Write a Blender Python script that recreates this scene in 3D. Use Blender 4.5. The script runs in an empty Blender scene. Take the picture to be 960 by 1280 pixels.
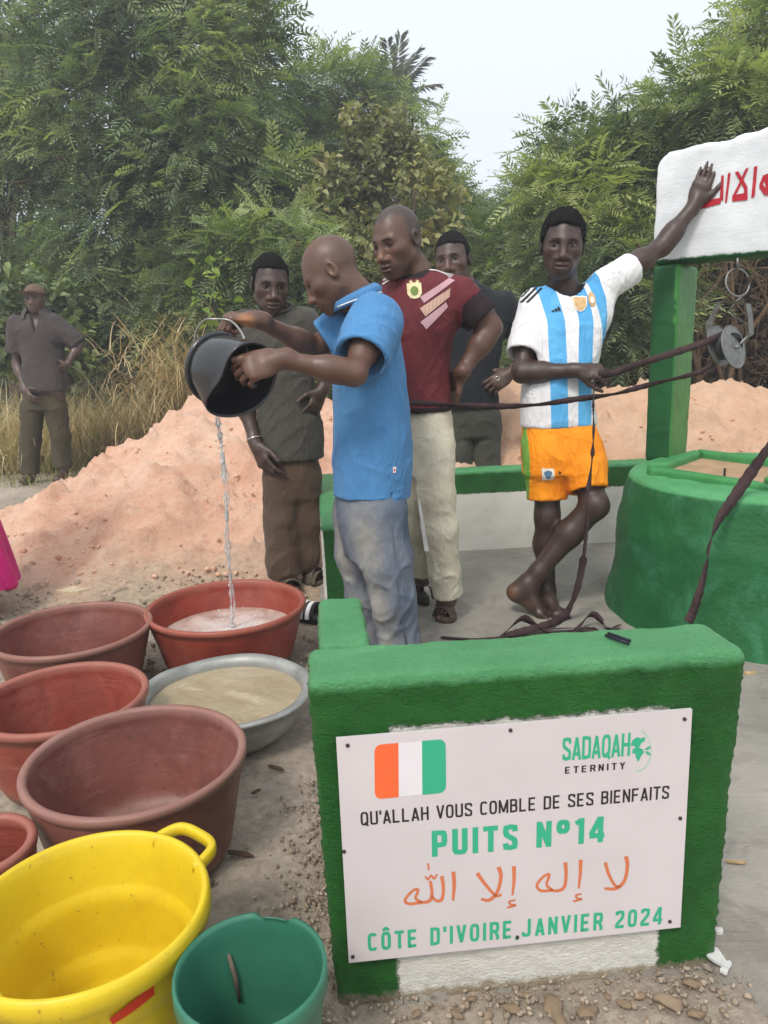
import bpy, math, random
import numpy as np
from mathutils import Vector, Matrix
from mathutils.bvhtree import BVHTree

SC = bpy.context.scene
COL = SC.collection
R = math.radians
rng = np.random.default_rng(7)
random.seed(7)

# ------------------------------------------------------------------ camera
CAM_H, PITCH, ROLL, FPX = 1.14, R(12.5), R(1.9), 950.0
_f = np.array([0, math.cos(PITCH), -math.sin(PITCH)])
_r = np.array([1.0, 0, 0])
_u = np.cross(_r, _f)
cam_d = bpy.data.cameras.new('camera')
cam = bpy.data.objects.new('camera', cam_d)
COL.objects.link(cam)
_R = _r * math.cos(ROLL) - _u * math.sin(ROLL)
_U = _r * math.sin(ROLL) + _u * math.cos(ROLL)
cam.matrix_world = Matrix(((_R[0], _U[0], -_f[0], 0), (_R[1], _U[1], -_f[1], 0), (_R[2], _U[2], -_f[2], CAM_H), (0, 0, 0, 1)))
cam_d.sensor_fit = 'HORIZONTAL'
cam_d.sensor_width = 36.0
cam_d.lens = 36.0 * FPX / 960.0
cam_d.clip_start = 0.05
cam_d.clip_end = 3000
SC.camera = cam

# ------------------------------------------------------------------ world, sun, exposure
SUN_EL, SUN_AZ = R(52), R(205)          # azimuth measured clockwise from +Y: the sun stands behind the viewer, a little to the left
w = bpy.data.worlds.new('World')
SC.world = w
w.use_nodes = True
nt = w.node_tree
nt.nodes.clear()
o_ = nt.nodes.new('ShaderNodeOutputWorld')
bg = nt.nodes.new('ShaderNodeBackground')
sky = nt.nodes.new('ShaderNodeTexSky')
sky.sky_type = 'NISHITA'
sky.sun_disc = False
sky.sun_elevation = SUN_EL
sky.sun_rotation = SUN_AZ
sky.air_density = 1.0
sky.dust_density = 6.0
sky.ozone_density = 1.0
hs = nt.nodes.new('ShaderNodeHueSaturation')
hs.inputs['Saturation'].default_value = 0.3
mx = nt.nodes.new('ShaderNodeMixRGB')
mx.inputs[0].default_value = 0.7
mx.inputs[2].default_value = (8.1, 8.75, 9.4, 1)      # flat overcast layer
nt.links.new(sky.outputs[0], hs.inputs['Color'])
nt.links.new(hs.outputs[0], mx.inputs[1])
nt.links.new(mx.outputs[0], bg.inputs[0])
bg.inputs[1].default_value = 0.105
nt.links.new(bg.outputs[0], o_.inputs[0])
sl = bpy.data.lights.new('sun', 'SUN')
sl.energy = 1.45
sl.angle = R(12)
sl.color = (1.0, 0.95, 0.87)
sun = bpy.data.objects.new('sun', sl)
COL.objects.link(sun)
_sd = Vector((math.sin(SUN_AZ) * math.cos(SUN_EL), math.cos(SUN_AZ) * math.cos(SUN_EL), math.sin(SUN_EL)))
sun.rotation_euler = (-_sd).to_track_quat('-Z', 'Y').to_euler()
sun.location = _sd * 20
SC.view_settings.view_transform = 'Standard'
SC.view_settings.look = 'None'
SC.view_settings.exposure = 0.6
SC.view_settings.gamma = 1.0
SC.cycles.max_bounces = 6
SC.cycles.transparent_max_bounces = 8

# ------------------------------------------------------------------ survey: a sighted direction and a distance give a place
def ray(px, py):
    x = (px - 480) / FPX
    y = -(py - 640) / FPX
    return _f + _R * x + _U * y
def at(px, py, Y):
    d = ray(px, py)
    return np.array([0, 0, CAM_H]) + d * (Y / d[1])
def gz(px, py, z=0.0):
    d = ray(px, py)
    return np.array([0, 0, CAM_H]) + d * ((z - CAM_H) / d[2])
def mpp(py, Y):
    """metres per sighting unit at a place"""
    p = at(480, py, Y) - np.array([0, 0, CAM_H])
    return float(p @ _f) / FPX
# ------------------------------------------------------------------ objects and tags
def link(o, parent=None):
    COL.objects.link(o)
    if parent is not None:
        o.parent = parent
        o.matrix_parent_inverse = parent.matrix_world.inverted() if parent.type != 'EMPTY' else Matrix.Translation(-Vector(parent.location)) if parent.rotation_euler[2] == 0 else parent.matrix_basis.inverted()
    return o
def tag(o, label=None, cat=None, group=None, kind=None):
    if label: o['label'] = label
    if cat: o['category'] = cat
    if group: o['group'] = group
    if kind: o['kind'] = kind
    return o
def empty(name, loc, label, cat, group=None):
    o = bpy.data.objects.new(name, None)
    o.location = tuple(loc)
    o.empty_display_size = 0.1
    COL.objects.link(o)
    return tag(o, label, cat, group)
def mesh(name, V, F, mat=None, parent=None, smooth=True, cols=None, attrs=None, mats=None, midx=None):
    """V: n x 3 array, F: array of quads/tris or list of faces"""
    me = bpy.data.meshes.new(name)
    V = np.asarray(V, np.float32)
    if isinstance(F, np.ndarray):
        n, k = F.shape
        me.vertices.add(len(V)); me.vertices.foreach_set('co', V.ravel())
        me.loops.add(n * k); me.loops.foreach_set('vertex_index', F.astype(np.int32).ravel())
        me.polygons.add(n)
        me.polygons.foreach_set('loop_start', np.arange(0, n * k, k, dtype=np.int32))
        me.update(calc_edges=True)
    else:
        me.from_pydata([tuple(map(float, v)) for v in V], [], [tuple(int(i) for i in f) for f in F])
    me.validate()
    if smooth:
        me.polygons.foreach_set('use_smooth', np.ones(len(me.polygons), bool))
    if cols is not None:
        a = me.color_attributes.new('Col', 'FLOAT_COLOR', 'POINT')
        c = np.ones((len(V), 4), np.float32); c[:, :3] = cols
        a.data.foreach_set('color', c.ravel())
    for k_, v_ in (attrs or {}).items():
        v_ = np.asarray(v_, np.float32)
        if v_.ndim == 1:
            a = me.attributes.new(k_, 'FLOAT', 'POINT'); a.data.foreach_set('value', v_)
        else:
            a = me.attributes.new(k_, 'FLOAT_VECTOR', 'POINT'); a.data.foreach_set('vector', v_.ravel())
    for m in (mats or ([mat] if mat else [])):
        me.materials.append(m)
    if midx is not None:
        me.polygons.foreach_set('material_index', np.asarray(midx, np.int32))
    me.update()
    o = bpy.data.objects.new(name, me)
    return link(o, parent)
class MB:
    """collects faces for one mesh"""
    def __init__(s): s.V = []; s.F = []
    def add(s, V, F):
        b = len(s.V)
        s.V += [tuple(v) for v in V]; s.F += [tuple(i + b for i in f) for f in F]
    def box(s, c, size, M=None):
        x, y, z = [q / 2 for q in size]
        P = np.array([(-x, -y, -z), (x, -y, -z), (x, y, -z), (-x, y, -z), (-x, -y, z), (x, -y, z), (x, y, z), (-x, y, z)])
        if M is not None: P = P @ np.asarray(M).T
        s.add(P + np.asarray(c), [(0, 3, 2, 1), (4, 5, 6, 7), (0, 1, 5, 4), (1, 2, 6, 5), (2, 3, 7, 6), (3, 0, 4, 7)])
    def tube(s, pts, r, n=8, cap=True):
        P = [np.asarray(p, float) for p in pts]
        rr = r if hasattr(r, '__len__') else [r] * len(P)
        V = []; F = []
        prev = None
        for i, p in enumerate(P):
            t = P[min(i + 1, len(P) - 1)] - P[max(i - 1, 0)]
            t = t / (np.linalg.norm(t) + 1e-9)
            if prev is None:
                a = np.cross(t, (0, 0, 1.0)); a = a if np.linalg.norm(a) > 1e-3 else np.cross(t, (1.0, 0, 0))
            else:
                a = prev - t * (prev @ t)
            a /= np.linalg.norm(a) + 1e-9; prev = a
            b = np.cross(t, a)
            for k in range(n):
                q = 2 * math.pi * k / n
                V.append(p + (a * math.cos(q) + b * math.sin(q)) * rr[i])
        for i in range(len(P) - 1):
            for k in range(n):
                F.append((i * n + k, i * n + (k + 1) % n, (i + 1) * n + (k + 1) % n, (i + 1) * n + k))
        if cap:
            F.append(tuple(range(n))[::-1]); F.append(tuple(range((len(P) - 1) * n, len(P) * n)))
        s.add(V, F)
    def build(s, name, mat, parent=None, smooth=True, **k):
        return mesh(name, np.array(s.V), s.F, mat, parent, smooth, **k)
def bevel(o, w=0.006, seg=2):
    m = o.modifiers.new('bevel', 'BEVEL'); m.width = w; m.segments = seg; m.limit_method = 'ANGLE'; m.angle_limit = R(40)
    return o

# ------------------------------------------------------------------ numeric noise
_waves = [(rng.normal(size=3), rng.uniform(0, 6.28)) for _ in range(14)]
def pnoise(P, freq, seed=0, n=9):
    """smooth band noise from summed plane waves, about -1..1"""
    P = np.asarray(P, np.float64)
    r_ = np.random.default_rng(1000 + seed)
    out = np.zeros(P.shape[:-1])
    Q = P * freq
    W = np.stack([np.sin(Q @ r_.normal(size=3) * 0.7 + r_.uniform(0, 6.28)) for _ in range(3)], -1) * 0.6
    Q = Q + W
    for i in range(n):
        k = r_.normal(size=3); k /= np.linalg.norm(k); k *= r_.uniform(0.7, 1.5)
        out += np.sin(Q @ k * 2.2 + r_.uniform(0, 6.28))
    return out / math.sqrt(n) / 1.2
def fbm(P, freq, seed=0, oct=3):
    a = 1.0; s = 0; t = 0
    for i in range(oct):
        s = s + a * pnoise(P, freq * 2 ** i, seed + 17 * i, 7); t += a; a *= 0.5
    return s / t

# ------------------------------------------------------------------ materials
class NB:
    def __init__(s, name):
        s.m = bpy.data.materials.new(name); s.m.use_nodes = True
        s.t = s.m.node_tree; s.t.nodes.clear()
        s.out = s.n('ShaderNodeOutputMaterial')
    def n(s, ty, **k):
        q = s.t.nodes.new(ty)
        for a, b in k.items():
            if a.startswith('i_'): q.inputs[a[2:].replace('_', ' ')].default_value = b
            else: setattr(q, a, b)
        return q
    def l(s, a, b): s.t.links.new(a, b)
    def math(s, op, a, b=None, c=None, clamp=False):
        q = s.n('ShaderNodeMath', operation=op, use_clamp=clamp)
        for i, v in enumerate((a, b, c)):
            if v is None: continue
            if hasattr(v, 'links'): s.l(v, q.inputs[i])
            else: q.inputs[i].default_value = v
        return q.outputs[0]
    def mix(s, f, a, b, mode='MIX'):
        q = s.n('ShaderNodeMixRGB', blend_type=mode)
        for i, v in enumerate((f, a, b)):
            if hasattr(v, 'links'): s.l(v, q.inputs[i])
            elif i == 0: q.inputs[0].default_value = v
            else: q.inputs[i].default_value = (*v, 1) if len(v) == 3 else v
        return q.outputs[0]
    def noise(s, scale, detail=4, rough=0.55, co=None, dist=0.0, out='Fac'):
        q = s.n('ShaderNodeTexNoise'); q.inputs['Scale'].default_value = scale; q.inputs['Detail'].default_value = detail
        q.inputs['Roughness'].default_value = rough; q.inputs['Distortion'].default_value = dist
        s.l(co if co is not None else s.obj(), q.inputs['Vector'])
        return q.outputs[out]
    def obj(s):
        if not hasattr(s, '_o'): s._o = s.n('ShaderNodeTexCoord').outputs['Object']
        return s._o
    def ramp(s, f, stops):
        q = s.n('ShaderNodeValToRGB')
        while len(q.color_ramp.elements) < len(stops): q.color_ramp.elements.new(0.5)
        for e, (p, c) in zip(q.color_ramp.elements, stops):
            e.position = p; e.color = (*c, 1) if hasattr(c, '__len__') else (c, c, c, 1)
        s.l(f, q.inputs[0]); return q.outputs[0]
    def step(s, v, edge, soft):
        q = s.n('ShaderNodeMapRange'); q.inputs['From Min'].default_value = edge - soft; q.inputs['From Max'].default_value = edge + soft
        s.l(v, q.inputs['Value']); return q.outputs[0]
    def attr(s, name, out='Fac'):
        return s.n('ShaderNodeAttribute', attribute_name=name).outputs[out]
    def bsdf(s, col, rough=0.7, spec=0.3, bump=None, bstr=0.3, bdist=0.01, **k):
        p = s.n('ShaderNodeBsdfPrincipled')
        if hasattr(col, 'links'): s.l(col, p.inputs['Base Color'])
        else: p.inputs['Base Color'].default_value = (*col, 1)
        if hasattr(rough, 'links'): s.l(rough, p.inputs['Roughness'])
        else: p.inputs['Roughness'].default_value = rough
        p.inputs['Specular IOR Level'].default_value = spec
        for a, b in k.items(): p.inputs[a.replace('_', ' ')].default_value = b
        if bump is not None:
            q = s.n('ShaderNodeBump'); q.inputs['Strength'].default_value = bstr; q.inputs['Distance'].default_value = bdist
            s.l(bump, q.inputs['Height']); s.l(q.outputs[0], p.inputs['Normal'])
        s.l(p.outputs[0], s.out.inputs[0]); s.p = p
        return s.m
def lin(r, g, b):
    """sRGB 0-255 to linear"""
    f = lambda c: (c / 255 / 12.92) if c / 255 <= 0.04045 else ((c / 255 + 0.055) / 1.055) ** 2.4
    return (f(r), f(g), f(b))
def vary(c, k): return tuple(min(1, x * k) for x in c)
def simple(name, c, rough=0.6, var=0.15, scale=12, spec=0.3, bump=0.0, bscale=80, bdist=0.004, **k):
    b = NB(name)
    f = b.noise(scale, 4)
    col = b.ramp(f, [(0.3, vary(c, 1 - var)), (0.7, vary(c, 1 + var))])
    return b.bsdf(col, rough, spec, b.noise(bscale, 3) if bump else None, bump, bdist, **k)
def crease(b, weave=900, wk=0.1):
    """height for worn cloth: broken slanted creases plus the weave"""
    mp = b.n('ShaderNodeMapping'); mp.inputs['Scale'].default_value = (1, 1, 0.45); mp.inputs['Rotation'].default_value = (0.3, 0.5, 0.2); b.l(b.obj(), mp.inputs[0])
    q = b.noise(17, 3, 0.55, co=mp.outputs[0], dist=1.2)
    rid = b.math('POWER', b.math('SUBTRACT', 1.0, b.math('MULTIPLY', b.math('ABSOLUTE', b.math('SUBTRACT', q, 0.5)), 4.0), clamp=True), 3.0)
    q2 = b.noise(38, 3, 0.6, co=mp.outputs[0], dist=1.6)
    return b.math('ADD', b.math('ADD', b.math('MULTIPLY', rid, 0.55), b.math('MULTIPLY', q2, 0.6)), b.math('MULTIPLY', b.noise(weave, 2), wk))
def cloth(name, c, var=0.12, weave=900, bump=0.15, rough=0.9, use_col=False, dirt=None):
    b = NB(name)
    f = b.noise(7, 5, 0.6)
    if use_col: base = b.attr('Col', 'Color')
    else: base = b.ramp(f, [(0.3, vary(c, 1 - var)), (0.7, vary(c, 1 + var))])
    if dirt is not None:
        base = b.mix(b.ramp(b.noise(4.5, 5, 0.65, dist=0.4), [(0.5, 0.0), (0.72, 0.75)]), base, dirt)
    m = b.bsdf(base, rough, 0.15, crease(b, weave, bump * 0.3), 0.6, 0.006)
    b.p.inputs['Sheen Weight'].default_value = 0.08
    return m
# ------------------------------------------------------------------ solid modelling on a grid (bodies and clothing)
def axis_pts(lo, hi, h, fine=()):
    """grid lines with spacing h, finer inside the given (a, b, h2) intervals"""
    out = [lo]; x = lo
    while x < hi:
        s = h
        for a, b, h2 in fine:
            if a - h <= x <= b: s = min(s, h2)
        x += s; out.append(x)
    return np.array(out, np.float32)
def rotm(yaw=0, pitch=0, roll=0):
    """local x right, y forward, z up; yaw about z, pitch nods down when positive, roll tilts to the right shoulder"""
    cy, sy = math.cos(yaw), math.sin(yaw); cp, sp = math.cos(-pitch), math.sin(-pitch); cr, sr = math.cos(roll), math.sin(roll)
    Z = np.array([[cy, -sy, 0], [sy, cy, 0], [0, 0, 1]]); X = np.array([[1, 0, 0], [0, cp, -sp], [0, sp, cp]]); Y = np.array([[cr, 0, sr], [0, 1, 0], [-sr, 0, cr]])
    return Z @ X @ Y
def unit(v): v = np.asarray(v, float); return v / (np.linalg.norm(v) + 1e-12)
def f_cone(P, a, b, ra, rb, flat=None):
    """tapered limb; flat = (axis, factor) squeezes it along axis"""
    a = np.asarray(a, float); b = np.asarray(b, float)
    ab = b - a; L2 = float(ab @ ab) + 1e-12
    q = [P[i] - a[i] for i in range(3)]
    t = np.clip((q[0] * ab[0] + q[1] * ab[1] + q[2] * ab[2]) / L2, 0, 1)
    e = [q[i] - t * ab[i] for i in range(3)]
    if flat is not None:
        n, k = unit(flat[0]), flat[1]
        s = (e[0] * n[0] + e[1] * n[1] + e[2] * n[2]) * (1 / k - 1)
        e = [e[i] + s * n[i] for i in range(3)]
    return np.sqrt(e[0] ** 2 + e[1] ** 2 + e[2] ** 2) - (ra + (rb - ra) * t)
def f_ell(P, c, r, M=None):
    q = [P[i] - c[i] for i in range(3)]
    if M is not None:
        q = [q[0] * M[0][j] + q[1] * M[1][j] + q[2] * M[2][j] for j in range(3)]
    k0 = np.sqrt((q[0] / r[0]) ** 2 + (q[1] / r[1]) ** 2 + (q[2] / r[2]) ** 2)
    k1 = np.sqrt((q[0] / r[0] ** 2) ** 2 + (q[1] / r[1] ** 2) ** 2 + (q[2] / r[2] ** 2) ** 2) + 1e-9
    return k0 * (k0 - 1) / k1
def smin(a, b, k):
    if k <= 0: return np.minimum(a, b)
    h = np.maximum(k - np.abs(a - b), 0) / k
    return np.minimum(a, b) - h * h * k * 0.25
def smax(a, b, k): return -smin(-a, -b, k)
class Loft:
    """upright body or garment section stack: rows of (z, cx, cy, half_x, half_y), elliptical, turned by yaw"""
    def __init__(s, rows, yaw=0.0, ex=2.3):
        rows = sorted(rows, key=lambda q: q[0]); A = np.array(rows, float); s.yaw = yaw; s.ex = ex
        z = A[:, 0]; zz = np.linspace(z[0], z[-1], 90); cols = []
        for j in range(1, 5):
            y = A[:, j]; m = np.gradient(y, z) if len(z) > 2 else np.full(len(z), (y[-1] - y[0]) / (z[-1] - z[0]))
            i = np.clip(np.searchsorted(z, zz, 'right') - 1, 0, len(z) - 2); h = z[i + 1] - z[i]; t = (zz - z[i]) / h
            cols.append((2 * t ** 3 - 3 * t ** 2 + 1) * y[i] + (t ** 3 - 2 * t ** 2 + t) * h * m[i] + (-2 * t ** 3 + 3 * t ** 2) * y[i + 1] + (t ** 3 - t ** 2) * h * m[i + 1])
        s.z = zz; s.c = cols; s.lo = z[0]; s.hi = z[-1]
    def at(s, z): return [np.interp(z, s.z, q) for q in s.c]
    def box(s, pad=0.0):
        m = max(s.c[2].max(), s.c[3].max()) + pad
        return (np.array([s.c[0].min() - m, s.c[1].min() - m, s.lo - pad]), np.array([s.c[0].max() + m, s.c[1].max() + m, s.hi + pad]))
    def __call__(s, P, off=0.0, caps=0.012):
        z = P[2].ravel(); cx, cy, a, b = [q.reshape(P[2].shape) for q in s.at(z)]; a = np.maximum(a, 0.35 * a - off); b = np.maximum(b, 0.35 * b - off)
        dx = P[0] - cx; dy = P[1] - cy; c, n = math.cos(s.yaw), math.sin(s.yaw)
        u = np.abs(dx * c + dy * n) / (a + off); v = np.abs(-dx * n + dy * c) / (b + off)
        k0 = (u ** s.ex + v ** s.ex) ** (1 / s.ex)
        g = np.sqrt((u / (a + off)) ** 2 + (v / (b + off)) ** 2) / (np.sqrt(u * u + v * v) + 1e-6)
        d = (k0 - 1) / (g + 1e-6)
        dz = np.maximum(s.lo - P[2], P[2] - s.hi)
        return smax(d, np.broadcast_to(dz, d.shape), caps)
class Vol:
    def __init__(s, lo, hi, h, fx=(), fy=(), fz=()):
        s.ax = [axis_pts(lo[i], hi[i], h, f) for i, f in enumerate((fx, fy, fz))]
        s.d = np.full([len(q) for q in s.ax], 0.3, np.float32)
    def sub(s, lo, hi):
        sl = []
        for i in range(3):
            a = max(0, np.searchsorted(s.ax[i], lo[i]) - 1); b = min(len(s.ax[i]), np.searchsorted(s.ax[i], hi[i]) + 1)
            if b <= a: return None, None
            sl.append(slice(a, b))
        return tuple(sl), (s.ax[0][sl[0]][:, None, None], s.ax[1][sl[1]][None, :, None], s.ax[2][sl[2]][None, None, :])
    def op(s, f, lo, hi, k=0.01, mode='add'):
        pad = k + 0.012
        sl, P = s.sub(np.asarray(lo) - pad, np.asarray(hi) + pad)
        if sl is None: return s
        d = f(P).astype(np.float32)
        if mode == 'add': s.d[sl] = smin(s.d[sl], d, k)
        elif mode == 'cut': s.d[sl] = smax(s.d[sl], -d, k)
        elif mode == 'and': s.d[sl] = smax(s.d[sl], d, k)
        return s
    def cone(s, a, b, ra, rb, k=0.02, flat=None, mode='add'):
        a = np.asarray(a, float); b = np.asarray(b, float); m = max(ra, rb)
        return s.op(lambda P: f_cone(P, a, b, ra, rb, flat), np.minimum(a, b) - m, np.maximum(a, b) + m, k, mode)
    def ell(s, c, r, k=0.02, M=None, mode='add'):
        c = np.asarray(c, float); m = max(r)
        return s.op(lambda P: f_ell(P, c, r, M), c - m, c + m, k, mode)
    def loft(s, L, k=0.02, off=0.0, mode='add', lo=None, hi=None):
        a, b = L.box(abs(off) + 0.02)
        return s.op(lambda P: L(P, off), a, b, k, mode)
    def plane(s, p, n, k=0.004, lo=None, hi=None):
        """keep the side the normal points away from"""
        n = unit(n); p = np.asarray(p, float)
        lo = [q[0] for q in s.ax] if lo is None else lo; hi = [q[-1] for q in s.ax] if hi is None else hi
        return s.op(lambda P: (P[0] - p[0]) * n[0] + (P[1] - p[1]) * n[1] + (P[2] - p[2]) * n[2], lo, hi, k, 'and')
    def surf(s):
        """surface nets: one vertex per crossed cell, one quad per crossed grid edge"""
        d = s.d; ins = d < 0
        for i in range(3):
            for e in (0, -1):
                q = [slice(None)] * 3; q[i] = e
                ins[tuple(q)] = False; d[tuple(q)] = np.maximum(d[tuple(q)], 1e-4)
        n = [q - 1 for q in d.shape]
        cnt = np.zeros(n, np.int8)
        for i in (0, 1):
            for j in (0, 1):
                for k in (0, 1): cnt += ins[i:i + n[0], j:j + n[1], k:k + n[2]]
        I, J, K = np.nonzero((cnt > 0) & (cnt < 8))
        acc = np.zeros((len(I), 3)); num = np.zeros(len(I))
        X = s.ax; cor = [(i, j, k) for i in (0, 1) for j in (0, 1) for k in (0, 1)]
        for a in cor:
            for ax in range(3):
                if a[ax]: continue
                b = list(a); b[ax] = 1
                da = d[I + a[0], J + a[1], K + a[2]]; db = d[I + b[0], J + b[1], K + b[2]]
                m = (da < 0) != (db < 0); t = np.where(m, da / np.where(m, da - db, 1), 0)
                ia = [I + a[0], J + a[1], K + a[2]]; p = np.stack([X[q][ia[q]] for q in range(3)], -1).astype(float)
                hi_ = [I, J, K][ax] + 1
                p[:, ax] += t * (X[ax][hi_] - X[ax][[I, J, K][ax]])
                acc[m] += p[m]; num[m] += 1
        V = acc / num[:, None]
        idx = np.full(n, -1, np.int32); idx[I, J, K] = np.arange(len(I))
        F = []
        for ax in range(3):
            q0 = [slice(1, -1)] * 3; q1 = [slice(1, -1)] * 3; q0[ax] = slice(0, -1); q1[ax] = slice(1, None)
            A = ins[tuple(q0)]; B = ins[tuple(q1)]
            e = np.array(np.nonzero(A != B)).T
            off = np.ones(3, int); off[ax] = 0; e = e + off
            u, v = (ax + 1) % 3, (ax + 2) % 3
            def g(du, dv):
                c = e.copy(); c[:, u] -= du; c[:, v] -= dv
                return idx[c[:, 0], c[:, 1], c[:, 2]]
            Q = np.stack([g(1, 1), g(0, 1), g(0, 0), g(1, 0)], -1)
            flip = ~ins[e[:, 0], e[:, 1], e[:, 2]]
            Q[flip] = Q[flip][:, ::-1]
            F.append(Q)
        F = np.concatenate(F)
        return V, F[(F >= 0).all(1)]
def vnormals(V, F):
    n = np.cross(V[F[:, 2]] - V[F[:, 0]], V[F[:, 3]] - V[F[:, 1]]) if F.shape[1] == 4 else np.cross(V[F[:, 1]] - V[F[:, 0]], V[F[:, 2]] - V[F[:, 0]])
    N = np.zeros_like(V)
    for j in range(F.shape[1]): np.add.at(N, F[:, j], n)
    return N / (np.linalg.norm(N, axis=1, keepdims=True) + 1e-12)
def relax(V, F, it=1, lam=0.5):
    for _ in range(it):
        A = np.zeros_like(V); c = np.zeros(len(V))
        for j in range(F.shape[1]):
            a, b = F[:, j], F[:, (j + 1) % F.shape[1]]
            np.add.at(A, a, V[b]); np.add.at(c, a, 1); np.add.at(A, b, V[a]); np.add.at(c, b, 1)
        V = V + lam * (A / np.maximum(c, 1)[:, None] - V)
    return V
def main_island(V, F):
    """drop loose crumbs: keep the largest connected piece"""
    lab = np.arange(len(V))
    for _ in range(200):
        m = lab[F].min(1); new = lab.copy()
        for j in range(F.shape[1]): np.minimum.at(new, F[:, j], m)
        new = new[new]
        if (new == lab).all(): break
        lab = new
    u, c = np.unique(lab, return_counts=True); keep = lab == u[c.argmax()]
    rm = np.cumsum(keep) - 1
    return V[keep], rm[F[keep[F[:, 0]]]], keep
# ------------------------------------------------------------------ people
def head_sdf(P, C, M, s, o):
    q = [P[i] - C[i] for i in range(3)]
    x, y, z = [((q[0] * M[0][j] + q[1] * M[1][j] + q[2] * M[2][j]) / s) for j in range(3)]
    ax = np.abs(x); L = (ax, y, z)
    d = f_ell(L, (0, -0.012, 0.03), (0.073, 0.096, 0.088))
    d = smin(d, f_ell(L, (0, 0.030, -0.030), (0.058 * o.get('fw', 1), 0.062, 0.083)), 0.04)
    d = smin(d, f_cone(L, (0.046 * o.get('jw', 1), 0.002, -0.058), (0.012, 0.064, -0.101), 0.019, 0.017), 0.035)
    d = smin(d, f_ell(L, (0.043, 0.054, -0.022), (0.022, 0.022, 0.018)), 0.03)
    d = smin(d, f_cone(L, (0, 0.083, 0.019), (0.040, 0.068, 0.017), 0.0115, 0.010), 0.018)
    d = smax(d, -f_ell(L, (0.032, 0.095, 0.001), (0.018, 0.017, 0.0105)), 0.012)
    d = smin(d, f_ell(L, (0.032, 0.0705, 0.000), (0.0150, 0.0150, 0.0125)), 0.004)
    d = smin(d, f_cone(L, (0, 0.086, 0.012), (0, 0.106, -0.034), 0.0075, 0.0125), 0.014)
    nw = o.get('nose', 1.15); d = smin(d, f_ell(L, (0, 0.109, -0.039), (0.0135 * nw, 0.013, 0.012)), 0.009)
    d = smin(d, f_ell(L, (0.0165 * nw, 0.098, -0.044), (0.0100 * nw, 0.0115, 0.0092)), 0.007)
    d = smax(d, -f_ell(L, (0.0085, 0.105, -0.054), (0.0052, 0.007, 0.0042)), 0.004)
    d = smin(d, f_ell(L, (0, 0.076, -0.070), (0.036, 0.022, 0.030)), 0.025)
    d = smin(d, f_ell(L, (0, 0.0985, -0.0665), (0.026, 0.0115, 0.0074)), 0.005)
    d = smin(d, f_ell(L, (0, 0.0965, -0.0815), (0.0235, 0.0120, 0.0092)), 0.005)
    d = smax(d, -f_ell(L, (0, 0.108, -0.0735), (0.023, 0.014, 0.0020)), 0.004)
    d = smin(d, f_ell(L, (0, 0.075, -0.104), (0.018, 0.016, 0.014)), 0.02)
    d = smin(d, f_ell(L, (0.0785, -0.014, -0.006), (0.0085, 0.0195, 0.032)), 0.007)
    d = smax(d, -f_ell(L, (0.0865, -0.009, -0.003), (0.0095, 0.0115, 0.020)), 0.004)
    return d * s
def head_local(V, C, M, s): return (np.asarray(V) - C) @ M / s
def decal(name, poly, frame, bvh, mat, parent, off=0.0012, seg=None, col=None, fill='fan', attrs=None):
    """thin print or patch: poly (u, v) metres in frame (origin, U, V, D): dropped along D on a surface. poly may be a list of polys."""
    O, U, Vv, D = [np.asarray(q, float) for q in frame]
    polys = poly if hasattr(poly[0][0], '__len__') else [poly]
    VV = []; FF = []
    def drop(u, v):
        p = O + U * u + Vv * v
        h = bvh.ray_cast(Vector(p - D * 0.35), Vector(D), 1.0)
        if h[0] is None: return None
        return np.array(h[0]) - D * off * 0.6 + np.array(h[1]) * off * (1 if np.dot(h[1], D) < 0 else -1)
    for pl in polys:
        pl = np.array(pl, float)
        if len(pl) == 4:                               # quads become a fine sheet
            a, b, c, d = pl
            nu = max(2, int(np.linalg.norm(b - a) / 0.008) + 1); nv = max(2, int(np.linalg.norm(d - a) / 0.008) + 1)
            g = {}
            for i in range(nu + 1):
                for j in range(nv + 1):
                    s_, t_ = i / nu, j / nv
                    q = (a * (1 - s_) + b * s_) * (1 - t_) + (d * (1 - s_) + c * s_) * t_
                    p = drop(*q)
                    if p is not None: g[i, j] = len(VV); VV.append(p)
            for i in range(nu):
                for j in range(nv):
                    k = [(i, j), (i + 1, j), (i + 1, j + 1), (i, j + 1)]
                    if all(q in g for q in k): FF.append(tuple(g[q] for q in k))
        else:
            c = pl.mean(0); pts = [drop(*c)]
            if pts[0] is None: continue
            b = len(VV); n = len(pl)
            rings = 3; ok = True; loc = [pts[0]]
            for r_ in range(1, rings + 1):
                for q in pl:
                    p = drop(*(c + (q - c) * r_ / rings))
                    if p is None: ok = False; break
                    loc.append(p)
                if not ok: break
            if not ok: continue
            VV += loc
            for k in range(n): FF.append((b, b + 1 + k, b + 1 + (k + 1) % n))
            for r_ in range(rings - 1):
                for k in range(n):
                    a0 = b + 1 + r_ * n
                    FF.append((a0 + k, a0 + n + k, a0 + n + (k + 1) % n, a0 + (k + 1) % n))
    if not FF: return None
    return mesh(name, np.array(VV), FF, mat, parent)
def bvh_of(V, F): return BVHTree.FromPolygons([tuple(v) for v in V.tolist()], [tuple(f) for f in F.tolist()])

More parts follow.
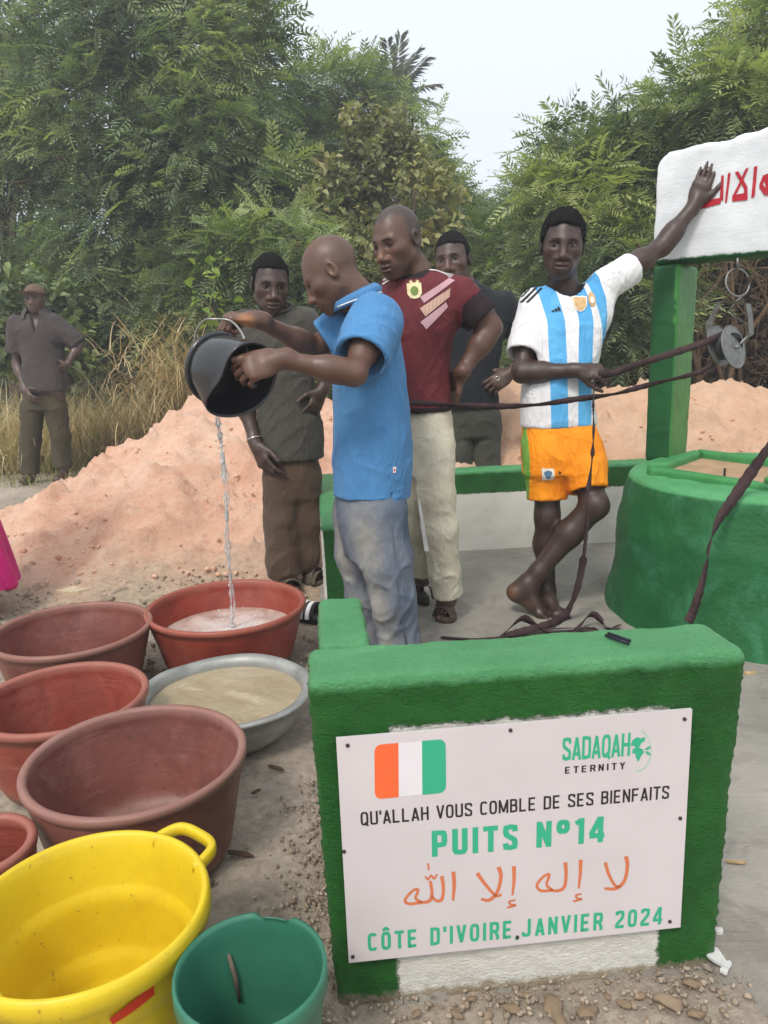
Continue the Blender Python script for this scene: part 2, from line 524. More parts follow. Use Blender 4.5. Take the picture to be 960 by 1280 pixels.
M_EYEW = simple('eye white', lin(128, 112, 100), 0.45, 0.04)
M_IRIS = simple('iris', (0.012, 0.008, 0.006), 0.2, 0.05)
M_BROW = simple('brow hair', (0.020, 0.013, 0.010), 0.9, 0.3, 200)
def skin_mat(name, c, rough=0.48):
    b = NB(name)
    f = b.noise(9, 5, 0.6)
    tone = b.ramp(f, [(0.3, (0.86, 0.84, 0.83)), (0.7, (1.14, 1.13, 1.12))])
    col = b.mix(1.0, b.attr('Col', 'Color'), tone, 'MULTIPLY')
    col = b.mix(b.ramp(b.noise(24, 5, 0.7), [(0.58, 0.0), (0.75, 0.35)]), col, b.mix(1.0, col, (1.5, 1.42, 1.38), 'MULTIPLY'))
    fine = b.math('ADD', b.math('MULTIPLY', b.noise(520, 3, 0.7), 0.5), b.noise(70, 4, 0.6))
    m = b.bsdf(col, b.ramp(b.noise(26, 5, 0.65), [(0.3, rough - 0.16), (0.7, rough + 0.12)]), 0.55, fine, 0.3, 0.003)
    b.p.inputs['Subsurface Weight'].default_value = 0.06
    b.p.inputs['Subsurface Radius'].default_value = (0.012, 0.005, 0.003)
    b.p.inputs['Subsurface Scale'].default_value = 0.6
    return m
def hair_mat(name, c):
    b = NB(name)
    return b.bsdf(b.ramp(b.noise(160, 3), [(0.35, vary(c, 0.6)), (0.7, vary(c, 1.5))]), 0.95, 0.12, b.noise(420, 4, 0.8), 1.0, 0.006)
M_HAIR = hair_mat('black hair', (0.012, 0.011, 0.011))

class Person:
    def __init__(s, base, label, group, J, head, skin, h=0.0045, hh=0.003, size=1.0):
        """J: joints by name; head: dict(c, yaw, pitch, roll, s)"""
        s.root = empty('person', base, label, 'person', group)
        s.J = {k: np.asarray(v, float) for k, v in J.items()}
        s.hd = head; s.M = rotm(R(head.get('yaw', 0)), R(head.get('pitch', 0)), R(head.get('roll', 0)))
        s.C = np.asarray(head['c'], float); s.hs = head.get('s', 1.0)
        s.skin = skin; s.h = h; s.hh = hh; s.k = size
        pts = np.array(list(s.J.values()) + [s.C])
        lo = pts.min(0) - 0.17; hi = pts.max(0) + 0.17
        hi[2] = max(s.C[2], pts[:, 2].max() - 0.12) + 0.17; lo[2] = max(lo[2], -0.03)
        r = 0.15 * s.hs
        fz = [(s.C[2] - r, s.C[2] + r, hh)]; fx = [(s.C[0] - r, s.C[0] + r, hh)]; fy = [(s.C[1] - r, s.C[1] + r, hh)]
        s.v = Vol(lo, hi, h, fx, fy, fz)
        s.spots = []
        c = s.C; s.v.op(lambda P: head_sdf(P, c, s.M, s.hs, head), c - r, c + r, 0.01)
        n = s.J['neck']; hb = c + s.M @ np.array([0, -0.028, -0.055]) * s.hs
        kk = s.hs
        s.v.cone(hb, n, 0.050 * kk, 0.058 * kk, 0.025)
        s.v.cone(c + s.M @ np.array([0, 0.02, -0.08]) * kk, n + np.array([0, 0, -0.02]), 0.030 * kk, 0.04 * kk, 0.03)
    def arm(s, side, thick=1.0, hand=None):
        J = s.J; a, b, c = J['sh' + side], J['el' + side], J['wr' + side]; k = s.k * thick
        s.v.cone(a + (b - a) * 0.08, a + (b - a) * 0.3, 0.043 * k, 0.046 * k, 0.03)
        s.v.cone(a, a + (J['neck'] - a) * 0.55 + np.array([0, 0, -0.06]), 0.040 * k, 0.055 * k, 0.03)
        s.v.cone(a, b, 0.044 * k, 0.038 * k, 0.03)
        m = a + (b - a) * 0.55
        s.v.ell(m, (0.042 * k,) * 3, 0.05)
        s.v.cone(b, b + (c - b) * 0.35, 0.038 * k, 0.041 * k, 0.03)
        s.v.cone(b + (c - b) * 0.25, c, 0.040 * k, 0.0265 * k, 0.03)
        if hand: s.hand(c, hand)
    def hand(s, W, o):
        D = unit(o['d']); N = np.asarray(o['n'], float); N = unit(N - D * (N @ D)); T = np.cross(D, N) * o.get('side', 1)
        k = o.get('s', 1.0) * s.k; v = s.v
        tr = lambda d, t, n: W + (D * d + T * t + N * n) * k
        v.cone(tr(-0.02, 0, 0), tr(0.02, 0, 0), 0.026 * k, 0.026 * k, 0.02)
        Mx = np.stack([D, T, N], -1)
        v.ell(tr(0.052, 0.0, 0.0), (0.054 * k, 0.041 * k, 0.0165 * k), 0.016, Mx)
        v.cone(tr(0.075, 0.025, 0), tr(0.082, -0.026, 0), 0.0125 * k, 0.0115 * k, 0.014)
        curl = o.get('curl', [(20, 25, 15)] * 4); sp = o.get('spread', 1.0)
        Ls = [(0.043, 0.025, 0.02), (0.047, 0.028, 0.022), (0.043, 0.026, 0.021), (0.034, 0.020, 0.018)]
        for i in range(4):
            t = [0.030, 0.0105, -0.0095, -0.028][i]
            p = tr(0.088 - [0.002, 0, 0.003, 0.010][i], t, 0.0); fan = R([7, 2, -3, -9][i] * sp)
            d0 = D * math.cos(fan) + T * math.sin(fan); an = 0; r = [0.0092, 0.0095, 0.009, 0.008][i] * k
            cu = curl[i] if i < len(curl) else curl[-1]
            for j in range(3):
                an += R(cu[j]); d = d0 * math.cos(an) + N * math.sin(an)
                q = p + d * Ls[i][j] * k
                v.cone(p, q, r, r * 0.9, 0.005 if j == 0 else 0.004); p = q; r *= 0.9
        th = o.get('thumb', (0.5, 0.75, 0.35)); td = unit(D * th[0] + T * th[1] + N * th[2])
        p = tr(0.022, 0.026, 0.006); q = p + td * 0.042 * k; v.cone(p, q, 0.0155 * k, 0.0115 * k, 0.014)
        td2 = unit(td * 0.8 + D * o.get('thumb2', 0.5)); q2 = q + td2 * 0.032 * k; v.cone(q, q2, 0.0112 * k, 0.0102 * k, 0.006)
        q3 = q2 + unit(td2 + D * 0.25) * 0.024 * k; v.cone(q2, q3, 0.0102 * k, 0.008 * k, 0.005)
    def leg(s, pts, rads, k=0.03):
        for (a, b, ra, rb) in zip(pts[:-1], pts[1:], rads[:-1], rads[1:]): s.v.cone(a, b, ra, rb, k)
    def foot(s, heel, ball, toe, up=(0, 0, 1), k=1.0, ankle=None, side=1):
        """bare foot with five toes"""
        heel, ball, toe = [np.asarray(q, float) for q in (heel, ball, toe)]
        D = unit(ball - heel); U = np.asarray(up, float); U = unit(U - D * (U @ D)); S = np.cross(D, U) * side
        v = s.v
        v.ell(heel + D * 0.012 * k, (0.034 * k, 0.031 * k, 0.03 * k), 0.02, np.stack([D, S, U], -1))
        v.cone(heel, ball, 0.029 * k, 0.024 * k, 0.03)
        v.cone(ball + S * 0.024 * k, ball - S * 0.026 * k - D * 0.01 * k, 0.020 * k, 0.016 * k, 0.025)
        if ankle is not None:
            v.cone(ankle, heel + D * 0.09 * k + U * 0.018 * k, 0.036 * k, 0.026 * k, 0.04)
            v.cone(ankle, heel + D * 0.015 * k, 0.036 * k, 0.03 * k, 0.03)
        Td = unit(toe - ball)
        for i in range(5):
            t = [0.029, 0.009, -0.006, -0.020, -0.031][i]; L = [0.050, 0.050, 0.044, 0.037, 0.028][i]; r = [0.0125, 0.0088, 0.0085, 0.008, 0.0078][i]
            p = ball + S * t * k - D * abs(t + 0.03) * 0.12 * k - U * 0.004 * k
            v.cone(p, p + Td * L * k, r * k * 1.05, r * k, 0.006)
    def body(s, torso=None, spots=(), lips=None, brow=True, eyes=True, gaze=0.0, lid=0.55, stubble=0.0, scalp=None):
        if torso is not None: s.v.loft(torso, 0.03, -0.045)
        V, F = s.v.surf(); V, F, _ = main_island(V, F)
        V = relax(V, F, 1, 0.35)
        c = np.tile(np.array(s.skin), (len(V), 1))
        q = head_local(V, s.C, s.M, s.hs)
        inh = (np.abs(q) < 0.14).all(1)
        lp = np.exp(-(((np.abs(q[:, 0]) / 0.026) ** 2) + ((q[:, 2] + 0.0735) / 0.0125) ** 2) ** 2) * (q[:, 1] > 0.07) * inh
        lc = np.array(lips if lips is not None else vary(s.skin, 0.75))
        c = c * (1 - 0.8 * lp[:, None]) + lc * 0.8 * lp[:, None]
        ns = np.exp(-((q[:, 0] / 0.02) ** 2 + ((q[:, 2] + 0.03) / 0.03) ** 2)) * (q[:, 1] > 0.085) * inh
        c *= 1 + np.array([0.50, 0.34, 0.28]) * ns[:, None]  # warm highlight on the nose, painted into the skin colour
        for sg in (-1, 1):
            ck = np.exp(-(((q[:, 0] - sg * 0.045) / 0.02) ** 2 + ((q[:, 2] + 0.03) / 0.022) ** 2)) * (q[:, 1] > 0.03) * inh; c *= 1 + np.array([0.24, 0.14, 0.12]) * ck[:, None]  # cheek highlights, painted into the colour likewise
            es = np.exp(-(((q[:, 0] - sg * 0.032) / 0.02) ** 2 + ((q[:, 2] + 0.001) / 0.013) ** 2)) * (q[:, 1] > 0.05) * inh; c *= 1 - 0.28 * es[:, None]
        if stubble:
            b = np.exp(-(((q[:, 2] + 0.085) / 0.03) ** 2)) * (q[:, 1] > 0.02) * inh * (1 - lp)
            c *= 1 - stubble * b[:, None]
        if scalp:                                        # closely shaved hair: colour only
            front, temple, low, a, colr = scalp
            g = lambda t, w_: 1 / (1 + np.exp(-np.clip(t / w_, -30, 30)))
            up = np.maximum(g(q[:, 2] - front - 0.1 * (np.abs(q[:, 0]) - 0.03), 0.005), g(temple - q[:, 1] - 0.35 * np.maximum(0, -q[:, 2]), 0.005)) * g(q[:, 2] - low - np.maximum(q[:, 1] + 0.02, 0) * 1.1, 0.006) * (np.abs(q) < 0.15).all(1)
            c = c * (1 - a * up[:, None]) + np.array(colr) * a * up[:, None]
        for (p, r, col, a) in spots:
            e = np.exp(-((np.linalg.norm(V - p, axis=1) / r) ** 4)) * a
            c = c * (1 - e[:, None]) + np.array(col) * e[:, None]
        b = mesh('body', V, F, skin_mat('skin', s.skin), s.root, cols=c)
        s.V, s.F = V, F
        m = inh & (q[:, 1] > 0.0)
        s.bv = bvh_of(V, F[m[F].all(1)]) if m.any() else None
        X, Y, Z = s.M[:, 0], s.M[:, 1], s.M[:, 2]
        fr = (s.C, X * s.hs, Z * s.hs, -Y)
        if eyes and s.bv:
            for sg in (-1, 1):
                h = 0.0105 * lid
                al = [(sg * (0.032 + 0.0145 * math.cos(t)), 0.0005 + h * (1.0 if math.sin(t) > 0 else 0.75) * math.sin(t) + (0.001 if math.cos(t) > 0 else -0.001)) for t in np.linspace(0, 6.283, 15)[:-1]]
                e = decal('eye', al, fr, s.bv, M_EYEW, b, 0.0008)
                g = gaze * 0.005
                ir = [(sg * 0.032 + g + 0.0062 * math.cos(t), max(-h * 0.85, min(h * 0.95, 0.001 + 0.0062 * math.sin(t)))) for t in np.linspace(0, 6.283, 13)[:-1]]
                if e: decal('iris', ir, fr, s.bv, M_IRIS, b, 0.0018)
                ld = [(sg * (0.032 + x_), 0.0005 + h * math.sqrt(max(0, 1 - (x_ / 0.0150) ** 2)) + dz) for x_, dz in [(-0.015, -0.0004), (-0.01, 0), (-0.004, 0.0004), (0.004, 0.0004), (0.01, 0), (0.016, -0.0004), (0.011, 0.0022), (0.004, 0.0030), (-0.004, 0.0030), (-0.01, 0.002)]]
                decal('eyelid', ld, fr, s.bv, M_BROW, b, 0.0016)
        if brow and s.bv:
            for sg in (-1, 1):
                br = [(sg * x_, z_) for x_, z_ in [(0.013, 0.0185), (0.022, 0.0212), (0.034, 0.0215), (0.044, 0.0172), (0.048, 0.0138), (0.044, 0.0190), (0.034, 0.0238), (0.022, 0.0234), (0.013, 0.0212)]]
                decal('eyebrow', br, fr, s.bv, M_BROW, b, 0.0012)
        return b
    def hair(s, t=0.006, front=0.055, low=-0.045, mat=None, rough=0.0025, name='hair', temple=0.030):
        C, M, k = s.C, s.M, s.hs; r = 0.15 * k
        v = Vol(C - r, C + r, 0.0034 if s.h < 0.006 else 0.006)
        def f(P):
            q = [P[i] - C[i] for i in range(3)]
            x, y, z = [((q[0] * M[0][j] + q[1] * M[1][j] + q[2] * M[2][j]) / k) for j in range(3)]
            ax = np.abs(x)
            d = f_ell((ax, y, z), (0, -0.012, 0.03), (0.073 + t * 0.8, 0.096 + t, 0.088 + t * 1.25))
            d = smin(d, f_ell((ax, y, z), (0, -0.03, -0.02), (0.060 + t * 0.6, 0.062 + t, 0.05)), 0.02)
            face = np.minimum(y - temple, front + 0.12 * (0.05 - ax) - z)
            d = smax(d, face, 0.012)
            d = smax(d, low - z + np.maximum(y + 0.02, 0) * 1.1, 0.01)
            return d * k
        v.op(f, C - r, C + r, 0.002)
        V, F = v.surf()
        if len(V) == 0: return None
        V, F, _ = main_island(V, F)
        N = vnormals(V, F); V = V + N * (pnoise(V, 170, 3)[:, None] * rough + pnoise(V, 60, 4)[:, None] * rough * 0.8)
        return mesh(name, V, F, mat or M_HAIR, s.root)
    # ---- clothing
    def shirt(s, name, mat, loft, sleeves, neck_r=0.075, neck_p=None, k=0.045, h=0.005, hem=True, folds=None, slit=None, cols=None, attrs=None, neck_open=None, seed=0, tilt=None, amp=0.005):
        lo, hi = loft.box(0.03)
        for (a, b, ra, rb, f) in sleeves:
            for p in (a, a + (b - a) * f): lo = np.minimum(lo, p - 0.1); hi = np.maximum(hi, p + 0.1)
        v = Vol(lo, hi, h)
        v.loft(loft, 0.01)
        for (a, b, ra, rb, f) in sleeves:
            e = a + (b - a) * f
            sv = Vol(np.minimum(a, e) - 0.11, np.maximum(a, e) + 0.11, h)
            v.op(lambda P: smax(f_cone(P, a - (b - a) * 0.08, e + (b - a) * 0.1, ra, rb), (P[0] - e[0]) * unit(b - a)[0] + (P[1] - e[1]) * unit(b - a)[1] + (P[2] - e[2]) * unit(b - a)[2], 0.006), np.minimum(a, e) - max(ra, rb), np.maximum(a, e) + max(ra, rb), k)
        for (a, b, ra, rb, f) in sleeves:
            e = a + (b - a) * f; u = unit(b - a)
            v.cone(e - u * 0.05, e + u * 0.08, rb * 0.80, rb * 0.92, 0.004, mode='cut')
        if neck_p is not None:
            v.cone(neck_p[0], neck_p[1], neck_r, neck_r, 0.008, mode='cut')
        if hem:
            z0 = loft.lo
            v.op(lambda P: np.maximum(loft_side(loft, P, -max(0.008, 2.2 * h)), P[2] - (z0 + 0.045)), np.array([lo[0], lo[1], z0 - 0.02]), np.array([hi[0], hi[1], z0 + 0.06]), 0.002, 'cut')
        for c in (slit or []): v.op(*c)
        V, F = v.surf(); V, F, _ = main_island(V, F)
        N = vnormals(V, F)
        A = amp * folds(V) if folds is not None else amp * 0.6
        n1 = fold_noise(V, seed)
        V = V + N * (A * n1)[:, None]
        V = relax(V, F, 1, 0.3)
        c = cols(V) if cols else None
        o = mesh(name, V, F, mat, s.root, cols=c, attrs=attrs(V) if attrs else None)
        s.sb = bvh_of(V, F)
        return o, V, F
    def trousers(s, name, mat, legs, waist, k=0.045, h=0.005, seed=0, amp=0.005, ends=True, folds=None, cols=None, attrs=None):
        """legs: list of chains of (point, radius); waist: Loft"""
        pts = np.array([p for L in legs for p, r in L]); lo, hi = waist.box(0.02)
        lo = np.minimum(lo, pts.min(0) - 0.14); hi = np.maximum(hi, pts.max(0) + 0.12)
        hi[2] = waist.hi + 0.03
        v = Vol(lo, hi, h)
        tot = []
        for L in legs:
            w = Vol.__new__(Vol); w.ax = v.ax; w.d = np.full(v.d.shape, 0.3, np.float32)
            for (a, ra), (b, rb) in zip(L[:-1], L[1:]): w.cone(a, b, ra, rb, 0.03)
            if ends:
                (a, ra), (b, rb) = L[-2], L[-1]; w.plane(b, np.asarray(b) - np.asarray(a), 0.005, b - 0.18, b + 0.18)
                u = unit(np.asarray(b) - np.asarray(a)); w.cone(b - u * 0.03, b + u * 0.1, rb * 0.8, rb * 0.85, 0.003, mode='cut')
            tot.append(w.d)
        m = tot[0]
        for q in tot[1:]: m = smin(m, q, 0.012)
        v.d = m
        v.loft(waist, k)
        V, F = v.surf(); V, F, _ = main_island(V, F)
        N = vnormals(V, F)
        A = amp * folds(V) if folds is not None else amp * 0.7
        V = V + N * (A * fold_noise(V, seed + 50))[:, None]
        V = relax(V, F, 1, 0.3)
        o = mesh(name, V, F, mat, s.root, cols=cols(V) if cols else None, attrs=attrs(V) if attrs else None)
        s.tb = bvh_of(V, F)
        return o, V, F
def loft_side(loft, P, off):
    z = np.clip(P[2], loft.lo, loft.hi).ravel(); cx, cy, a, b = [q.reshape(P[2].shape) for q in loft.at(z)]
    dx = P[0] - cx; dy = P[1] - cy; c, n = math.cos(loft.yaw), math.sin(loft.yaw)
    u = np.abs(dx * c + dy * n) / (a + off); v = np.abs(-dx * n + dy * c) / (b + off)
    return ((u ** loft.ex + v ** loft.ex) ** (1 / loft.ex) - 1) * np.minimum(a, b)
def fold_noise(V, seed=0):
    """drapery: mostly upright and slanted soft ridges with sharper creases"""
    r_ = np.random.default_rng(300 + seed)
    Q = V * np.array([1, 1, 0.38])
    a = pnoise(Q, 13, 500 + seed, 6)
    Q2 = V @ np.array([[0.8, 0, 0.5], [0, 1, 0.2], [-0.6, 0.2, 0.7]]) * np.array([1, 1, 0.45])
    b = pnoise(Q2, 19, 520 + seed, 6)
    ridge = 1 - np.abs(b) * 1.6
    c_ = pnoise(V @ np.array([[0.7, 0.2, -0.6], [0, 1, 0.1], [0.5, 0, 0.8]]) * np.array([1, 1, 0.4]), 30, 560 + seed, 6)
    return 0.6 * a + 0.8 * np.clip(ridge, -0.6, 1) ** 3 + 0.4 * np.clip(1 - np.abs(c_) * 1.8, -0.5, 1) ** 2 + 0.2 * pnoise(V, 34, 540 + seed, 6)
def rows_px(rows):
    """garment rows sighted as (py, left, right, distance, half depth)"""
    out = []
    for (py, xl, xr, Y, b) in rows:
        c = at((xl + xr) / 2, py, Y); out.append((c[2], c[0], c[1], (xr - xl) / 2 * mpp(py, Y), b))
    return out
# ------------------------------------------------------------------ ground, slab, heap of earth
YAW = R(5.04)
U2 = np.array([math.cos(YAW), math.sin(YAW)]); N2 = np.array([-math.sin(YAW), math.cos(YAW)])
A2 = gz(420, 1255)[:2]                                 # foot of the near wall, left corner
def wl(u, v, z=0.0):
    """masonry frame: u along the near wall, v away from the viewer"""
    p = A2 + U2 * u + N2 * v
    return np.array([p[0], p[1], z])
S_ = 0.877
def smoothstep(a, b, x): t = np.clip((x - a) / (b - a), 0, 1); return t * t * (3 - 2 * t)
# heap: a ridge running across the view with a rounded nose at its left end
def heap_h(x, y):
    P3 = np.stack([x, y, 0 * x], -1)
    rx = np.clip(x, -1.12, 30); ry = 5.0 + 0.12 * np.clip(x, 0, 9)
    d = np.hypot((x - rx) * np.where(x < rx, 0.80, 1.0), (y - ry) * np.where(y > ry, 0.8, 0.95))
    d = d + 0.12 * pnoise(P3, 1.1, 61)
    top = 0.89 + 0.05 * np.sin(x * 1.7 + 0.6) + 0.03 * np.sin(x * 4.1)
    h = top * (1 - smoothstep(0.0, 1.0, (d + 0.18) / 1.78) ** 0.9)
    h = np.minimum(h, top * 0.985)
    h2 = 0.10 * np.exp(-(((x + 2.0) / 1.2) ** 2 + ((y - 4.1) / 0.7) ** 2))
    return np.maximum(h + h2 - 0.03, -0.03)
def ground_h(x, y):  # orange light on the far palm, painted into the skin below
    P3 = np.stack([x, y, 0 * x], -1)
    e = 0.010 * fbm(P3, 2.2, 71) + 0.004 * pnoise(P3, 14, 72)
    return e * smoothstep(0.2, 1.0, np.hypot(x - 0.5, y - 2.0) / 1.0)
# one ground sheet out to the horizon, with a finer middle
xs = np.concatenate([-np.geomspace(900, 5, 26)[:-1], np.linspace(-5, 6, 161), np.geomspace(6, 900, 26)[1:]])
ys = np.concatenate([-np.geomspace(300, 1.5, 14)[:-1], np.linspace(-1.5, 10, 161), np.geomspace(10, 1500, 30)[1:]])
GX, GY = np.meshgrid(xs, ys, indexing='ij')
GZ = np.where((np.abs(GX) < 7) & (GY < 11), ground_h(GX, GY), 0)
V = np.stack([GX, GY, GZ - 0.012], -1).reshape(-1, 3)
ni, nj = GX.shape
I = np.arange(ni * nj).reshape(ni, nj)
F = np.stack([I[:-1, :-1], I[1:, :-1], I[1:, 1:], I[:-1, 1:]], -1).reshape(-1, 4)
b = NB('trodden earth')
c = b.ramp(b.noise(1.6, 6, 0.6), [(0.3, lin(156, 144, 129)), (0.55, lin(182, 168, 151)), (0.75, lin(198, 183, 166))])
c = b.mix(b.ramp(b.noise(38, 5, 0.7), [(0.35, 0.0), (0.7, 0.6)]), c, lin(104, 96, 86))
c = b.mix(b.ramp(b.noise(11, 4, 0.6, dist=0.8), [(0.58, 0.0), (0.66, 0.5)]), c, lin(168, 158, 146))
gm = b.bsdf(c, 0.95, 0.2, b.math('ADD', b.noise(60, 6, 0.7), b.math('MULTIPLY', b.noise(9, 3), 0.6)), 0.7, 0.012)
ground = mesh('ground', V, F, gm); tag(ground, kind='structure')

# concrete platform inside the walls, running out to the right
b = NB('floated concrete')
c = b.ramp(b.noise(1.8, 6, 0.62, dist=0.4), [(0.28, lin(122, 118, 110)), (0.5, lin(146, 141, 132)), (0.72, lin(164, 158, 148))])
c = b.mix(b.ramp(b.noise(5, 5, 0.7, dist=1.5), [(0.55, 0.0), (0.7, 0.45)]), c, lin(108, 102, 94))
c = b.mix(b.ramp(b.noise(120, 2, 0.5), [(0.70, 0.0), (0.76, 0.5)]), c, lin(196, 192, 184))
c = b.mix(b.ramp(b.noise(2.6, 7, 0.72, dist=1.0), [(0.50, 0.0), (0.62, 0.6)]), c, lin(112, 105, 96))
c = b.mix(b.ramp(b.noise(30, 5, 0.7), [(0.60, 0.0), (0.72, 0.5)]), c, lin(176, 164, 146))
c = b.mix(b.ramp(b.noise(14, 3, 0.6, dist=2.0), [(0.66, 0.0), (0.70, 0.45)]), c, lin(88, 84, 78))
mpn = b.n('ShaderNodeMapping'); mpn.inputs['Scale'].default_value = (3, 26, 3); b.l(b.obj(), mpn.inputs[0])
sw = b.noise(2.2, 4, 0.6, co=mpn.outputs[0], dist=0.8)
c = b.mix(b.math('MULTIPLY', sw, 0.25), c, lin(120, 115, 108))
slab_m = b.bsdf(c, 0.85, 0.25, b.math('ADD', sw, b.math('MULTIPLY', b.noise(140, 3), 0.35)), 0.35, 0.008)
SL = [(0.0, 0.06), (0.80, 0.06), (0.86, -0.02), (0.93, -0.16), (1.3, -0.6), (6, -0.9), (6, 3.0), (0.0, 3.0)]
N_ = 70
uu = np.linspace(0.0, 5.5, 140); vv = np.linspace(-0.9, 3.1, 110)
UU, VV_ = np.meshgrid(uu, vv, indexing='ij')
lim = np.interp(uu, [0, 0.66, 0.72, 0.80, 1.1, 1.6, 6], [0.02, 0.02, -0.03, -0.26, -0.55, -0.85, -0.9])
edge = lim[:, None] + 0.02 * pnoise(np.stack([UU, VV_, UU], -1), 9, 5)
Z = np.where(VV_ > edge, 0.022, -0.03)
VVe = np.where(VV_ < edge, np.minimum(edge, VV_ + 0.02), VV_)
P = A2[None, None] + U2 * UU[..., None] + N2 * VV_[..., None]
Z = Z + 0.0025 * pnoise(np.stack([P[..., 0], P[..., 1], 0 * Z], -1), 3, 8)
V = np.concatenate([P, Z[..., None]], -1).reshape(-1, 3); ni, nj = UU.shape; I = np.arange(ni * nj).reshape(ni, nj)
F = np.stack([I[:-1, :-1], I[1:, :-1], I[1:, 1:], I[:-1, 1:]], -1).reshape(-1, 4)
slab = mesh('pavement', V, F, slab_m); tag(slab, kind='structure')

# the heap
hx = np.linspace(-4.4, 7.5, 460); hy = np.linspace(3.1, 6.6, 220)
HX, HY = np.meshgrid(hx, hy, indexing='ij')
HH = heap_h(HX, HY)
P3 = np.stack([HX, HY, HH], -1)
amp = smoothstep(-0.02, 0.18, HH)
cl = np.clip(pnoise(P3, 5.5, 80), 0, 1) ** 1.5 * 0.06 + np.clip(pnoise(P3, 11, 81), 0, 1) ** 1.5 * 0.045 + np.clip(pnoise(P3, 24, 82), 0, 2) ** 2 * 0.028 + np.abs(pnoise(P3, 52, 83)) * 0.013
gul = -0.03 * np.clip(pnoise(np.stack([HX * 3.2, HY * 0.6, 0 * HX], -1), 1.6, 84), 0, 1) ** 2
keep_clear = smoothstep(0.0, 0.12, HY - (wl(0, 3.4 * S_)[1] + 0.09 * HX)) * (HX > -0.1) + (HX <= -0.1)
HZ = (HH + amp * (cl + gul + 0.03 * fbm(P3, 3.4, 85))) 
HZ = np.where(keep_clear > 0.5, HZ, -0.05)
V = np.stack([HX, HY, HZ], -1).reshape(-1, 3); ni, nj = HX.shape; I = np.arange(ni * nj).reshape(ni, nj)
F = np.stack([I[:-1, :-1], I[1:, :-1], I[1:, 1:], I[:-1, 1:]], -1).reshape(-1, 4)
F = F[(V[F][:, :, 2] > -0.029).any(1)]
b = NB('dug earth')
c = b.ramp(b.noise(1.3, 7, 0.62, dist=0.5), [(0.26, lin(203, 149, 122)), (0.46, lin(219, 171, 145)), (0.62, lin(229, 191, 167)), (0.78, lin(208, 154, 120))])
c = b.mix(b.ramp(b.noise(13, 6, 0.75), [(0.42, 0.0), (0.66, 0.5)]), c, lin(232, 203, 181))
c = b.mix(b.ramp(b.noise(46, 4, 0.7), [(0.58, 0.0), (0.70, 0.6)]), c, lin(168, 116, 90))
c = b.mix(b.ramp(b.noise(4.5, 7, 0.75, dist=1.5), [(0.55, 0.0), (0.66, 0.4)]), c, lin(186, 134, 108))
tan = b.ramp(b.noise(6, 6, 0.7), [(0.3, lin(194, 158, 122)), (0.7, lin(222, 190, 156))])
c = b.mix(b.attr('tan'), c, tan)
grey = b.ramp(b.noise(26, 6, 0.75), [(0.3, lin(146, 132, 114)), (0.5, lin(178, 158, 136)), (0.7, lin(202, 180, 156))])
c = b.mix(b.attr('toe'), c, grey)
hm = b.bsdf(c, 0.95, 0.15, b.math('ADD', b.noise(34, 8, 0.78), b.math('MULTIPLY', b.noise(110, 4, 0.7), 0.5)), 0.8, 0.022)
toe = np.clip(1 - (HH + 0.05 * pnoise(P3, 4, 86)) / 0.16, 0, 1) * np.clip(1.0 + 0.0 * HX, 0, 1)
tn = smoothstep(0.2, 1.2, HX + 0.25 * pnoise(P3, 2.2, 87))
heap = mesh('terrain', V, F, hm, attrs=dict(toe=toe.ravel(), tan=(tn * 0.5).ravel())); tag(heap, kind='structure')

# ------------------------------------------------------------------ clods, stones and gravel
def rock_shapes(n, seed, sub=2):
    import bmesh
    out = []
    for i in range(n):
        bm = bmesh.new(); bmesh.ops.create_icosphere(bm, subdivisions=sub, radius=1)
        V = np.array([v.co[:] for v in bm.verts]); F = np.array([[v.index for v in f.verts] for f in bm.faces]); bm.free()
        r_ = np.random.default_rng(seed + i)
        for _ in range(7):                            # chop flat faces
            n_ = unit(r_.normal(size=3)); d = r_.uniform(0.40, 0.85); t = V @ n_ - d; V = V - np.outer(np.maximum(t, 0), n_)
        V = V * np.array([1, r_.uniform(0.6, 1), r_.uniform(0.45, 0.75)]) * (1 + 0.16 * pnoise(V, 2.2, seed + i)[:, None])
        out.append((V, F))
    return out
def scatter(name, shapes, pos, size, mat, zrot=None, seed=0, cols=None):
    r_ = np.random.default_rng(seed); VV = []; FF = []; b0 = 0; CC = []
    for i, (p, s_) in enumerate(zip(pos, size)):
        V, F = shapes[i % len(shapes)]; M = rotm(r_.uniform(0, 6.28), r_.uniform(-0.5, 0.5), r_.uniform(-0.5, 0.5))
        VV.append(V @ M.T * s_ + p); FF.append(F + b0); b0 += len(V); CC.append(np.full(len(V), r_.uniform(0, 1)))
    return mesh(name, np.concatenate(VV), np.concatenate(FF), mat, None, False, attrs=dict(tint=np.concatenate(CC)))
def rock_mat(name, stops, rough=0.92):
    b = NB(name); c = b.ramp(b.attr('tint'), stops); c = b.mix(b.ramp(b.noise(40, 5, 0.7), [(0.35, 0.0), (0.7, 0.4)]), c, vary(stops[0][1], 0.7))
    return b.bsdf(c, rough, 0.2, b.noise(160, 4, 0.7), 0.5, 0.003)
rs = rock_shapes(6, 900, 1)
r_ = np.random.default_rng(5)
m_clod = rock_mat('clods', [(0.0, lin(208, 158, 130)), (0.5, lin(224, 184, 158)), (1.0, lin(216, 172, 140))])
n = 8000
px = r_.uniform(-4.2, 6.5, n); py = r_.uniform(3.3, 6.0, n); hh = heap_h(px, py)
ok = (hh > 0.04) & ((px < -0.05) | (py > wl(0, 3.4 * S_)[1] + 0.09 * px + 0.1)); px, py, hh = px[ok], py[ok], hh[ok]
sz = 0.004 + 0.020 * r_.random(len(px)) ** 4 + 0.020 * (r_.random(len(px)) ** 22)
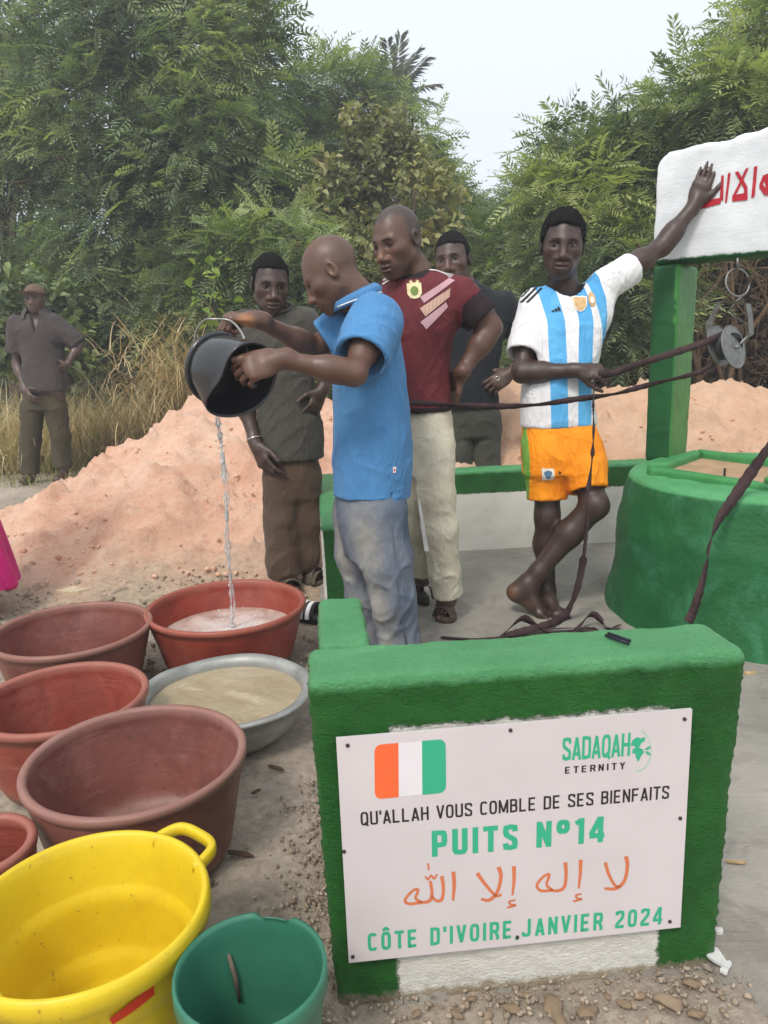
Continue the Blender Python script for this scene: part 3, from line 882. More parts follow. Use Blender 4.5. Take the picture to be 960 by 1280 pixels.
tag(scatter('clods', rs, np.stack([px, py, hh + 0.012], -1), sz, m_clod, seed=3), kind='stuff', label='loose clods of pinkish earth strewn over the dug heap', cat='earth clods')
m_grav = rock_mat('gravel', [(0.0, lin(134, 119, 102)), (0.5, lin(162, 145, 126)), (1.0, lin(184, 168, 150))])
pos = []; siz = []
for i in range(1900):                                  # toe of the heap, behind the basins
    x, y = r_.uniform(-2.6, -0.15), r_.uniform(2.55, 4.0)
    if heap_h(np.array([x]), np.array([y]))[0] > 0.04 + 0.06 * r_.random() ** 3: continue
    pos.append((x, y, 0.004 + max(0, heap_h(np.array([x]), np.array([y]))[0]))); siz.append(0.005 + 0.016 * r_.random() ** 3)
for i in range(1500):                                  # along the left flank of the near wall
    u = -abs(r_.normal(0, 0.055)) - 0.002; v = r_.uniform(-0.08, 0.75); p_ = wl(u, v); pos.append((p_[0], p_[1], 0.002)); siz.append(0.0012 + 0.0075 * r_.random() ** 4.0)
for i in range(1700):                                  # under the near wall
    u = r_.uniform(-0.15, 0.95); v = -abs(r_.normal(0, 0.07)) + 0.0; p_ = wl(u, v); pos.append((p_[0], p_[1], 0.002)); siz.append(0.0012 + 0.0085 * r_.random() ** 4.2)
for i in range(500):
    x, y = r_.uniform(-1.4, -0.1), r_.uniform(0.7, 2.8); pos.append((x, y, 0.001)); siz.append(0.0018 + 0.006 * r_.random() ** 4)
tag(scatter('gravel', rs, np.array(pos), siz, m_grav, seed=4), kind='stuff', label='grey brown gravel and crumbs lying along the wall foot and heap', cat='gravel')
# stones large enough to pick out, pieces of the ground
m_st = rock_mat('stone', [(0.0, lin(142, 122, 100)), (0.5, lin(160, 140, 118)), (1.0, lin(144, 134, 122))])
big = rock_shapes(5, 950, 3)
me_st = []
for i, (V, F) in enumerate(big):
    o = mesh('stone', V, F, m_st, None, True, attrs=dict(tint=np.full(len(V), i / 4)))
    me_st.append(o.data); bpy.data.objects.remove(o)
def stone(px, py, wpx, z=0.0, k=None, flat=0.8):
    p = gz(px, py, z); s_ = wpx * 0.5 * np.linalg.norm(p - np.array([0, 0, CAM_H])) / FPX
    o = bpy.data.objects.new('stone', me_st[(k if k is not None else int(px)) % 5]); o.scale = (s_, s_ * 0.85, s_ * flat); o.rotation_euler = (0.2, 0.1, px * 1.3); o.location = tuple(p + np.array([0, 0, s_ * 0.25]))
    link(o, ground); return o
for (a, b_, w_) in [(690, 1262, 40), (735, 1268, 34), (640, 1262, 26), (612, 1272, 22), (570, 1270, 20), (780, 1256, 22), (836, 1258, 46), (865, 1232, 26), (716, 1240, 16), (548, 1258, 14), (655, 1244, 13), (590, 1250, 15), (895, 1190, 22), (884, 1210, 20), (908, 1180, 14), (800, 1246, 18), (760, 1246, 14), (520, 1268, 17), (700, 1278, 24), (870, 1270, 24),
                     (365, 1128, 11), (378, 1160, 12), (392, 1186, 13), (352, 1050, 11), (372, 1092, 12), (360, 1010, 10), (398, 1225, 12)]:
    stone(a, b_, w_ * 0.72)
for (a, b_, w_) in [(52, 742, 24), (148, 745, 26), (133, 752, 18), (38, 748, 20), (168, 772, 14), (178, 800, 15), (190, 830, 14), (185, 782, 12), (172, 845, 12), (20, 742, 14), (382, 640, 20), (384, 655, 16), (378, 672, 13)]:
    stone(a, b_, w_, 0.0)
# flat white slab of broken render at the wall's right foot, and leaf litter
def flake(name, px, py, w_, h_, col, rot=0.0, z=0.0, thick=0.008, seed=0, parent=None):
    p = gz(px, py, z); k_ = np.linalg.norm(p - np.array([0, 0, CAM_H])) / FPX; r_ = np.random.default_rng(seed); n = 11; V = []
    for zz in (0, thick):
        for i in range(n):
            t = 6.283 * i / n; q = 0.75 + 0.45 * np.random.default_rng(seed * 50 + i).random(); x, y = math.cos(t) * w_ * 0.5 * k_ * q, math.sin(t) * h_ * 0.5 * k_ * 1.6 * q
            V.append(p + np.array([x * math.cos(rot) - y * math.sin(rot), x * math.sin(rot) + y * math.cos(rot), zz]))
    F = [(i, (i + 1) % n, n + (i + 1) % n, n + i) for i in range(n)] + [tuple(range(n))[::-1], tuple(range(n, 2 * n))]
    return mesh(name, np.array(V), F, col, parent, False)
m_plas = simple('broken render', lin(196, 194, 190), 0.9, 0.12, 40, bump=0.4)
flake('plaster_flake', 896, 1197, 20, 18, m_plas, 0.4, 0.018, 0.005, 3, ground); flake('plaster_flake', 897, 1166, 7, 7, m_plas, 1.4, 0.022, 0.008, 5, ground); flake('plaster_flake', 905, 1215, 8, 5, m_plas, 0.4, 0.018, 0.005, 6, ground)
flake('stone_chip', 100, 742, 46, 16, simple('pale chip', lin(196, 178, 150), 0.9, 0.2, 30), 0.5, 0.01, 0.03, 8, ground)
m_leaf = simple('dry leaf', lin(176, 150, 112), 0.8, 0.3, 50)
for (a, b_, w_, h_, ro, sd) in [(938, 842, 16, 5, 0.3, 11), (920, 1078, 22, 3, -0.2, 12), (300, 1068, 36, 5, -0.3, 13), (262, 1105, 14, 4, 0.5, 14), (320, 990, 12, 3, 0.7, 15), (345, 960, 26, 3, -0.5, 16)]:
    tag(flake('leaf', a, b_, w_, h_, m_leaf if sd < 13 else simple('dead leaf %d' % sd, lin(86, 66, 52), 0.85), ro, 0.024 if a > 500 else 0.006, 0.004, sd, ground))

# ------------------------------------------------------------------ painted masonry
def green_paint(name, c1, c2, patch=None, bstr=0.8, bscale=70, wob=0.0, white=None, rough=0.5):
    """brushed green paint over rough render; white = attribute that turns the paint to whitewash"""
    b = NB(name)
    f = b.noise(6, 6, 0.65, dist=0.6)
    c = b.ramp(f, [(0.3, c1), (0.7, c2)])
    if patch is not None: c = b.mix(b.ramp(b.noise(3.6, 6, 0.62, dist=0.5), [(0.48, 0.0), (0.74, 0.75)]), c, patch)
    if white:
        wn = b.math('ADD', b.attr(white), b.math('MULTIPLY', b.math('SUBTRACT', b.noise(45, 5, 0.7), 0.5), 0.05))
        ww = b.ramp(b.noise(8, 5), [(0.3, lin(206, 202, 192)), (0.7, lin(226, 222, 212))])
        c = b.mix(b.step(wn, 0.0, 0.004), c, ww)
    c = b.mix(b.ramp(b.noise(170, 3, 0.6), [(0.70, 0.0), (0.78, 0.35)]), c, vary(c2, 1.9))
    h = b.math('ADD', b.noise(bscale, 6, 0.7, dist=0.3), b.math('MULTIPLY', b.noise(bscale * 3, 4, 0.7), 0.5))
    return b.bsdf(c, rough, 0.35, h, bstr, 0.012)
def rough_block(name, P8, parent, mat, h=0.012, amp=0.004, round_=0.012, attrs=None, seed=0, stucco=0.0):
    """masonry block with uneven rendered faces: P8 = corner list (4 bottom, 4 top, both counter-clockwise)"""
    P8 = np.asarray(P8, float); lo = P8.min(0) - 0.05; hi = P8.max(0) + 0.05
    cen = P8.mean(0); faces = [(0, 1, 5, 4), (1, 2, 6, 5), (2, 3, 7, 6), (3, 0, 4, 7), (4, 5, 6, 7), (3, 2, 1, 0)]
    pl = []
    for f in faces:
        q = P8[list(f)]; n = np.cross(q[2] - q[0], q[3] - q[1]); n = unit(n); c = q.mean(0)
        if n @ (c - cen) < 0: n = -n
        pl.append((c, n))
    v = Vol(lo, hi, h)
    def f(P):
        d = None
        for c, n in pl:
            t = (P[0] - c[0]) * n[0] + (P[1] - c[1]) * n[1] + (P[2] - c[2]) * n[2]
            d = t if d is None else smax(d, t, round_ * 2)
        return d
    v.op(f, P8.min(0) - 0.02, P8.max(0) + 0.02, 0.0)
    V, F = v.surf()
    N = vnormals(V, F); V = V + N * (amp * (0.7 * fbm(V, 11, seed) + 0.5 * pnoise(V, 38, seed + 3)))[:, None]
    if stucco:
        A_ = attrs(V) if attrs else {}
        k_ = np.where(A_.get('top', np.full(len(V), -1.0)) > 0, 0.3, 1.0) * np.where(A_.get('white', np.full(len(V), -1.0)) > 0, 0.7, 1.0)
        Q = V @ np.array([[0.9, 0, 0.25], [0, 1, 0], [-0.25, 0, 1.6]])
        n_ = pnoise(Q, 95, seed + 7, 11) + 0.9 * pnoise(Q, 190, seed + 8, 11)
        V = V + vnormals(V, F) * (stucco * k_ * (n_ + 0.5 * np.clip(n_, 0, 3) ** 2))[:, None]
    return mesh(name, V, F, mat, parent, attrs=attrs(V) if attrs else None)
H_W = 0.704 * S_
def prism(u0, u1, v0, v1, z0, z1, flare=0.0):
    return [wl(u0 + flare, v0, z0), wl(u1 - flare, v0, z0), wl(u1 - flare, v1, z0), wl(u0 + flare, v1, z0), wl(u0, v0, z1), wl(u1, v0, z1), wl(u1, v1, z1), wl(u0, v1, z1)]
G1, G2 = lin(24, 98, 28), lin(52, 134, 48)
T1, T2 = lin(66, 132, 80), lin(86, 152, 100)
def wall_paint(name, inset):
    b = NB(name)
    c = b.ramp(b.noise(6, 6, 0.65, dist=0.6), [(0.3, G1), (0.7, G2)])
    t = b.ramp(b.noise(5, 6, 0.6, dist=0.5), [(0.3, T1), (0.7, T2)])
    edge = b.math('ADD', b.attr('top'), b.math('MULTIPLY', b.math('SUBTRACT', b.noise(30, 4, 0.7), 0.5), 0.02))
    c = b.mix(b.step(edge, 0.0, 0.006), c, t)
    wn = b.math('ADD', b.attr('white'), b.math('MULTIPLY', b.math('SUBTRACT', b.noise(60, 5, 0.75), 0.5), 0.03))
    ww = b.ramp(b.noise(8, 5), [(0.3, lin(228, 224, 213)), (0.7, lin(242, 239, 230))])
    c = b.mix(b.step(wn, 0.0, 0.003), c, ww)
    dn = b.math('ADD', b.attr('foot'), b.math('MULTIPLY', b.math('SUBTRACT', b.noise(50, 5, 0.75), 0.5), 0.05))
    c = b.mix(b.step(dn, 0.0, 0.006), c, lin(176, 162, 138))
    mp = b.n('ShaderNodeMapping'); mp.inputs['Scale'].default_value = (1, 1, 2.2); mp.inputs['Rotation'].default_value = (0, 0.5, 0); b.l(b.obj(), mp.inputs[0])
    hgt = b.math('ADD', b.noise(95, 7, 0.72, co=mp.outputs[0], dist=0.6), b.math('MULTIPLY', b.noise(260, 4, 0.7), 0.5))
    hs_ = b.math('MULTIPLY', hgt, b.math('SUBTRACT', 1.0, b.math('MULTIPLY', b.step(edge, 0.0, 0.006), 0.75)))
    hs_ = b.math('MULTIPLY', hs_, b.math('SUBTRACT', 1.0, b.math('MULTIPLY', b.step(wn, 0.0, 0.003), 0.65)))
    c = b.mix(b.ramp(b.noise(19, 6, 0.75, dist=0.8), [(0.62, 0.0), (0.74, 0.32)]), c, b.mix(1.0, c, (0.55, 0.62, 0.6), 'MULTIPLY'))
    c = b.mix(b.ramp(b.noise(220, 2, 0.5), [(0.73, 0.0), (0.77, 0.45)]), c, lin(150, 184, 146))
    return b.bsdf(c, b.ramp(b.noise(24, 5), [(0.3, 0.36), (0.7, 0.66)]), 0.45, hs_, 1.0, 0.020)
WP = wall_paint('green wall paint', True)
def wall_attr(kind):
    def f(V):
        d = V[:, :2] - A2; u = d @ U2 / S_; v = d @ N2 / S_; z = V[:, 2] / S_
        top = z - (0.704 if kind == 'near' else 0.53 if kind == 'far' else 0.60) + 0.022
        if kind == 'near':
            wht = np.minimum(np.minimum(u - 0.128, 0.672 - u), np.minimum(0.600 - z, 0.05 - v)); wht = np.where(v > 0.04, -1, wht)
            foot = 0.012 - z + 0 * u
        elif kind == 'far':
            wht = np.where(v < 3.30, np.minimum(0.385 - z, np.minimum(u - 0.16, 3.26 - v)), -1)
            wht = np.maximum(wht, np.where(u < 0.035, 0.50 - z - 0.0, -1))
            foot = np.full(len(V), -1.0)
        return dict(top=top * S_, white=wht * S_, foot=foot * S_)
    return f
low = empty('boundary_wall', wl(0.4 * S_, 0.08 * S_), 'low green wall with the white signboard fixed on its face', 'wall')
rough_block('wall', prism(-0.020 * S_, 0.822 * S_, 0, 0.160 * S_, -0.02, H_W, 0.020), low, WP, 0.0056, 0.0022, 0.009, wall_attr('near'), 11, 0.0008)
rough_block('wall_return', prism(0.004 * S_, 0.108 * S_, 0.165 * S_, 0.475 * S_, -0.02, H_W - 0.003), low, WP, 0.0065, 0.002, 0.007, wall_attr('near'), 15, 0.0009)
far = empty('boundary_wall', wl(1.0 * S_, 3.28 * S_), 'low green and white wall closing off the far side of the platform', 'wall')
HF = 0.53 * S_
rough_block('wall', prism(0.02 * S_, 2.9 * S_, 3.215 * S_, 3.365 * S_, -0.02, HF), far, WP, 0.015, 0.0022, 0.009, wall_attr('far'), 21)
rough_block('wall_return', prism(0.025 * S_, 0.155 * S_, 1.97 * S_, 3.21 * S_, -0.02, HF + 0.004), far, WP, 0.0085, 0.0022, 0.008, wall_attr('far'), 25, 0.0009)
# ------------------------------------------------------------------ well ring, post and beam
WC = np.array([1.82, 3.42]) * S_; WR_T, WR_B, WZ = 0.665 * S_, 0.755 * S_, 0.665 * S_
b = NB('worn green paint')
c = b.ramp(b.noise(3.2, 6, 0.62, dist=0.6), [(0.3, lin(20, 84, 38)), (0.55, lin(30, 100, 50)), (0.75, lin(44, 116, 66))])
c = b.mix(b.ramp(b.noise(4.2, 7, 0.66, dist=0.9), [(0.50, 0.0), (0.70, 0.7)]), c, lin(66, 136, 98))
c = b.mix(b.ramp(b.noise(2.3, 4, 0.6, dist=0.4), [(0.55, 0.0), (0.68, 0.55)]), c, lin(18, 74, 28))
c = b.mix(b.ramp(b.noise(80, 4, 0.7), [(0.68, 0.0), (0.8, 0.35)]), c, lin(110, 176, 140))
c = b.mix(b.step(b.attr('lip'), 0.5, 0.2), c, b.ramp(b.noise(7, 5, 0.6), [(0.3, lin(70, 142, 86)), (0.7, lin(92, 164, 110))]))
well_m = b.bsdf(c, 0.55, 0.35, b.math('ADD', b.noise(22, 7, 0.7), b.math('MULTIPLY', b.noise(120, 4, 0.7), 0.3)), 0.6, 0.014)
well = empty('well', (WC[0], WC[1], 0), 'round green concrete well curb with a square hatch in its top', 'well')
prof = [(WR_B + 0.004, -0.01), (WR_B, 0.03), (WR_B - 0.012, 0.10), (WR_B - 0.035, 0.22), (WR_T + 0.04, 0.38), (WR_T + 0.014, 0.50), (WR_T + 0.004, WZ - 0.03), (WR_T - 0.008, WZ - 0.008), (WR_T - 0.03, WZ), (WR_T - 0.10, WZ + 0.002), (WR_T * 0.45, WZ + 0.001)]
pr = []
for (r0, z0), (r1, z1) in zip(prof[:-1], prof[1:]):
    k = max(1, int(math.hypot(r1 - r0, z1 - z0) / 0.02))
    pr += [(r0 + (r1 - r0) * i / k, z0 + (z1 - z0) * i / k) for i in range(k)]
pr.append(prof[-1]); NS = 160; V = []; F = []
for (r0, z0) in pr:
    for i in range(NS):
        t = 6.2831853 * i / NS; V.append((WC[0] + r0 * math.cos(t), WC[1] + r0 * math.sin(t), z0))
for j in range(len(pr) - 1):
    for i in range(NS): F.append((j * NS + i, j * NS + (i + 1) % NS, (j + 1) * NS + (i + 1) % NS, (j + 1) * NS + i))
V = np.array(V); F = np.array(F)
V += (vnormals(V, F) * (0.006 * fbm(V, 5, 31) + 0.0025 * pnoise(V, 26, 33))[:, None])
mesh('curb', V, F, well_m, well, attrs=dict(lip=(V[:, 2] > WZ - 0.014).astype(float)))
# hatch: four kerbs round a square opening, a sandy lid below them
hz = WZ + 0.002
HL, HB, HFR = gz(806, 592, WZ)[:2], gz(868, 572.5, WZ)[:2], gz(966, 616, WZ)[:2]
HBR = HB + (HFR - HL)
cor = [HL, HFR, HBR, HB]; cm_ = np.mean(cor, 0)
kerb_m = green_paint('hatch paint', lin(56, 128, 68), lin(74, 150, 88), bstr=0.5)
ed = 0.045
inn = [cm_ + (q - cm_) * (1 - 2 * ed / np.linalg.norm(q - cm_)) for q in cor]
def kerb(i, j, z1, dw=0.0):
    a, b_, c_, d_ = cor[i], cor[j], inn[j], inn[i]
    e = unit(np.append(b_ - a, 0))[:2] * 0.003
    P8 = [np.append(q, WZ - 0.02) for q in (a + e, b_ - e, c_ - e, d_ + e)] + [np.append(q, z1) for q in (a + e, b_ - e, c_ - e, d_ + e)]
    return rough_block('hatch_kerb', P8, well, kerb_m, 0.008, 0.0015, 0.006, seed=i + 60)
for i, j, z1 in ((0, 1, WZ + 0.010), (1, 2, WZ + 0.025), (2, 3, WZ + 0.030), (3, 0, WZ + 0.027)): kerb(i, j, z1 + 0.016)
lid_m = simple('sandy lid', lin(168, 138, 108), 0.95, 0.2, 9, bump=0.6, bscale=40)
lp = [cm_ + (q - cm_) * 1.02 for q in inn]
mb = MB(); mb.add([np.append(q, WZ + 0.012) for q in lp] + [np.append(q, WZ - 0.012) for q in lp], [(0, 1, 2, 3), (7, 6, 5, 4), (0, 4, 5, 1), (1, 5, 6, 2), (2, 6, 7, 3), (3, 7, 4, 0)])
lid_o = mb.build('lid', lid_m, well, False)
q = gz(905, 600, WZ + 0.01); mb = MB(); mb.tube([q + (0, 0, -0.008), q + (0.001, 0, 0.045)], 0.0045, 6); mb.build('pin', simple('rusty pin', lin(48, 40, 36), 0.8), lid_o)

BYL, BYR = 3.50, 3.22                                   # beam distance at its left end and where it leaves the view
def bm_pt(px, py):
    """place on the front face of the beam"""
    a = at(816, 330, BYL)[:2]; c_ = at(960, 318, BYR)[:2]; d = unit(np.append(c_ - a, 0))[:2]; n = np.array([-d[1], d[0]]); r = ray(px, py); t = (a @ n) / (r[:2] @ n)
    return np.array([0, 0, CAM_H]) + r * t
B0, B1 = at(816, 330, BYL), at(960, 318, BYR)
bd = unit(np.array([B1[0] - B0[0], B1[1] - B0[1], 0])); bn = np.array([-bd[1], bd[0], 0])      # bn points away from the viewer
zb = (B0[2] + B1[2]) / 2
ztl, ztr = bm_pt(818, 192)[2], bm_pt(960, 155)[2]
gan = empty('gantry', (*(at(838, 573, BYL)[:2]), WZ), 'green post and deep white beam with red Arabic lettering over the well', 'well frame')
LB = 1.75; TB = 0.20
b = NB('white beam paint')
wc = b.ramp(b.noise(5, 6, 0.62, dist=0.4), [(0.3, lin(208, 210, 213)), (0.7, lin(229, 231, 233))])
gc = b.ramp(b.noise(8, 5), [(0.3, lin(20, 76, 36)), (0.7, lin(36, 100, 50))])
ee = b.math('ADD', b.attr('under'), b.math('MULTIPLY', b.math('SUBTRACT', b.noise(24, 4, 0.7), 0.5), 0.03))
wc = b.mix(b.step(ee, 0.0, 0.004), wc, gc)
mp = b.n('ShaderNodeMapping'); mp.inputs['Scale'].default_value = (1, 1, 3.0); b.l(b.obj(), mp.inputs[0])
beam_m = b.bsdf(wc, 0.8, 0.25, b.math('ADD', b.noise(26, 7, 0.68, co=mp.outputs[0], dist=0.5), b.math('MULTIPLY', b.noise(120, 3), 0.3)), 0.35, 0.008)
o0 = np.array([B0[0], B0[1], 0]) - bd * 0.004
def bq(l, t, z): return o0 + bd * l + bn * t + np.array([0, 0, z])
lo_ = np.minimum.reduce([bq(0, 0, zb), bq(LB, 0, zb), bq(0, TB, zb), bq(LB, TB, zb)]) - 0.06; hi_ = np.maximum.reduce([bq(0, 0, 2.05), bq(LB, 0, 2.05), bq(0, TB, 2.05), bq(LB, TB, 2.05)]) + 0.06
v = Vol(lo_, hi_, 0.0135)
ln_top = lambda l: np.interp(l, [0, 0.05, 0.30, 0.33, 0.55, 0.9, LB], [ztl - 0.035, ztl + 0.004, ztl + 0.010, ztl + 0.018, ztr + 0.004, ztr + 0.01, ztr])
def fb(P):
    x, y, z = P[0] - o0[0], P[1] - o0[1], P[2]
    l = x * bd[0] + y * bd[1]; t = x * bn[0] + y * bn[1]
    d = smax(np.maximum(-l, l - LB), np.maximum(-t, t - TB), 0.02)
    zt = ln_top(l.ravel()).reshape(l.shape) + 0.0035 * np.sin(l * 43 + 1.3 * np.sin(l * 17))
    return smax(smax(d, z - zt, 0.022), (zb - z), 0.012)
v.op(fb, lo_ + 0.03, hi_ - 0.03, 0.0)
V, F = v.surf(); V = V + vnormals(V, F) * (0.004 * fbm(V, 9, 41) + 0.002 * pnoise(V, 30, 43))[:, None]
beam = mesh('beam', V, F, beam_m, gan, attrs=dict(under=zb + 0.016 - V[:, 2]))
bvb = bvh_of(V, F)
# post, flush with the beam face
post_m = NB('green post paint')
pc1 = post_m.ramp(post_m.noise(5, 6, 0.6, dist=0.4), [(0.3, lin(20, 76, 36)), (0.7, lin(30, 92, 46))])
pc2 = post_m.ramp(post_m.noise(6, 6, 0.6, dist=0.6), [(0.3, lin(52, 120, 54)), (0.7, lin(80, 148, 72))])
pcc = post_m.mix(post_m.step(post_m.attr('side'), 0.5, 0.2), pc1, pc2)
pm = post_m.bsdf(pcc, 0.5, 0.35, post_m.noise(40, 6, 0.7), 0.4, 0.008)
p_l = bm_pt(812, 420); p_c = bm_pt(845, 420)
wl_ = np.linalg.norm((p_c - p_l)[:2]); l0 = (p_l - o0)[:2] @ bd[:2]
dep = 0.29
def pq(l, t, z): return bq(l0 + l, 0.003 + t, z)
P8 = [pq(-0.004, 0, WZ - 0.02), pq(wl_ - 0.006, 0, WZ - 0.02), pq(wl_ - 0.006, dep, WZ - 0.02), pq(-0.004, dep, WZ - 0.02), pq(0, 0, zb - 0.002), pq(wl_, 0, zb - 0.002), pq(wl_, dep + 0.01, zb - 0.002), pq(0, dep + 0.01, zb - 0.002)]
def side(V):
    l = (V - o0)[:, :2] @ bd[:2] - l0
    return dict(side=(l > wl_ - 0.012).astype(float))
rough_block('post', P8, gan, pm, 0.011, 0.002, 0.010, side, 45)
P8r = [q + bd * (1.24) for q in P8]
rough_block('post', P8r, gan, pm, 0.02, 0.002, 0.010, lambda V: dict(side=np.zeros(len(V))), 46)
# red lettering on the beam: brush strokes, drawn where they are painted
red = simple('red paint', lin(176, 28, 44), 0.6, 0.12, 30)
fb_fr = (o0 + np.array([0, 0, 0]), bd, np.array([0, 0, 1.0]), bn)
def bp(px, py): q = bm_pt(px, py) - o0; return (q @ bd, q[2])
def z2(x, y): return (780 + x / 4.0, 140 + y / 5.333)
def Z(x, y): return bp(780 + x * 180 / 960, 140 + y * 240 / 1280)
strokes = [
    [Z(568, 450), Z(582, 446), Z(580, 600), Z(558, 606)], [Z(650, 425), Z(668, 422), Z(664, 590), Z(640, 594)], [Z(696, 410), Z(714, 406), Z(688, 604), Z(674, 608)],
    [Z(480, 600), Z(645, 572), Z(648, 612), Z(486, 655)], [Z(430, 640), Z(486, 598), Z(490, 652), Z(440, 650)], [Z(868, 366), Z(890, 360), Z(872, 560), Z(848, 574)],
    [Z(812, 380), Z(834, 372), Z(744, 560), Z(722, 566)], [Z(742, 402), Z(764, 396), Z(824, 500), Z(800, 512)], [Z(800, 500), Z(824, 496), Z(824, 580), Z(802, 586)], [Z(722, 556), Z(824, 536), Z(822, 586), Z(722, 598)],
    [Z(902, 488), Z(930, 420), Z(946, 426), Z(918, 520)], [Z(900, 500), Z(926, 486), Z(960, 520), Z(936, 552)], [Z(930, 548), Z(1010, 520), Z(1010, 556), Z(940, 556)], [Z(930, 424), Z(960, 410), Z(985, 520), Z(955, 540)], [Z(1010, 380), Z(1030, 374), Z(1020, 552), Z(1000, 556)], [Z(1060, 370), Z(1080, 364), Z(1072, 545), Z(1050, 549)], [Z(1020, 516), Z(1180, 500), Z(1180, 540), Z(1020, 556)], [Z(1150, 345), Z(1175, 340), Z(1180, 540), Z(1160, 540)]]
let = decal('lettering', strokes, fb_fr, bvb, red, beam, 0.0025)

# ------------------------------------------------------------------ pulley on a ring under the beam
steel = simple('dull steel', lin(128, 128, 126), 0.45, 0.25, 40, Metallic=0.55)
PY_ = 3.30
def pp(px, py, dy=0.0): return at(px, py, PY_ + dy)
pul = empty('pulley', pp(915, 395), 'grey steel pulley hanging on a ring below the white beam', 'pulley')
kx = mpp(400, PY_)
mb = MB(); c = pp(922, 353); mb.tube([c + np.array([14.5 * kx * math.cos(t), 0.02 * math.sin(t), 17 * kx * math.sin(t)]) for t in np.linspace(0.3, 6.1, 34)], 0.0042, 8); mb.build('hook_ring', steel, pul)
mb = MB(); mb.tube([pp(922, 336), pp(922, 322)], 0.006, 8); mb.build('hook_ring', steel, pul)
mb = MB(); mb.tube([pp(934, 366), pp(927, 371), pp(921, 376), pp(913, 385), pp(918, 396), pp(934, 405)], 0.003, 6); mb.build('wire', steel, pul)
def strip(pts, wv, hw, th, name, mat, par):
    V = []; F = []
    for p_, w_ in zip(pts, wv):
        w_ = unit(w_); V += [p_ + w_ * hw, p_ - w_ * hw, p_ - w_ * hw + np.array([0, th, -th * 0.3]), p_ + w_ * hw + np.array([0, th, -th * 0.3])]
    for i in range(len(pts) - 1):
        for k in range(4): F.append((i * 4 + k, i * 4 + (k + 1) % 4, i * 4 + 4 + (k + 1) % 4, i * 4 + 4 + k))
    F += [(3, 2, 1, 0), tuple(len(V) - 4 + i for i in range(4))]
    return mesh(name, np.array(V), F, mat, par, False)
axl = unit(np.array([0.80, -0.60, 0.02]))               # axle direction
P1, P2 = pp(899, 432, 0.03), pp(917, 433.5, -0.04)
tilt = unit(np.array([0.60, -0.75, 0.26]))
def disc(c, r, ax, th, n=40, dish=0.008):
    a = unit(np.cross(ax, (0, 0, 1.0))); b_ = np.cross(ax, a); V = []; F = []
    rings = [(0.0, dish), (0.25, dish), (0.5, dish * 0.6), (0.85, 0.0), (0.97, -0.002), (1.0, 0.0)]
    for sgn in (1, -1):
        for rr, dz in rings:
            for i in range(n):
                t = 6.2832 * i / n; V.append(c + (a * math.cos(t) + b_ * math.sin(t)) * r * max(rr, 0.01) + ax * (sgn * th / 2 + (dz if sgn > 0 else dz)))
    L = len(rings)
    for s_ in (0, 1):
        for j in range(L - 1):
            for i in range(n):
                q = (s_ * L + j) * n; f = (q + i, q + (i + 1) % n, q + n + (i + 1) % n, q + n + i); F.append(f if s_ == 0 else f[::-1])
    q0, q1 = (L - 1) * n, (2 * L - 1) * n
    for i in range(n): F.append((q0 + i, q0 + (i + 1) % n, q1 + (i + 1) % n, q1 + i))
    return np.array(V), F
rw = 27.5 * kx
V, F = disc(P2, rw, tilt, 0.007); mesh('pulley_plate', V, F, steel, pul)
V, F = disc(P1, rw * 0.95, tilt, 0.007); mesh('pulley_plate', V, F, steel, pul)
V, F = disc((P1 + P2) / 2, rw * 0.62, unit(P2 - P1), np.linalg.norm(P2 - P1) * 0.9, dish=0.0); mesh('wheel', V, F, simple('dark wheel', lin(52, 52, 56), 0.6, 0.2), pul)
mb = MB(); mb.tube([P1 - (P2 - P1) * 0.35, P2 + (P2 - P1) * 0.35], 0.007, 8); mb.build('axle', steel, pul)
strip([P1 + np.array([-0.03, 0.0, 0.0]), pp(886, 405, 0.04), pp(899.5, 376.5, 0.0), pp(917, 377.5, -0.02)], [(0.5, -0.7, 0.1), (0.5, -0.7, 0.1), (0, -1, 0.2), (0, -1, 0.2)], 0.016, 0.004, 'bracket', steel, pul)
strip([pp(899.5, 376.5, -0.002), pp(917, 378, -0.03), pp(933, 379.5, -0.05)], [(0, -1, 0.25)] * 3, 0.013, 0.004, 'bracket', steel, pul)
strip([pp(935.5, 379.5, -0.055), pp(938.5, 400, -0.06), pp(939.5, 418, -0.06), pp(926, 428, -0.065)], [(1, 0.2, 0), (1, 0.2, 0), (1, 0.2, 0), (0.6, 0.2, 0.9)], 0.011, 0.006, 'bracket', steel, pul)

# ------------------------------------------------------------------ the flat brown rope (webbing strap)
web = NB('brown webbing'); wc_ = web.ramp(web.noise(14, 4), [(0.3, lin(50, 36, 38)), (0.7, lin(78, 60, 60))])
wvt = web.n('ShaderNodeTexWave', wave_type='BANDS'); wvt.inputs['Scale'].default_value = 220; web.l(web.obj(), wvt.inputs['Vector'])
web_m = web.bsdf(wc_, 0.85, 0.2, wvt.outputs['Fac'], 0.2, 0.001)
rope = empty('rope', gz(690, 778, 0.02), 'flat brown webbing rope running from the pulley to hands and a coil on the floor', 'rope')
def spline(P, n):
    P = np.asarray(P, float); t = np.arange(len(P)); T = np.linspace(0, len(P) - 1, n); out = []
    for j in range(P.shape[1]):
        m = np.gradient(P[:, j]); i = np.clip(T.astype(int), 0, len(P) - 2); u = T - i; y = P[:, j]
        out.append((2 * u ** 3 - 3 * u ** 2 + 1) * y[i] + (u ** 3 - 2 * u ** 2 + u) * m[i] + (-2 * u ** 3 + 3 * u ** 2) * y[i + 1] + (u ** 3 - u ** 2) * m[i + 1])
    return np.stack(out, -1)
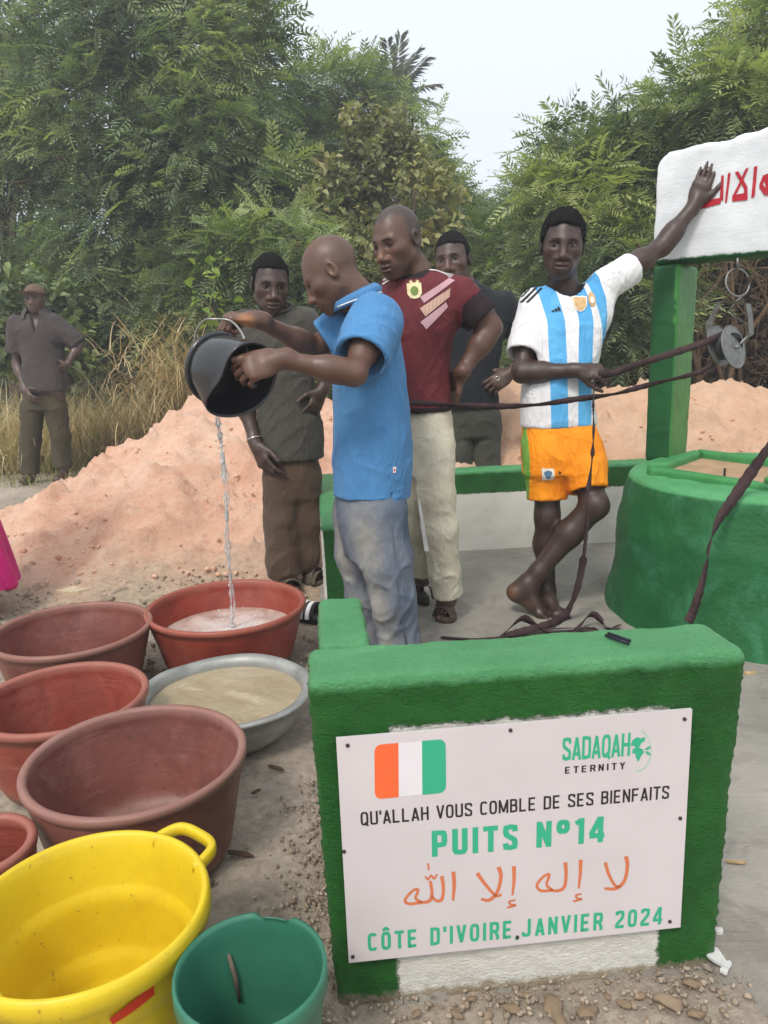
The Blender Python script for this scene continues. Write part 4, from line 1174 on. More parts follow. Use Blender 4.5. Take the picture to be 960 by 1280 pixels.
def band(pts, roll, hw=0.019, n=60, name='strand', th=0.003):
    """flat strap through pts; roll in degrees: 0 lies broad side up, 90 stands on edge facing the viewer"""
    P = spline(pts, n); rl = np.radians(spline(np.array(roll, float)[:, None], n)[:, 0]); V = []; F = []
    for i in range(n):
        t = unit(P[min(i + 1, n - 1)] - P[max(i - 1, 0)]); up = np.array([0, 0, 1.0]); s1 = np.cross(t, up)
        s1 = unit(s1) if np.linalg.norm(s1) > 0.12 else unit(np.array([1.0, 0.0, 0]) - t * t[0]); s2 = np.cross(s1, t)
        w_ = s1 * math.cos(rl[i]) + s2 * math.sin(rl[i]); nn = np.cross(t, w_)
        k = hw * (1 + 0.08 * math.sin(i * 1.7))
        V += [P[i] + w_ * k + nn * th / 2, P[i] - w_ * k + nn * th / 2, P[i] - w_ * k - nn * th / 2, P[i] + w_ * k - nn * th / 2]
    for i in range(n - 1):
        for k in range(4): F.append((i * 4 + k, i * 4 + (k + 1) % 4, i * 4 + 4 + (k + 1) % 4, i * 4 + 4 + k))
    F += [(3, 2, 1, 0), tuple(len(V) - 4 + i for i in range(4))]
    return mesh(name, np.array(V), F, web_m, rope)
pc = (P1 + P2) / 2
band([at(748, 468, 2.97), at(768, 466, 2.985), at(790, 458, 3.03), at(830, 445, 3.12), at(870, 432, 3.22), at(898, 421, 3.28), pc + (0.0, 0, rw * 0.66), pc + (rw * 0.6, -0.02, 0.02)], [80, 90, 80, 95, 110, 100, 20, 10], 0.0145, 70)
band([at(890, 456, 3.28), at(872, 466, 3.2), at(836, 475, 3.05), at(800, 484, 2.95), at(765, 493, 2.90), at(720, 499, 2.85), at(670, 506, 2.80), at(620, 508, 2.76), at(560, 506, 2.73), at(520, 503.5, 2.70), at(500, 503, 2.62)], [60, 85, 140, 95, 150, 80, 150, 95, 140, 100, 90], 0.011, 110)
band([at(743, 470, 2.94), at(741.5, 500, 2.86), at(742, 540, 2.855), at(740, 575, 2.85), at(735, 618, 2.83), at(733, 660, 2.84), at(729, 700, 2.84), at(720, 740, 2.86), gz(705, 770, 0.045), gz(680, 782, 0.05), gz(650, 790, 0.045), gz(630, 797, 0.03)], [70, 95, 60, 110, 75, 100, 90, 80, 60, 50, 60, 40], 0.0145, 110)
band([gz(626, 796, 0.03), gz(650, 774, 0.085), gz(662, 776, 0.07), gz(684, 790, 0.035), gz(715, 790, 0.03), gz(738, 768, 0.075), gz(752, 776, 0.05), gz(760, 786, 0.03), gz(775, 781, 0.04)], [20, 60, 70, 30, 20, 60, 70, 40, 20], 0.015, 90)
band([gz(552, 796, 0.026), gz(570, 797, 0.030), gz(600, 799, 0.03), gz(640, 794, 0.035), gz(690, 786, 0.04), gz(745, 786, 0.035), gz(712, 797, 0.03), gz(660, 799, 0.03)], [15, 20, 10, 20, 15, 30, 10, 15], 0.017, 80)
ww = lambda px, py, r_, z_: None
band([at(985, 520, 2.45), at(960, 560, 2.52), at(938, 592, 2.55), at(916, 624, 2.53), at(898, 650, 2.44), at(887, 680, 2.40), at(883, 705, 2.385), at(876, 735, 2.365), at(866, 765, 2.345), at(860, 778, 2.335)], [70, 62, 58, 60, 80, 120, 95, 85, 80, 80], 0.019, 90)

# ------------------------------------------------------------------ signboard
sg0, sg1, sg2, sg3 = [None] * 4
def onw(px, py, off=0.012):
    r = ray(px, py); n = N2; a = A2 - N2 * off; t = (a @ n) / (r[:2] @ n); return np.array([0, 0, CAM_H]) + r * t
c = [onw(*q) for q in ((421, 922), (865, 886), (849, 1157), (435, 1203))]
ex = unit(unit(c[1] - c[0]) + unit(c[2] - c[3])); ex = unit(np.array([U2[0], U2[1], ex[2] * 0.8]))
ny = np.array([-N2[0], -N2[1], 0.0]); ez = np.cross(ny, ex); ez = ez if ez[2] > 0 else -ez
ctr = np.mean(c, 0); SW = (np.linalg.norm(c[1] - c[0]) + np.linalg.norm(c[2] - c[3])) / 2; SH = (np.linalg.norm(c[0] - c[3]) + np.linalg.norm(c[1] - c[2])) / 2
O = ctr - ex * SW / 2 - ez * SH / 2
sign = empty('signboard', ctr, 'white signboard reading PUITS N°14 screwed on the near green wall', 'signboard')
b = NB('printed sheet'); sc = b.ramp(b.noise(3, 5, 0.6), [(0.3, lin(198, 189, 190)), (0.7, lin(209, 200, 201))]); sc = b.mix(b.ramp(b.noise(9, 6, 0.7), [(0.66, 0.0), (0.8, 0.3)]), sc, lin(206, 190, 176))
sheet_m = b.bsdf(sc, 0.45, 0.35)
def sq(x, y, z=0.0): return O + ex * x * SW + ez * y * SH + ny * z
mb = MB(); q = [sq(0, 0), sq(1, 0), sq(1, 1), sq(0, 1)]; mb.add([p_ + ny * 0.003 for p_ in q] + [p_ - ny * 0.003 for p_ in q], [(0, 1, 2, 3), (7, 6, 5, 4), (0, 4, 5, 1), (1, 5, 6, 2), (2, 6, 7, 3), (3, 7, 4, 0)])
sheet = mb.build('sheet', sheet_m, sign, False)
def pr_(px, py):
    """print position on the sheet"""
    r = ray(px, py); a = O + ny * 0.003; t = ((a - np.array([0, 0, CAM_H])) @ ny) / (r @ ny); p_ = np.array([0, 0, CAM_H]) + r * t - O; return np.array([p_ @ ex, p_ @ ez])
def pr3(q, z=0.0036): return O + ex * q[0] + ez * q[1] + ny * z
s_or, s_gr, s_bk, s_tr = simple('orange print', lin(236, 104, 58), 0.5, 0.03), simple('green print', lin(54, 168, 130), 0.5, 0.03), simple('black print ink', lin(44, 38, 42), 0.5, 0.03), simple('grey print', lin(222, 216, 220), 0.5, 0.03)
s_ar = simple('terracotta print', lin(206, 116, 76), 0.5, 0.04)
def flat(name, polys, mat, z=0.0036, par=None):
    V = []; F = []
    for pl in polys: b_ = len(V); V += [pr3(q, z) for q in pl]; F.append(tuple(range(b_, len(V))))
    return mesh(name, np.array(V), F, mat, par or sheet, False)
# flag with rounded corners
fa, fb_, fc, fd = pr_(468, 931), pr_(557, 923.5), pr_(557.5, 990.5), pr_(468.5, 999)
def fl(u, v_): return (fd * (1 - u) + fc * u) * (1 - v_) + (fa * (1 - u) + fb_ * u) * v_
rr = 0.13; asp = 1.33
def arc(cu, cv, a0): return [fl(cu + rr / asp * math.cos(R(a0 + 15 * i)), cv + rr * math.sin(R(a0 + 15 * i))) for i in range(7)]
flat('flag_orange', [arc(rr / asp, rr, 180)[::-1] and (arc(rr / asp, 1 - rr, 90) + arc(rr / asp, rr, 180) + [fl(0.335, 0), fl(0.335, 1)])], s_or)
flat('flag_white', [[fl(0.335, 0), fl(0.665, 0), fl(0.665, 1), fl(0.335, 1)]], s_tr)
flat('flag_green', [[fl(0.665, 1), fl(0.665, 0)] + arc(1 - rr / asp, rr, 270) + arc(1 - rr / asp, 1 - rr, 0)], s_gr)
# heavy condensed capitals: each glyph is its width and its strokes in a box one unit high
def gly(ch, T):
    h_ = T / 2; W = 0.52; r_ = 0.13
    def O_(w_, top=1.0, bot=0.0, a0=0, a1=360):
        cx, cy = w_ / 2, (top + bot) / 2; rx, ry = w_ / 2 - h_, (top - bot) / 2 - h_; return [(cx + rx * (abs(math.cos(R(t))) ** 0.5) * np.sign(math.cos(R(t))), cy + ry * (abs(math.sin(R(t))) ** 0.62) * np.sign(math.sin(R(t)))) for t in np.linspace(a0, a1, 25)]
    L, Rr, Tp, Bt = h_, W - h_, 1 - h_, h_
    g = {'P': [[(L, 0), (L, 1)], [(L, Tp), (W * 0.5, Tp), (Rr - .03, Tp - .02), (Rr, Tp - .12), (Rr, 0.56), (Rr - .03, 0.46), (W * .5, 0.44), (L, 0.44)]],
         'U': [[(L, 1), (L, 0.2), (L + .04, Bt + .02), (W / 2, Bt), (Rr - .04, Bt + .02), (Rr, .2), (Rr, 1)]], 'I': [[(h_, 0), (h_, 1)]], 'T': [[(0, Tp), (W - .02, Tp)], [(W / 2, 0), (W / 2, 1)]],
         'S': [[(Rr, .72), (Rr - .02, Tp - .03), (W / 2, Tp), (L + .02, Tp - .03), (L, .74), (L + .03, .60), (Rr - .03, .40), (Rr, .26), (Rr - .02, Bt + .03), (W / 2, Bt), (L + .02, Bt + .03), (L, .28)]],
         'N': [[(L, 0), (L, 1)], [(L, 1 - h_ * .6), (Rr, h_ * .6)], [(Rr, 0), (Rr, 1)]], 'O': [O_(W)], '0': [O_(W)], 'C': [O_(W, a0=40, a1=320)], 'D': [[(L, 0), (L, 1)], [(L, Tp), (W * .5, Tp), (Rr - .02, Tp - .04), (Rr, .7), (Rr, .3), (Rr - .02, Bt + .04), (W * .5, Bt), (L, Bt)]],
         'E': [[(L, 0), (L, 1)], [(L, Tp), (W * .88, Tp)], [(L, .5), (W * .8, .5)], [(L, Bt), (W * .88, Bt)]], 'V': [[(L * .8, 1), (W / 2, .03)], [(W - L * .8, 1), (W / 2, .03)]], 'A': [[(L * .8, 0), (W / 2, .97)], [(W - L * .8, 0), (W / 2, .97)], [(W * .25, .26), (W * .75, .26)]],
         'R': [[(L, 0), (L, 1)], [(L, Tp), (W * .5, Tp), (Rr - .03, Tp - .02), (Rr, Tp - .12), (Rr, .60), (Rr - .03, .50), (W * .5, .48), (L, .48)], [(W * .55, .48), (Rr, .2), (Rr, 0)]], 'J': [[(Rr - .05, 1), (Rr - .05, .2), (Rr - .09, Bt + .02), (W * .36, Bt), (L * .8, Bt + .04), (L * .6, .28)]],
         '1': [[(.24, 0), (.24, 1)], [(.04, .80), (.24, .93)]], '4': [[(.38, 0), (.38, 1)], [(.36, .97), (.05, .32)], [(0, .27), (W, .27)]], '2': [[(L, .74), (L + .02, Tp - .03), (W / 2, Tp), (Rr - .02, Tp - .03), (Rr, .74), (Rr - .04, .56), (L + .02, .22), (L, Bt)], [(L * .3, Bt), (W * .97, Bt)]],
         'L': [[(L, 0), (L, 1)], [(L, Bt), (W * .88, Bt)]], 'F': [[(L, 0), (L, 1)], [(L, Tp), (W * .88, Tp)], [(L, .5), (W * .8, .5)]], 'M': [[(L, 0), (L, 1)], [(L, .96), (.33, .08)], [(.66 - L, .96), (.33, .08)], [(.66 - L, 0), (.66 - L, 1)]], 'B': [[(L, 0), (L, 1)], [(L, Tp), (W * .5, Tp), (Rr - .05, Tp - .03), (Rr - .02, .78), (Rr - .05, .58), (W * .5, .53), (L, .53)], [(W * .5, .53), (Rr - .02, .46), (Rr, .28), (Rr - .03, Bt + .04), (W * .5, Bt), (L, Bt)]],
         'Q': [O_(W), [(W * .55, .22), (W * .95, -.06)]], 'H': [[(L, 0), (L, 1)], [(Rr, 0), (Rr, 1)], [(L, .5), (Rr, .5)]], 'Y': [[(L * .8, 1), (W / 2, .48)], [(W - L * .8, 1), (W / 2, .48)], [(W / 2, 0), (W / 2, .5)]], "'": [[(h_ * .8, .70), (h_ * .8, 1)]], ',': [[(h_ * .9, .10), (h_ * .6, -.14)]], ' ': [], chr(176): [O_(.46, 1.0, .46)], chr(212): [O_(W), [(.10, 1.08), (W / 2, 1.20), (W - .10, 1.08)]]}
    wd = {'M': .66, 'I': T, '1': .36, "'": T * .8, ',': T * .9, ' ': .30, chr(176): .46, 'T': W - .02}
    return wd.get(ch, W), g[ch]
def block(body, a, b_, top, mat, T=0.2, gap=0.14, name='lettering'):
    x = 0; items = []
    for ch in body:
        w_, st_ = gly(ch, T); items.append((x, st_)); x += w_ + gap
    x -= gap; dx = b_ - a; L = np.linalg.norm(dx); dx = dx / L; dy = np.array([-dx[1], dx[0]]); h_ = abs((top - a) @ dy); polys = []; sx = L / x; k_ = 0
    for x0, st_ in items:
        for s_ in st_:
            P = np.array(s_, float); n = len(P); Lr = []
            for i in range(n):
                t0 = P[i] - P[i - 1] if i > 0 else P[i + 1] - P[i]; t1 = P[i + 1] - P[i] if i < n - 1 else t0; t0 = t0 / (np.linalg.norm(t0) + 1e-9); t1 = t1 / (np.linalg.norm(t1) + 1e-9); m = t0 + t1; m = m / (np.linalg.norm(m) + 1e-9); nn = np.array([-m[1], m[0]]); q = T / 2 / max(0.6, float(m @ t0)); Lr.append((P[i] + nn * q, P[i] - nn * q))
            for i in range(n - 1): polys.append(([a + dx * (x0 + q[0]) * sx + dy * q[1] * h_ for q in (Lr[i][0], Lr[i][1], Lr[i + 1][1], Lr[i + 1][0])], k_)); 
            k_ += 1
    V = []; F = []
    for pl, k in polys: b0 = len(V); V += [pr3(q, 0.0036 + 0.00004 * (k % 3)) for q in pl]; F.append(tuple(range(b0, b0 + 4)))
    o = mesh(name, np.array(V), F, mat, sheet, False); o['kind'] = 'stuff'; return o
block("QU'ALLAH VOUS COMBLE DE SES BIENFAITS", pr_(451, 1032), pr_(836, 998), pr_(451, 1015), s_bk, 0.135, 0.115)
block("PUITS N" + chr(176) + "14", pr_(540, 1071), pr_(755, 1052), pr_(540, 1038.5), s_gr, 0.19, 0.17)
block("C" + chr(212) + "TE D'IVOIRE,JANVIER 2024", pr_(460, 1189), pr_(827, 1155), pr_(460, 1166.5), s_gr, 0.17, 0.20)
block("SADAQAH", pr_(702.5, 951), pr_(787, 944.5), pr_(702.5, 922), s_gr, 0.15, 0.06)
block("ETERNITY", pr_(706, 967), pr_(781, 961), pr_(706, 958.5), s_bk, 0.16, 0.30)
# globe emblem: continent blob, thin orbit and two leaves
gcx, gcy = 797, 938
def gl(x, y): return pr_(gcx + x, gcy - y)
flat('emblem', [[gl(x, y) for x, y in ((-9, 6), (-7, 12), (-1, 17), (4, 15), (9, 17), (9, 12), (4, 9), (3, 5), (-2, 3), (-5, 6))], [gl(x, y) for x, y in ((-6, 2), (0, 4), (6, 2), (8, -2), (4, -7), (1, -14), (-2, -9), (-3, -4), (-7, -3))], [gl(x, y) for x, y in ((8, 1), (13, 5), (17, 5), (13, 1))], [gl(x, y) for x, y in ((9, -1), (13, -1), (17, -6), (12, -5))]], s_gr)
ring_o = [gl(17 * math.cos(t), 26 * math.sin(t)) for t in np.linspace(R(75), R(-100), 24)]; ring_i = [gl(16 * math.cos(t), 24.9 * math.sin(t)) for t in np.linspace(R(75), R(-100), 24)]
flat('emblem_ring', [[ring_o[i], ring_o[i + 1], ring_i[i + 1], ring_i[i]] for i in range(23)], simple('pale green print', lin(150, 200, 180), 0.5, 0.03))
# Arabic line as pen strokes
def pen(pts, ws, closed=False):
    P = spline(np.array(pts, float), max(14, 9 * len(pts))); W_ = spline(np.array(ws, float)[:, None], len(P))[:, 0]; out = []; L = []
    for i in range(len(P)):
        t = P[min(i + 1, len(P) - 1)] - P[max(i - 1, 0)]; t = t / (np.linalg.norm(t) + 1e-9); L.append((P[i] + np.array([-t[1], t[0]]) * W_[i] / 2, P[i] - np.array([-t[1], t[0]]) * W_[i] / 2))
    for i in range(len(P) - 1): out.append([pr_(*L[i][0]), pr_(*L[i + 1][0]), pr_(*L[i + 1][1]), pr_(*L[i][1])])
    return out
def ar(x, y): return (420 + x * 460 / 960, 890 + y * 320 / 668)
def A_(*p): return [ar(*q) for q in p]
arab = []
arab += pen(A_((702, 392), (712, 425), (728, 452), (742, 456)), [4.5, 4, 3.5, 3]) + pen(A_((756, 376), (760, 400), (752, 440), (730, 460), (700, 460)), [5.5, 4.5, 4, 4, 3])          # la
arab += pen(A_((638, 385), (637, 420), (633, 460)), [5, 4, 2.5]) + pen(A_((640, 474), (626, 478), (630, 486), (640, 488), (618, 494)), [2, 2.5, 2.5, 2.5, 2.5])                     # alef, hamza below
arab += pen(A_((598, 392), (600, 425), (594, 458), (570, 466), (548, 452)), [5, 4, 4, 3.5, 3.5]) + pen(A_((548, 450), (556, 424), (540, 430), (524, 452), (536, 466), (566, 464)), [3, 3.5, 3, 3.5, 3.5, 3.5])
arab += pen(A_((464, 402), (464, 440), (460, 478)), [5, 4, 2.5]) + pen(A_((468, 490), (452, 494), (456, 502), (468, 504), (446, 510)), [2, 2.5, 2.5, 2.5, 2.5])
arab += pen(A_((368, 420), (390, 450), (416, 478), (432, 476)), [5, 4, 3.5, 3]) + pen(A_((424, 404), (430, 430), (420, 470), (400, 490), (378, 488)), [5.5, 4.5, 4, 4, 3])
arab += pen(A_((306, 416), (308, 450), (305, 492)), [5, 4.5, 3])
arab += pen(A_((276, 428), (280, 460), (276, 488), (262, 492), (250, 480)), [5, 4, 4, 3.5, 3]) + pen(A_((246, 440), (250, 470), (246, 490), (226, 496), (206, 486)), [4, 4, 4, 3.5, 3.5]) + pen(A_((206, 486), (214, 464), (200, 466), (180, 490), (192, 500), (224, 496)), [3, 3.5, 3, 3.5, 3.5, 3.5])
arab += pen(A_((232, 428), (240, 436), (248, 426), (256, 434), (264, 422)), [2.2, 2.5, 2.5, 2.5, 2]) + pen(A_((240, 394), (242, 412)), [2.5, 2])
flat('lettering', arab, s_ar)['kind'] = 'stuff'
scm = simple('screw head', lin(70, 62, 60), 0.5, 0.1, Metallic=0.5)
for px_, py_ in ((434.5, 931.5), (638, 912.5), (855.5, 898.5), (850, 1022.5), (430, 1064), (441, 1195.5), (646.5, 1171), (837, 1151.5)):
    q = pr_(px_, py_); mb = MB(); c_ = pr3(q, 0.003); V, F = disc(c_, 0.0032, ny, 0.004, 12, 0.0008); mesh('screw', V, F, scm, sheet)
# hairpins left on top of the wall
for k, (a, b_) in enumerate((((757, 794), (786, 804.5)), ((760, 791.5), (788, 801)))):
    mb = MB(); za = H_W + 0.006; mb.tube([gz(*a, za), gz(*b_, za)], 0.0028, 6)
    o = mb.build('nail', simple('dark nail %d' % k, lin(30, 28, 40), 0.5)); tag(o, ['dark nail lying on the wall top, nearer the front edge', 'dark nail lying on the wall top, farther from the front edge'][k], 'nail', 'nails on the wall top')

# ------------------------------------------------------------------ basins
def lathe(name, prof, mat, c, parent=None, n=80, squash=(1, 1), tilt=None, wob=0.0, attrs=None, seed=0, mod=None):
    V = []; F = []; pr = []
    for (r0, z0), (r1, z1) in zip(prof[:-1], prof[1:]):
        k = max(1, int(math.hypot(r1 - r0, z1 - z0) / 0.018)); pr += [(r0 + (r1 - r0) * i / k, z0 + (z1 - z0) * i / k) for i in range(k)]
    pr.append(prof[-1]); M = tilt if tilt is not None else np.eye(3)
    for (r0, z0) in pr:
        for i in range(n):
            t = 6.2831853 * i / n; q = 1 + wob * (math.sin(2 * t + seed) + 0.5 * math.sin(3 * t + 2 * seed)); p_ = np.array([r0 * q * squash[0] * math.cos(t), r0 * q * squash[1] * math.sin(t), z0])
            if mod: p_ = mod(p_, t, r0, z0)
            V.append(M @ p_ + c)
    for j in range(len(pr) - 1):
        for i in range(n): F.append((j * n + i, j * n + (i + 1) % n, (j + 1) * n + (i + 1) % n, (j + 1) * n + i))
    return mesh(name, np.array(V), np.array(F), mat, parent)
def rim_circle(l, r, t, bm, z):
    """centre and radius of a level rim at height z from the left, right, far and near edge sightings"""
    L, R_, T_, B_ = [gz(*q, z)[:2] for q in (l, r, t, bm)]
    w_ = np.linalg.norm(R_ - L) / 2; d = np.linalg.norm(T_ - B_) / 2
    return (T_ + B_) / 2 * 0.5 + (L + R_) / 2 * 0.5, w_ * 0.55 + d * 0.45, z
def basin_mat(name, c, dirt, inside=None, gloss=0.45):
    b = NB(name)
    base = b.ramp(b.noise(7, 6, 0.62, dist=0.4), [(0.3, vary(c, 0.86)), (0.7, vary(c, 1.14))])
    base = b.mix(b.ramp(b.noise(5, 7, 0.7, dist=0.7), [(0.50, 0.0), (0.74, 0.6)]), base, dirt)
    mp = b.n('ShaderNodeMapping'); mp.inputs['Scale'].default_value = (1, 1, 9); b.l(b.obj(), mp.inputs[0])
    base = b.mix(b.ramp(b.noise(9, 5, 0.7, co=mp.outputs[0], dist=0.6), [(0.56, 0.0), (0.72, 0.4)]), base, vary(dirt, 1.15))
    base = b.mix(b.ramp(b.noise(60, 4, 0.65), [(0.60, 0.0), (0.70, 0.65)]), base, vary(c, 0.42))
    base = b.mix(b.ramp(b.noise(3.2, 7, 0.72, dist=1.2), [(0.50, 0.0), (0.60, 0.55)]), base, vary(c, 0.62))
    ms_ = b.n('ShaderNodeMapping'); ms_.inputs['Scale'].default_value = (2, 2, 40); b.l(b.obj(), ms_.inputs[0])
    base = b.mix(b.ramp(b.noise(7, 3, 0.5, co=ms_.outputs[0], dist=0.3), [(0.62, 0.0), (0.68, 0.22)]), base, vary(dirt, 1.3))
    ft = b.n('ShaderNodeSeparateXYZ'); b.l(b.obj(), ft.inputs[0]); base = b.mix(b.math('MULTIPLY', b.step(b.math('SUBTRACT', 0.05, b.math('ADD', ft.outputs[2], b.math('MULTIPLY', b.noise(30, 4), 0.05))), 0.0, 0.02), 0.6), base, lin(138, 118, 100))
    base = b.mix(b.math('MULTIPLY', b.attr('rim'), 0.55), base, vary(dirt, 1.1))
    return b.bsdf(base, b.ramp(b.noise(12, 5), [(0.3, gloss - 0.1), (0.7, gloss + 0.2)]), 0.4, b.noise(90, 4, 0.6), 0.12, 0.003)
def basin(label, cx, r, h, mat, base=0.0, rb=0.80, grp='red plastic basins on the ground', name='basin', tilt=None):
    t = empty(name, (cx[0], cx[1], base), label, 'basin', grp)
    c_ = np.array([cx[0], cx[1], base]); wt = 0.007
    pr = [(0.001, 0.012), (r * rb * 0.6, 0.010), (r * rb - 0.03, 0.013), (r * rb - wt - 0.004, 0.035), (r * 0.965 - wt, h - 0.03), (r - 0.019, h - 0.006), (r - 0.014, h), (r - 0.003, h + 0.001), (r + 0.001, h - 0.005), (r, h - 0.018), (r - 0.005, h - 0.020), (r * 0.966, h - 0.015), (r * 0.95, h * 0.8), (r * rb + 0.002, 0.03), (r * rb - 0.01, 0.004), (r * rb - 0.03, 0.0), (0.001, 0.002)]
    o = lathe('shell', pr, mat, c_, t, 88, wob=0.006, seed=r * 40 + cx[0], tilt=tilt)
    V = np.array([v.co[:] for v in o.data.vertices]); a = o.data.attributes.new('rim', 'FLOAT', 'POINT'); a.data.foreach_set('value', ((V[:, 2] > base + h - 0.030)).astype(np.float32))
    return t, c_
RED = lin(140, 62, 48); DUST = lin(168, 112, 94)
bs = {}
for key, args in dict(A=((-4, 793), (180, 772), (92, 752), (88, 825), 0.22), B=((187, 768), (375, 752), (288, 718), (278, 788), 0.22), C=((-20, 885), (172, 853), (80, 824), (70, 926), 0.235), D=((31, 975), (300, 912), (178, 880), (152, 1030), 0.255), E=((-90, 1060), (35, 1050), (-28, 1016), (-26, 1100), 0.22),
                      G=((170, 868), (384, 858), (285, 811), (270, 918), 0.15), Yl=((-55, 1150), (264, 1105), (120, 1044), (90, 1252), 0.29), Gn=((211, 1216), (411, 1200), (325, 1142), (302, 1290), 0.27)).items():
    bs[key] = rim_circle(*args)
def std(key, label, mat, h=None, **k):
    c_, r, z = bs[key]; return basin(label, c_, r, h or z, mat, **k)
std('A', 'dull red basin farthest left, empty with a wet stain inside', basin_mat('dusty red plastic', lin(120, 66, 56), lin(146, 108, 96)))
tB, cB = std('B', 'bright red basin into which the water is being poured', basin_mat('wet red plastic', lin(140, 58, 44), lin(154, 92, 76), gloss=0.35))
std('C', 'red basin with an orange red inside behind the largest basin', basin_mat('orange red plastic', lin(138, 62, 49), lin(156, 104, 90)))
std('D', 'largest dusty red basin in front of the others, empty', basin_mat('dusty brown red plastic', lin(122, 73, 64), lin(150, 114, 103)))
std('E', 'red basin cut off by the left edge beside the yellow tub', basin_mat('red brown plastic', lin(138, 64, 52), lin(156, 104, 90)))
def water_sheet(name, c_, r, z, mat, label, amp=0.002, seed=0, cat='water'):
    V = []; F = []; n = 72; rg = 26
    for j in range(rg + 1):
        for i in range(n): t = 6.2832 * i / n; V.append((c_[0] + r * (j / rg + 0.001) * math.cos(t), c_[1] + r * (j / rg + 0.001) * math.sin(t), z))
    V = np.array(V); V[:, 2] += amp * pnoise(V, 22, seed) * (np.hypot(V[:, 0] - c_[0], V[:, 1] - c_[1]) < r * 0.97)
    for j in range(rg):
        for i in range(n): F.append((j * n + i, (j + 1) * n + i, (j + 1) * n + (i + 1) % n, j * n + (i + 1) % n))
    return tag(mesh(name, V, np.array(F), mat), label, cat)
b = NB('foamy water'); c = b.ramp(b.noise(9, 6, 0.65, dist=0.6), [(0.3, lin(150, 112, 96)), (0.6, lin(190, 168, 156))])
fo_ = b.n('ShaderNodeAttribute', attribute_name='foam').outputs['Fac']
wm1 = b.bsdf(b.mix(b.math('MULTIPLY', fo_, b.ramp(b.noise(60, 5, 0.7), [(0.3, 0.4), (0.6, 1.0)])), c, lin(222, 212, 206)), 0.12, 0.5, b.noise(40, 4), 0.25, 0.006)
cBz = bs['B'][2] * 0.52; rB = bs['B'][1] * 0.86
wB = water_sheet('water', cB, rB, cBz, wm1, 'foaming water lying in the bright red basin under the stream', 0.004, 7)
V = np.array([v.co[:] for v in wB.data.vertices]); PST = at(290, 772, cB[1] + 0.02)
a = wB.data.attributes.new('foam', 'FLOAT', 'POINT'); a.data.foreach_set('value', np.exp(-(np.linalg.norm(V[:, :2] - PST[:2], axis=1) / 0.15) ** 2).astype(np.float32))
# metal basin with murky water
zin = NB('galvanised steel'); zc = zin.ramp(zin.noise(10, 5, 0.6), [(0.3, lin(136, 136, 132)), (0.7, lin(174, 174, 169))]); zm = zin.bsdf(zc, 0.5, 0.5, zin.noise(14, 4), 0.2, 0.006, Metallic=0.35)
cG, rG, zG = bs['G']; cG = cG + np.array([0.008, 0.004]); rG *= 0.965
tG = empty('basin', (cG[0], cG[1], 0), 'wide grey metal basin full of murky brown water', 'basin')
h = zG
def dent(p_, t, r0, z0):
    if z0 > h - 0.03: p_[2] += 0.0022 * math.sin(5 * t + 1) * (z0 > h - 0.02) - 0.004 * math.exp(-((t - 2.3) / 0.22) ** 2)
    return p_
lathe('shell', [(0.001, 0.010), (rG * 0.55, 0.010), (rG * 0.72, 0.05), (rG * 0.86, h - 0.05), (rG * 0.88, h - 0.008), (rG * 0.97, h), (rG, h - 0.004), (rG * 1.0, h - 0.012), (rG * 0.92, h - 0.016), (rG * 0.90, h - 0.05), (rG * 0.76, 0.04), (rG * 0.58, 0.002), (0.001, 0.0)], zm, np.array([cG[0], cG[1], 0]), tG, 120, wob=0.004, seed=2, mod=dent)
b = NB('murky water'); c = b.ramp(b.noise(5, 5, 0.6, dist=0.5), [(0.3, lin(156, 140, 112)), (0.7, lin(176, 160, 132))])
wm2 = b.bsdf(c, 0.05, 0.6, b.noise(20, 3, dist=0.8), 0.6, 0.010)
water_sheet('water', cG, rG * 0.865, h - 0.035, wm2, 'murky brown water filling the grey metal basin', 0.0034, 9)

# yellow tub
cY, rY, zY = bs['Yl']
YM = NB('yellow plastic'); yc = YM.ramp(YM.noise(6, 5, 0.6), [(0.3, lin(204, 174, 22)), (0.7, lin(224, 196, 38))])
yc = YM.mix(YM.ramp(YM.noise(8, 7, 0.7, dist=0.6), [(0.54, 0.0), (0.76, 0.5)]), yc, lin(190, 152, 44)); yc = YM.mix(YM.ramp(YM.noise(90, 3, 0.6), [(0.66, 0.0), (0.73, 0.7)]), yc, lin(140, 100, 50)); ys_ = YM.n('ShaderNodeMapping'); ys_.inputs['Scale'].default_value = (30, 3, 3); ys_.inputs['Rotation'].default_value = (0.4, 0.3, 0.9); YM.l(YM.obj(), ys_.inputs[0]); yc = YM.mix(YM.ramp(YM.noise(6, 3, 0.5, co=ys_.outputs[0]), [(0.68, 0.0), (0.72, 0.15)]), yc, lin(236, 218, 110)); yc = YM.mix(YM.ramp(YM.noise(16, 6, 0.75, dist=1.0), [(0.60, 0.0), (0.72, 0.45)]), yc, lin(176, 140, 60))
ym = YM.bsdf(yc, 0.42, 0.45, YM.noise(50, 4), 0.1, 0.003)
tY = empty('tub', (cY[0], cY[1], 0), 'big yellow plastic tub with a looped side handle', 'tub')
h = zY; r = rY
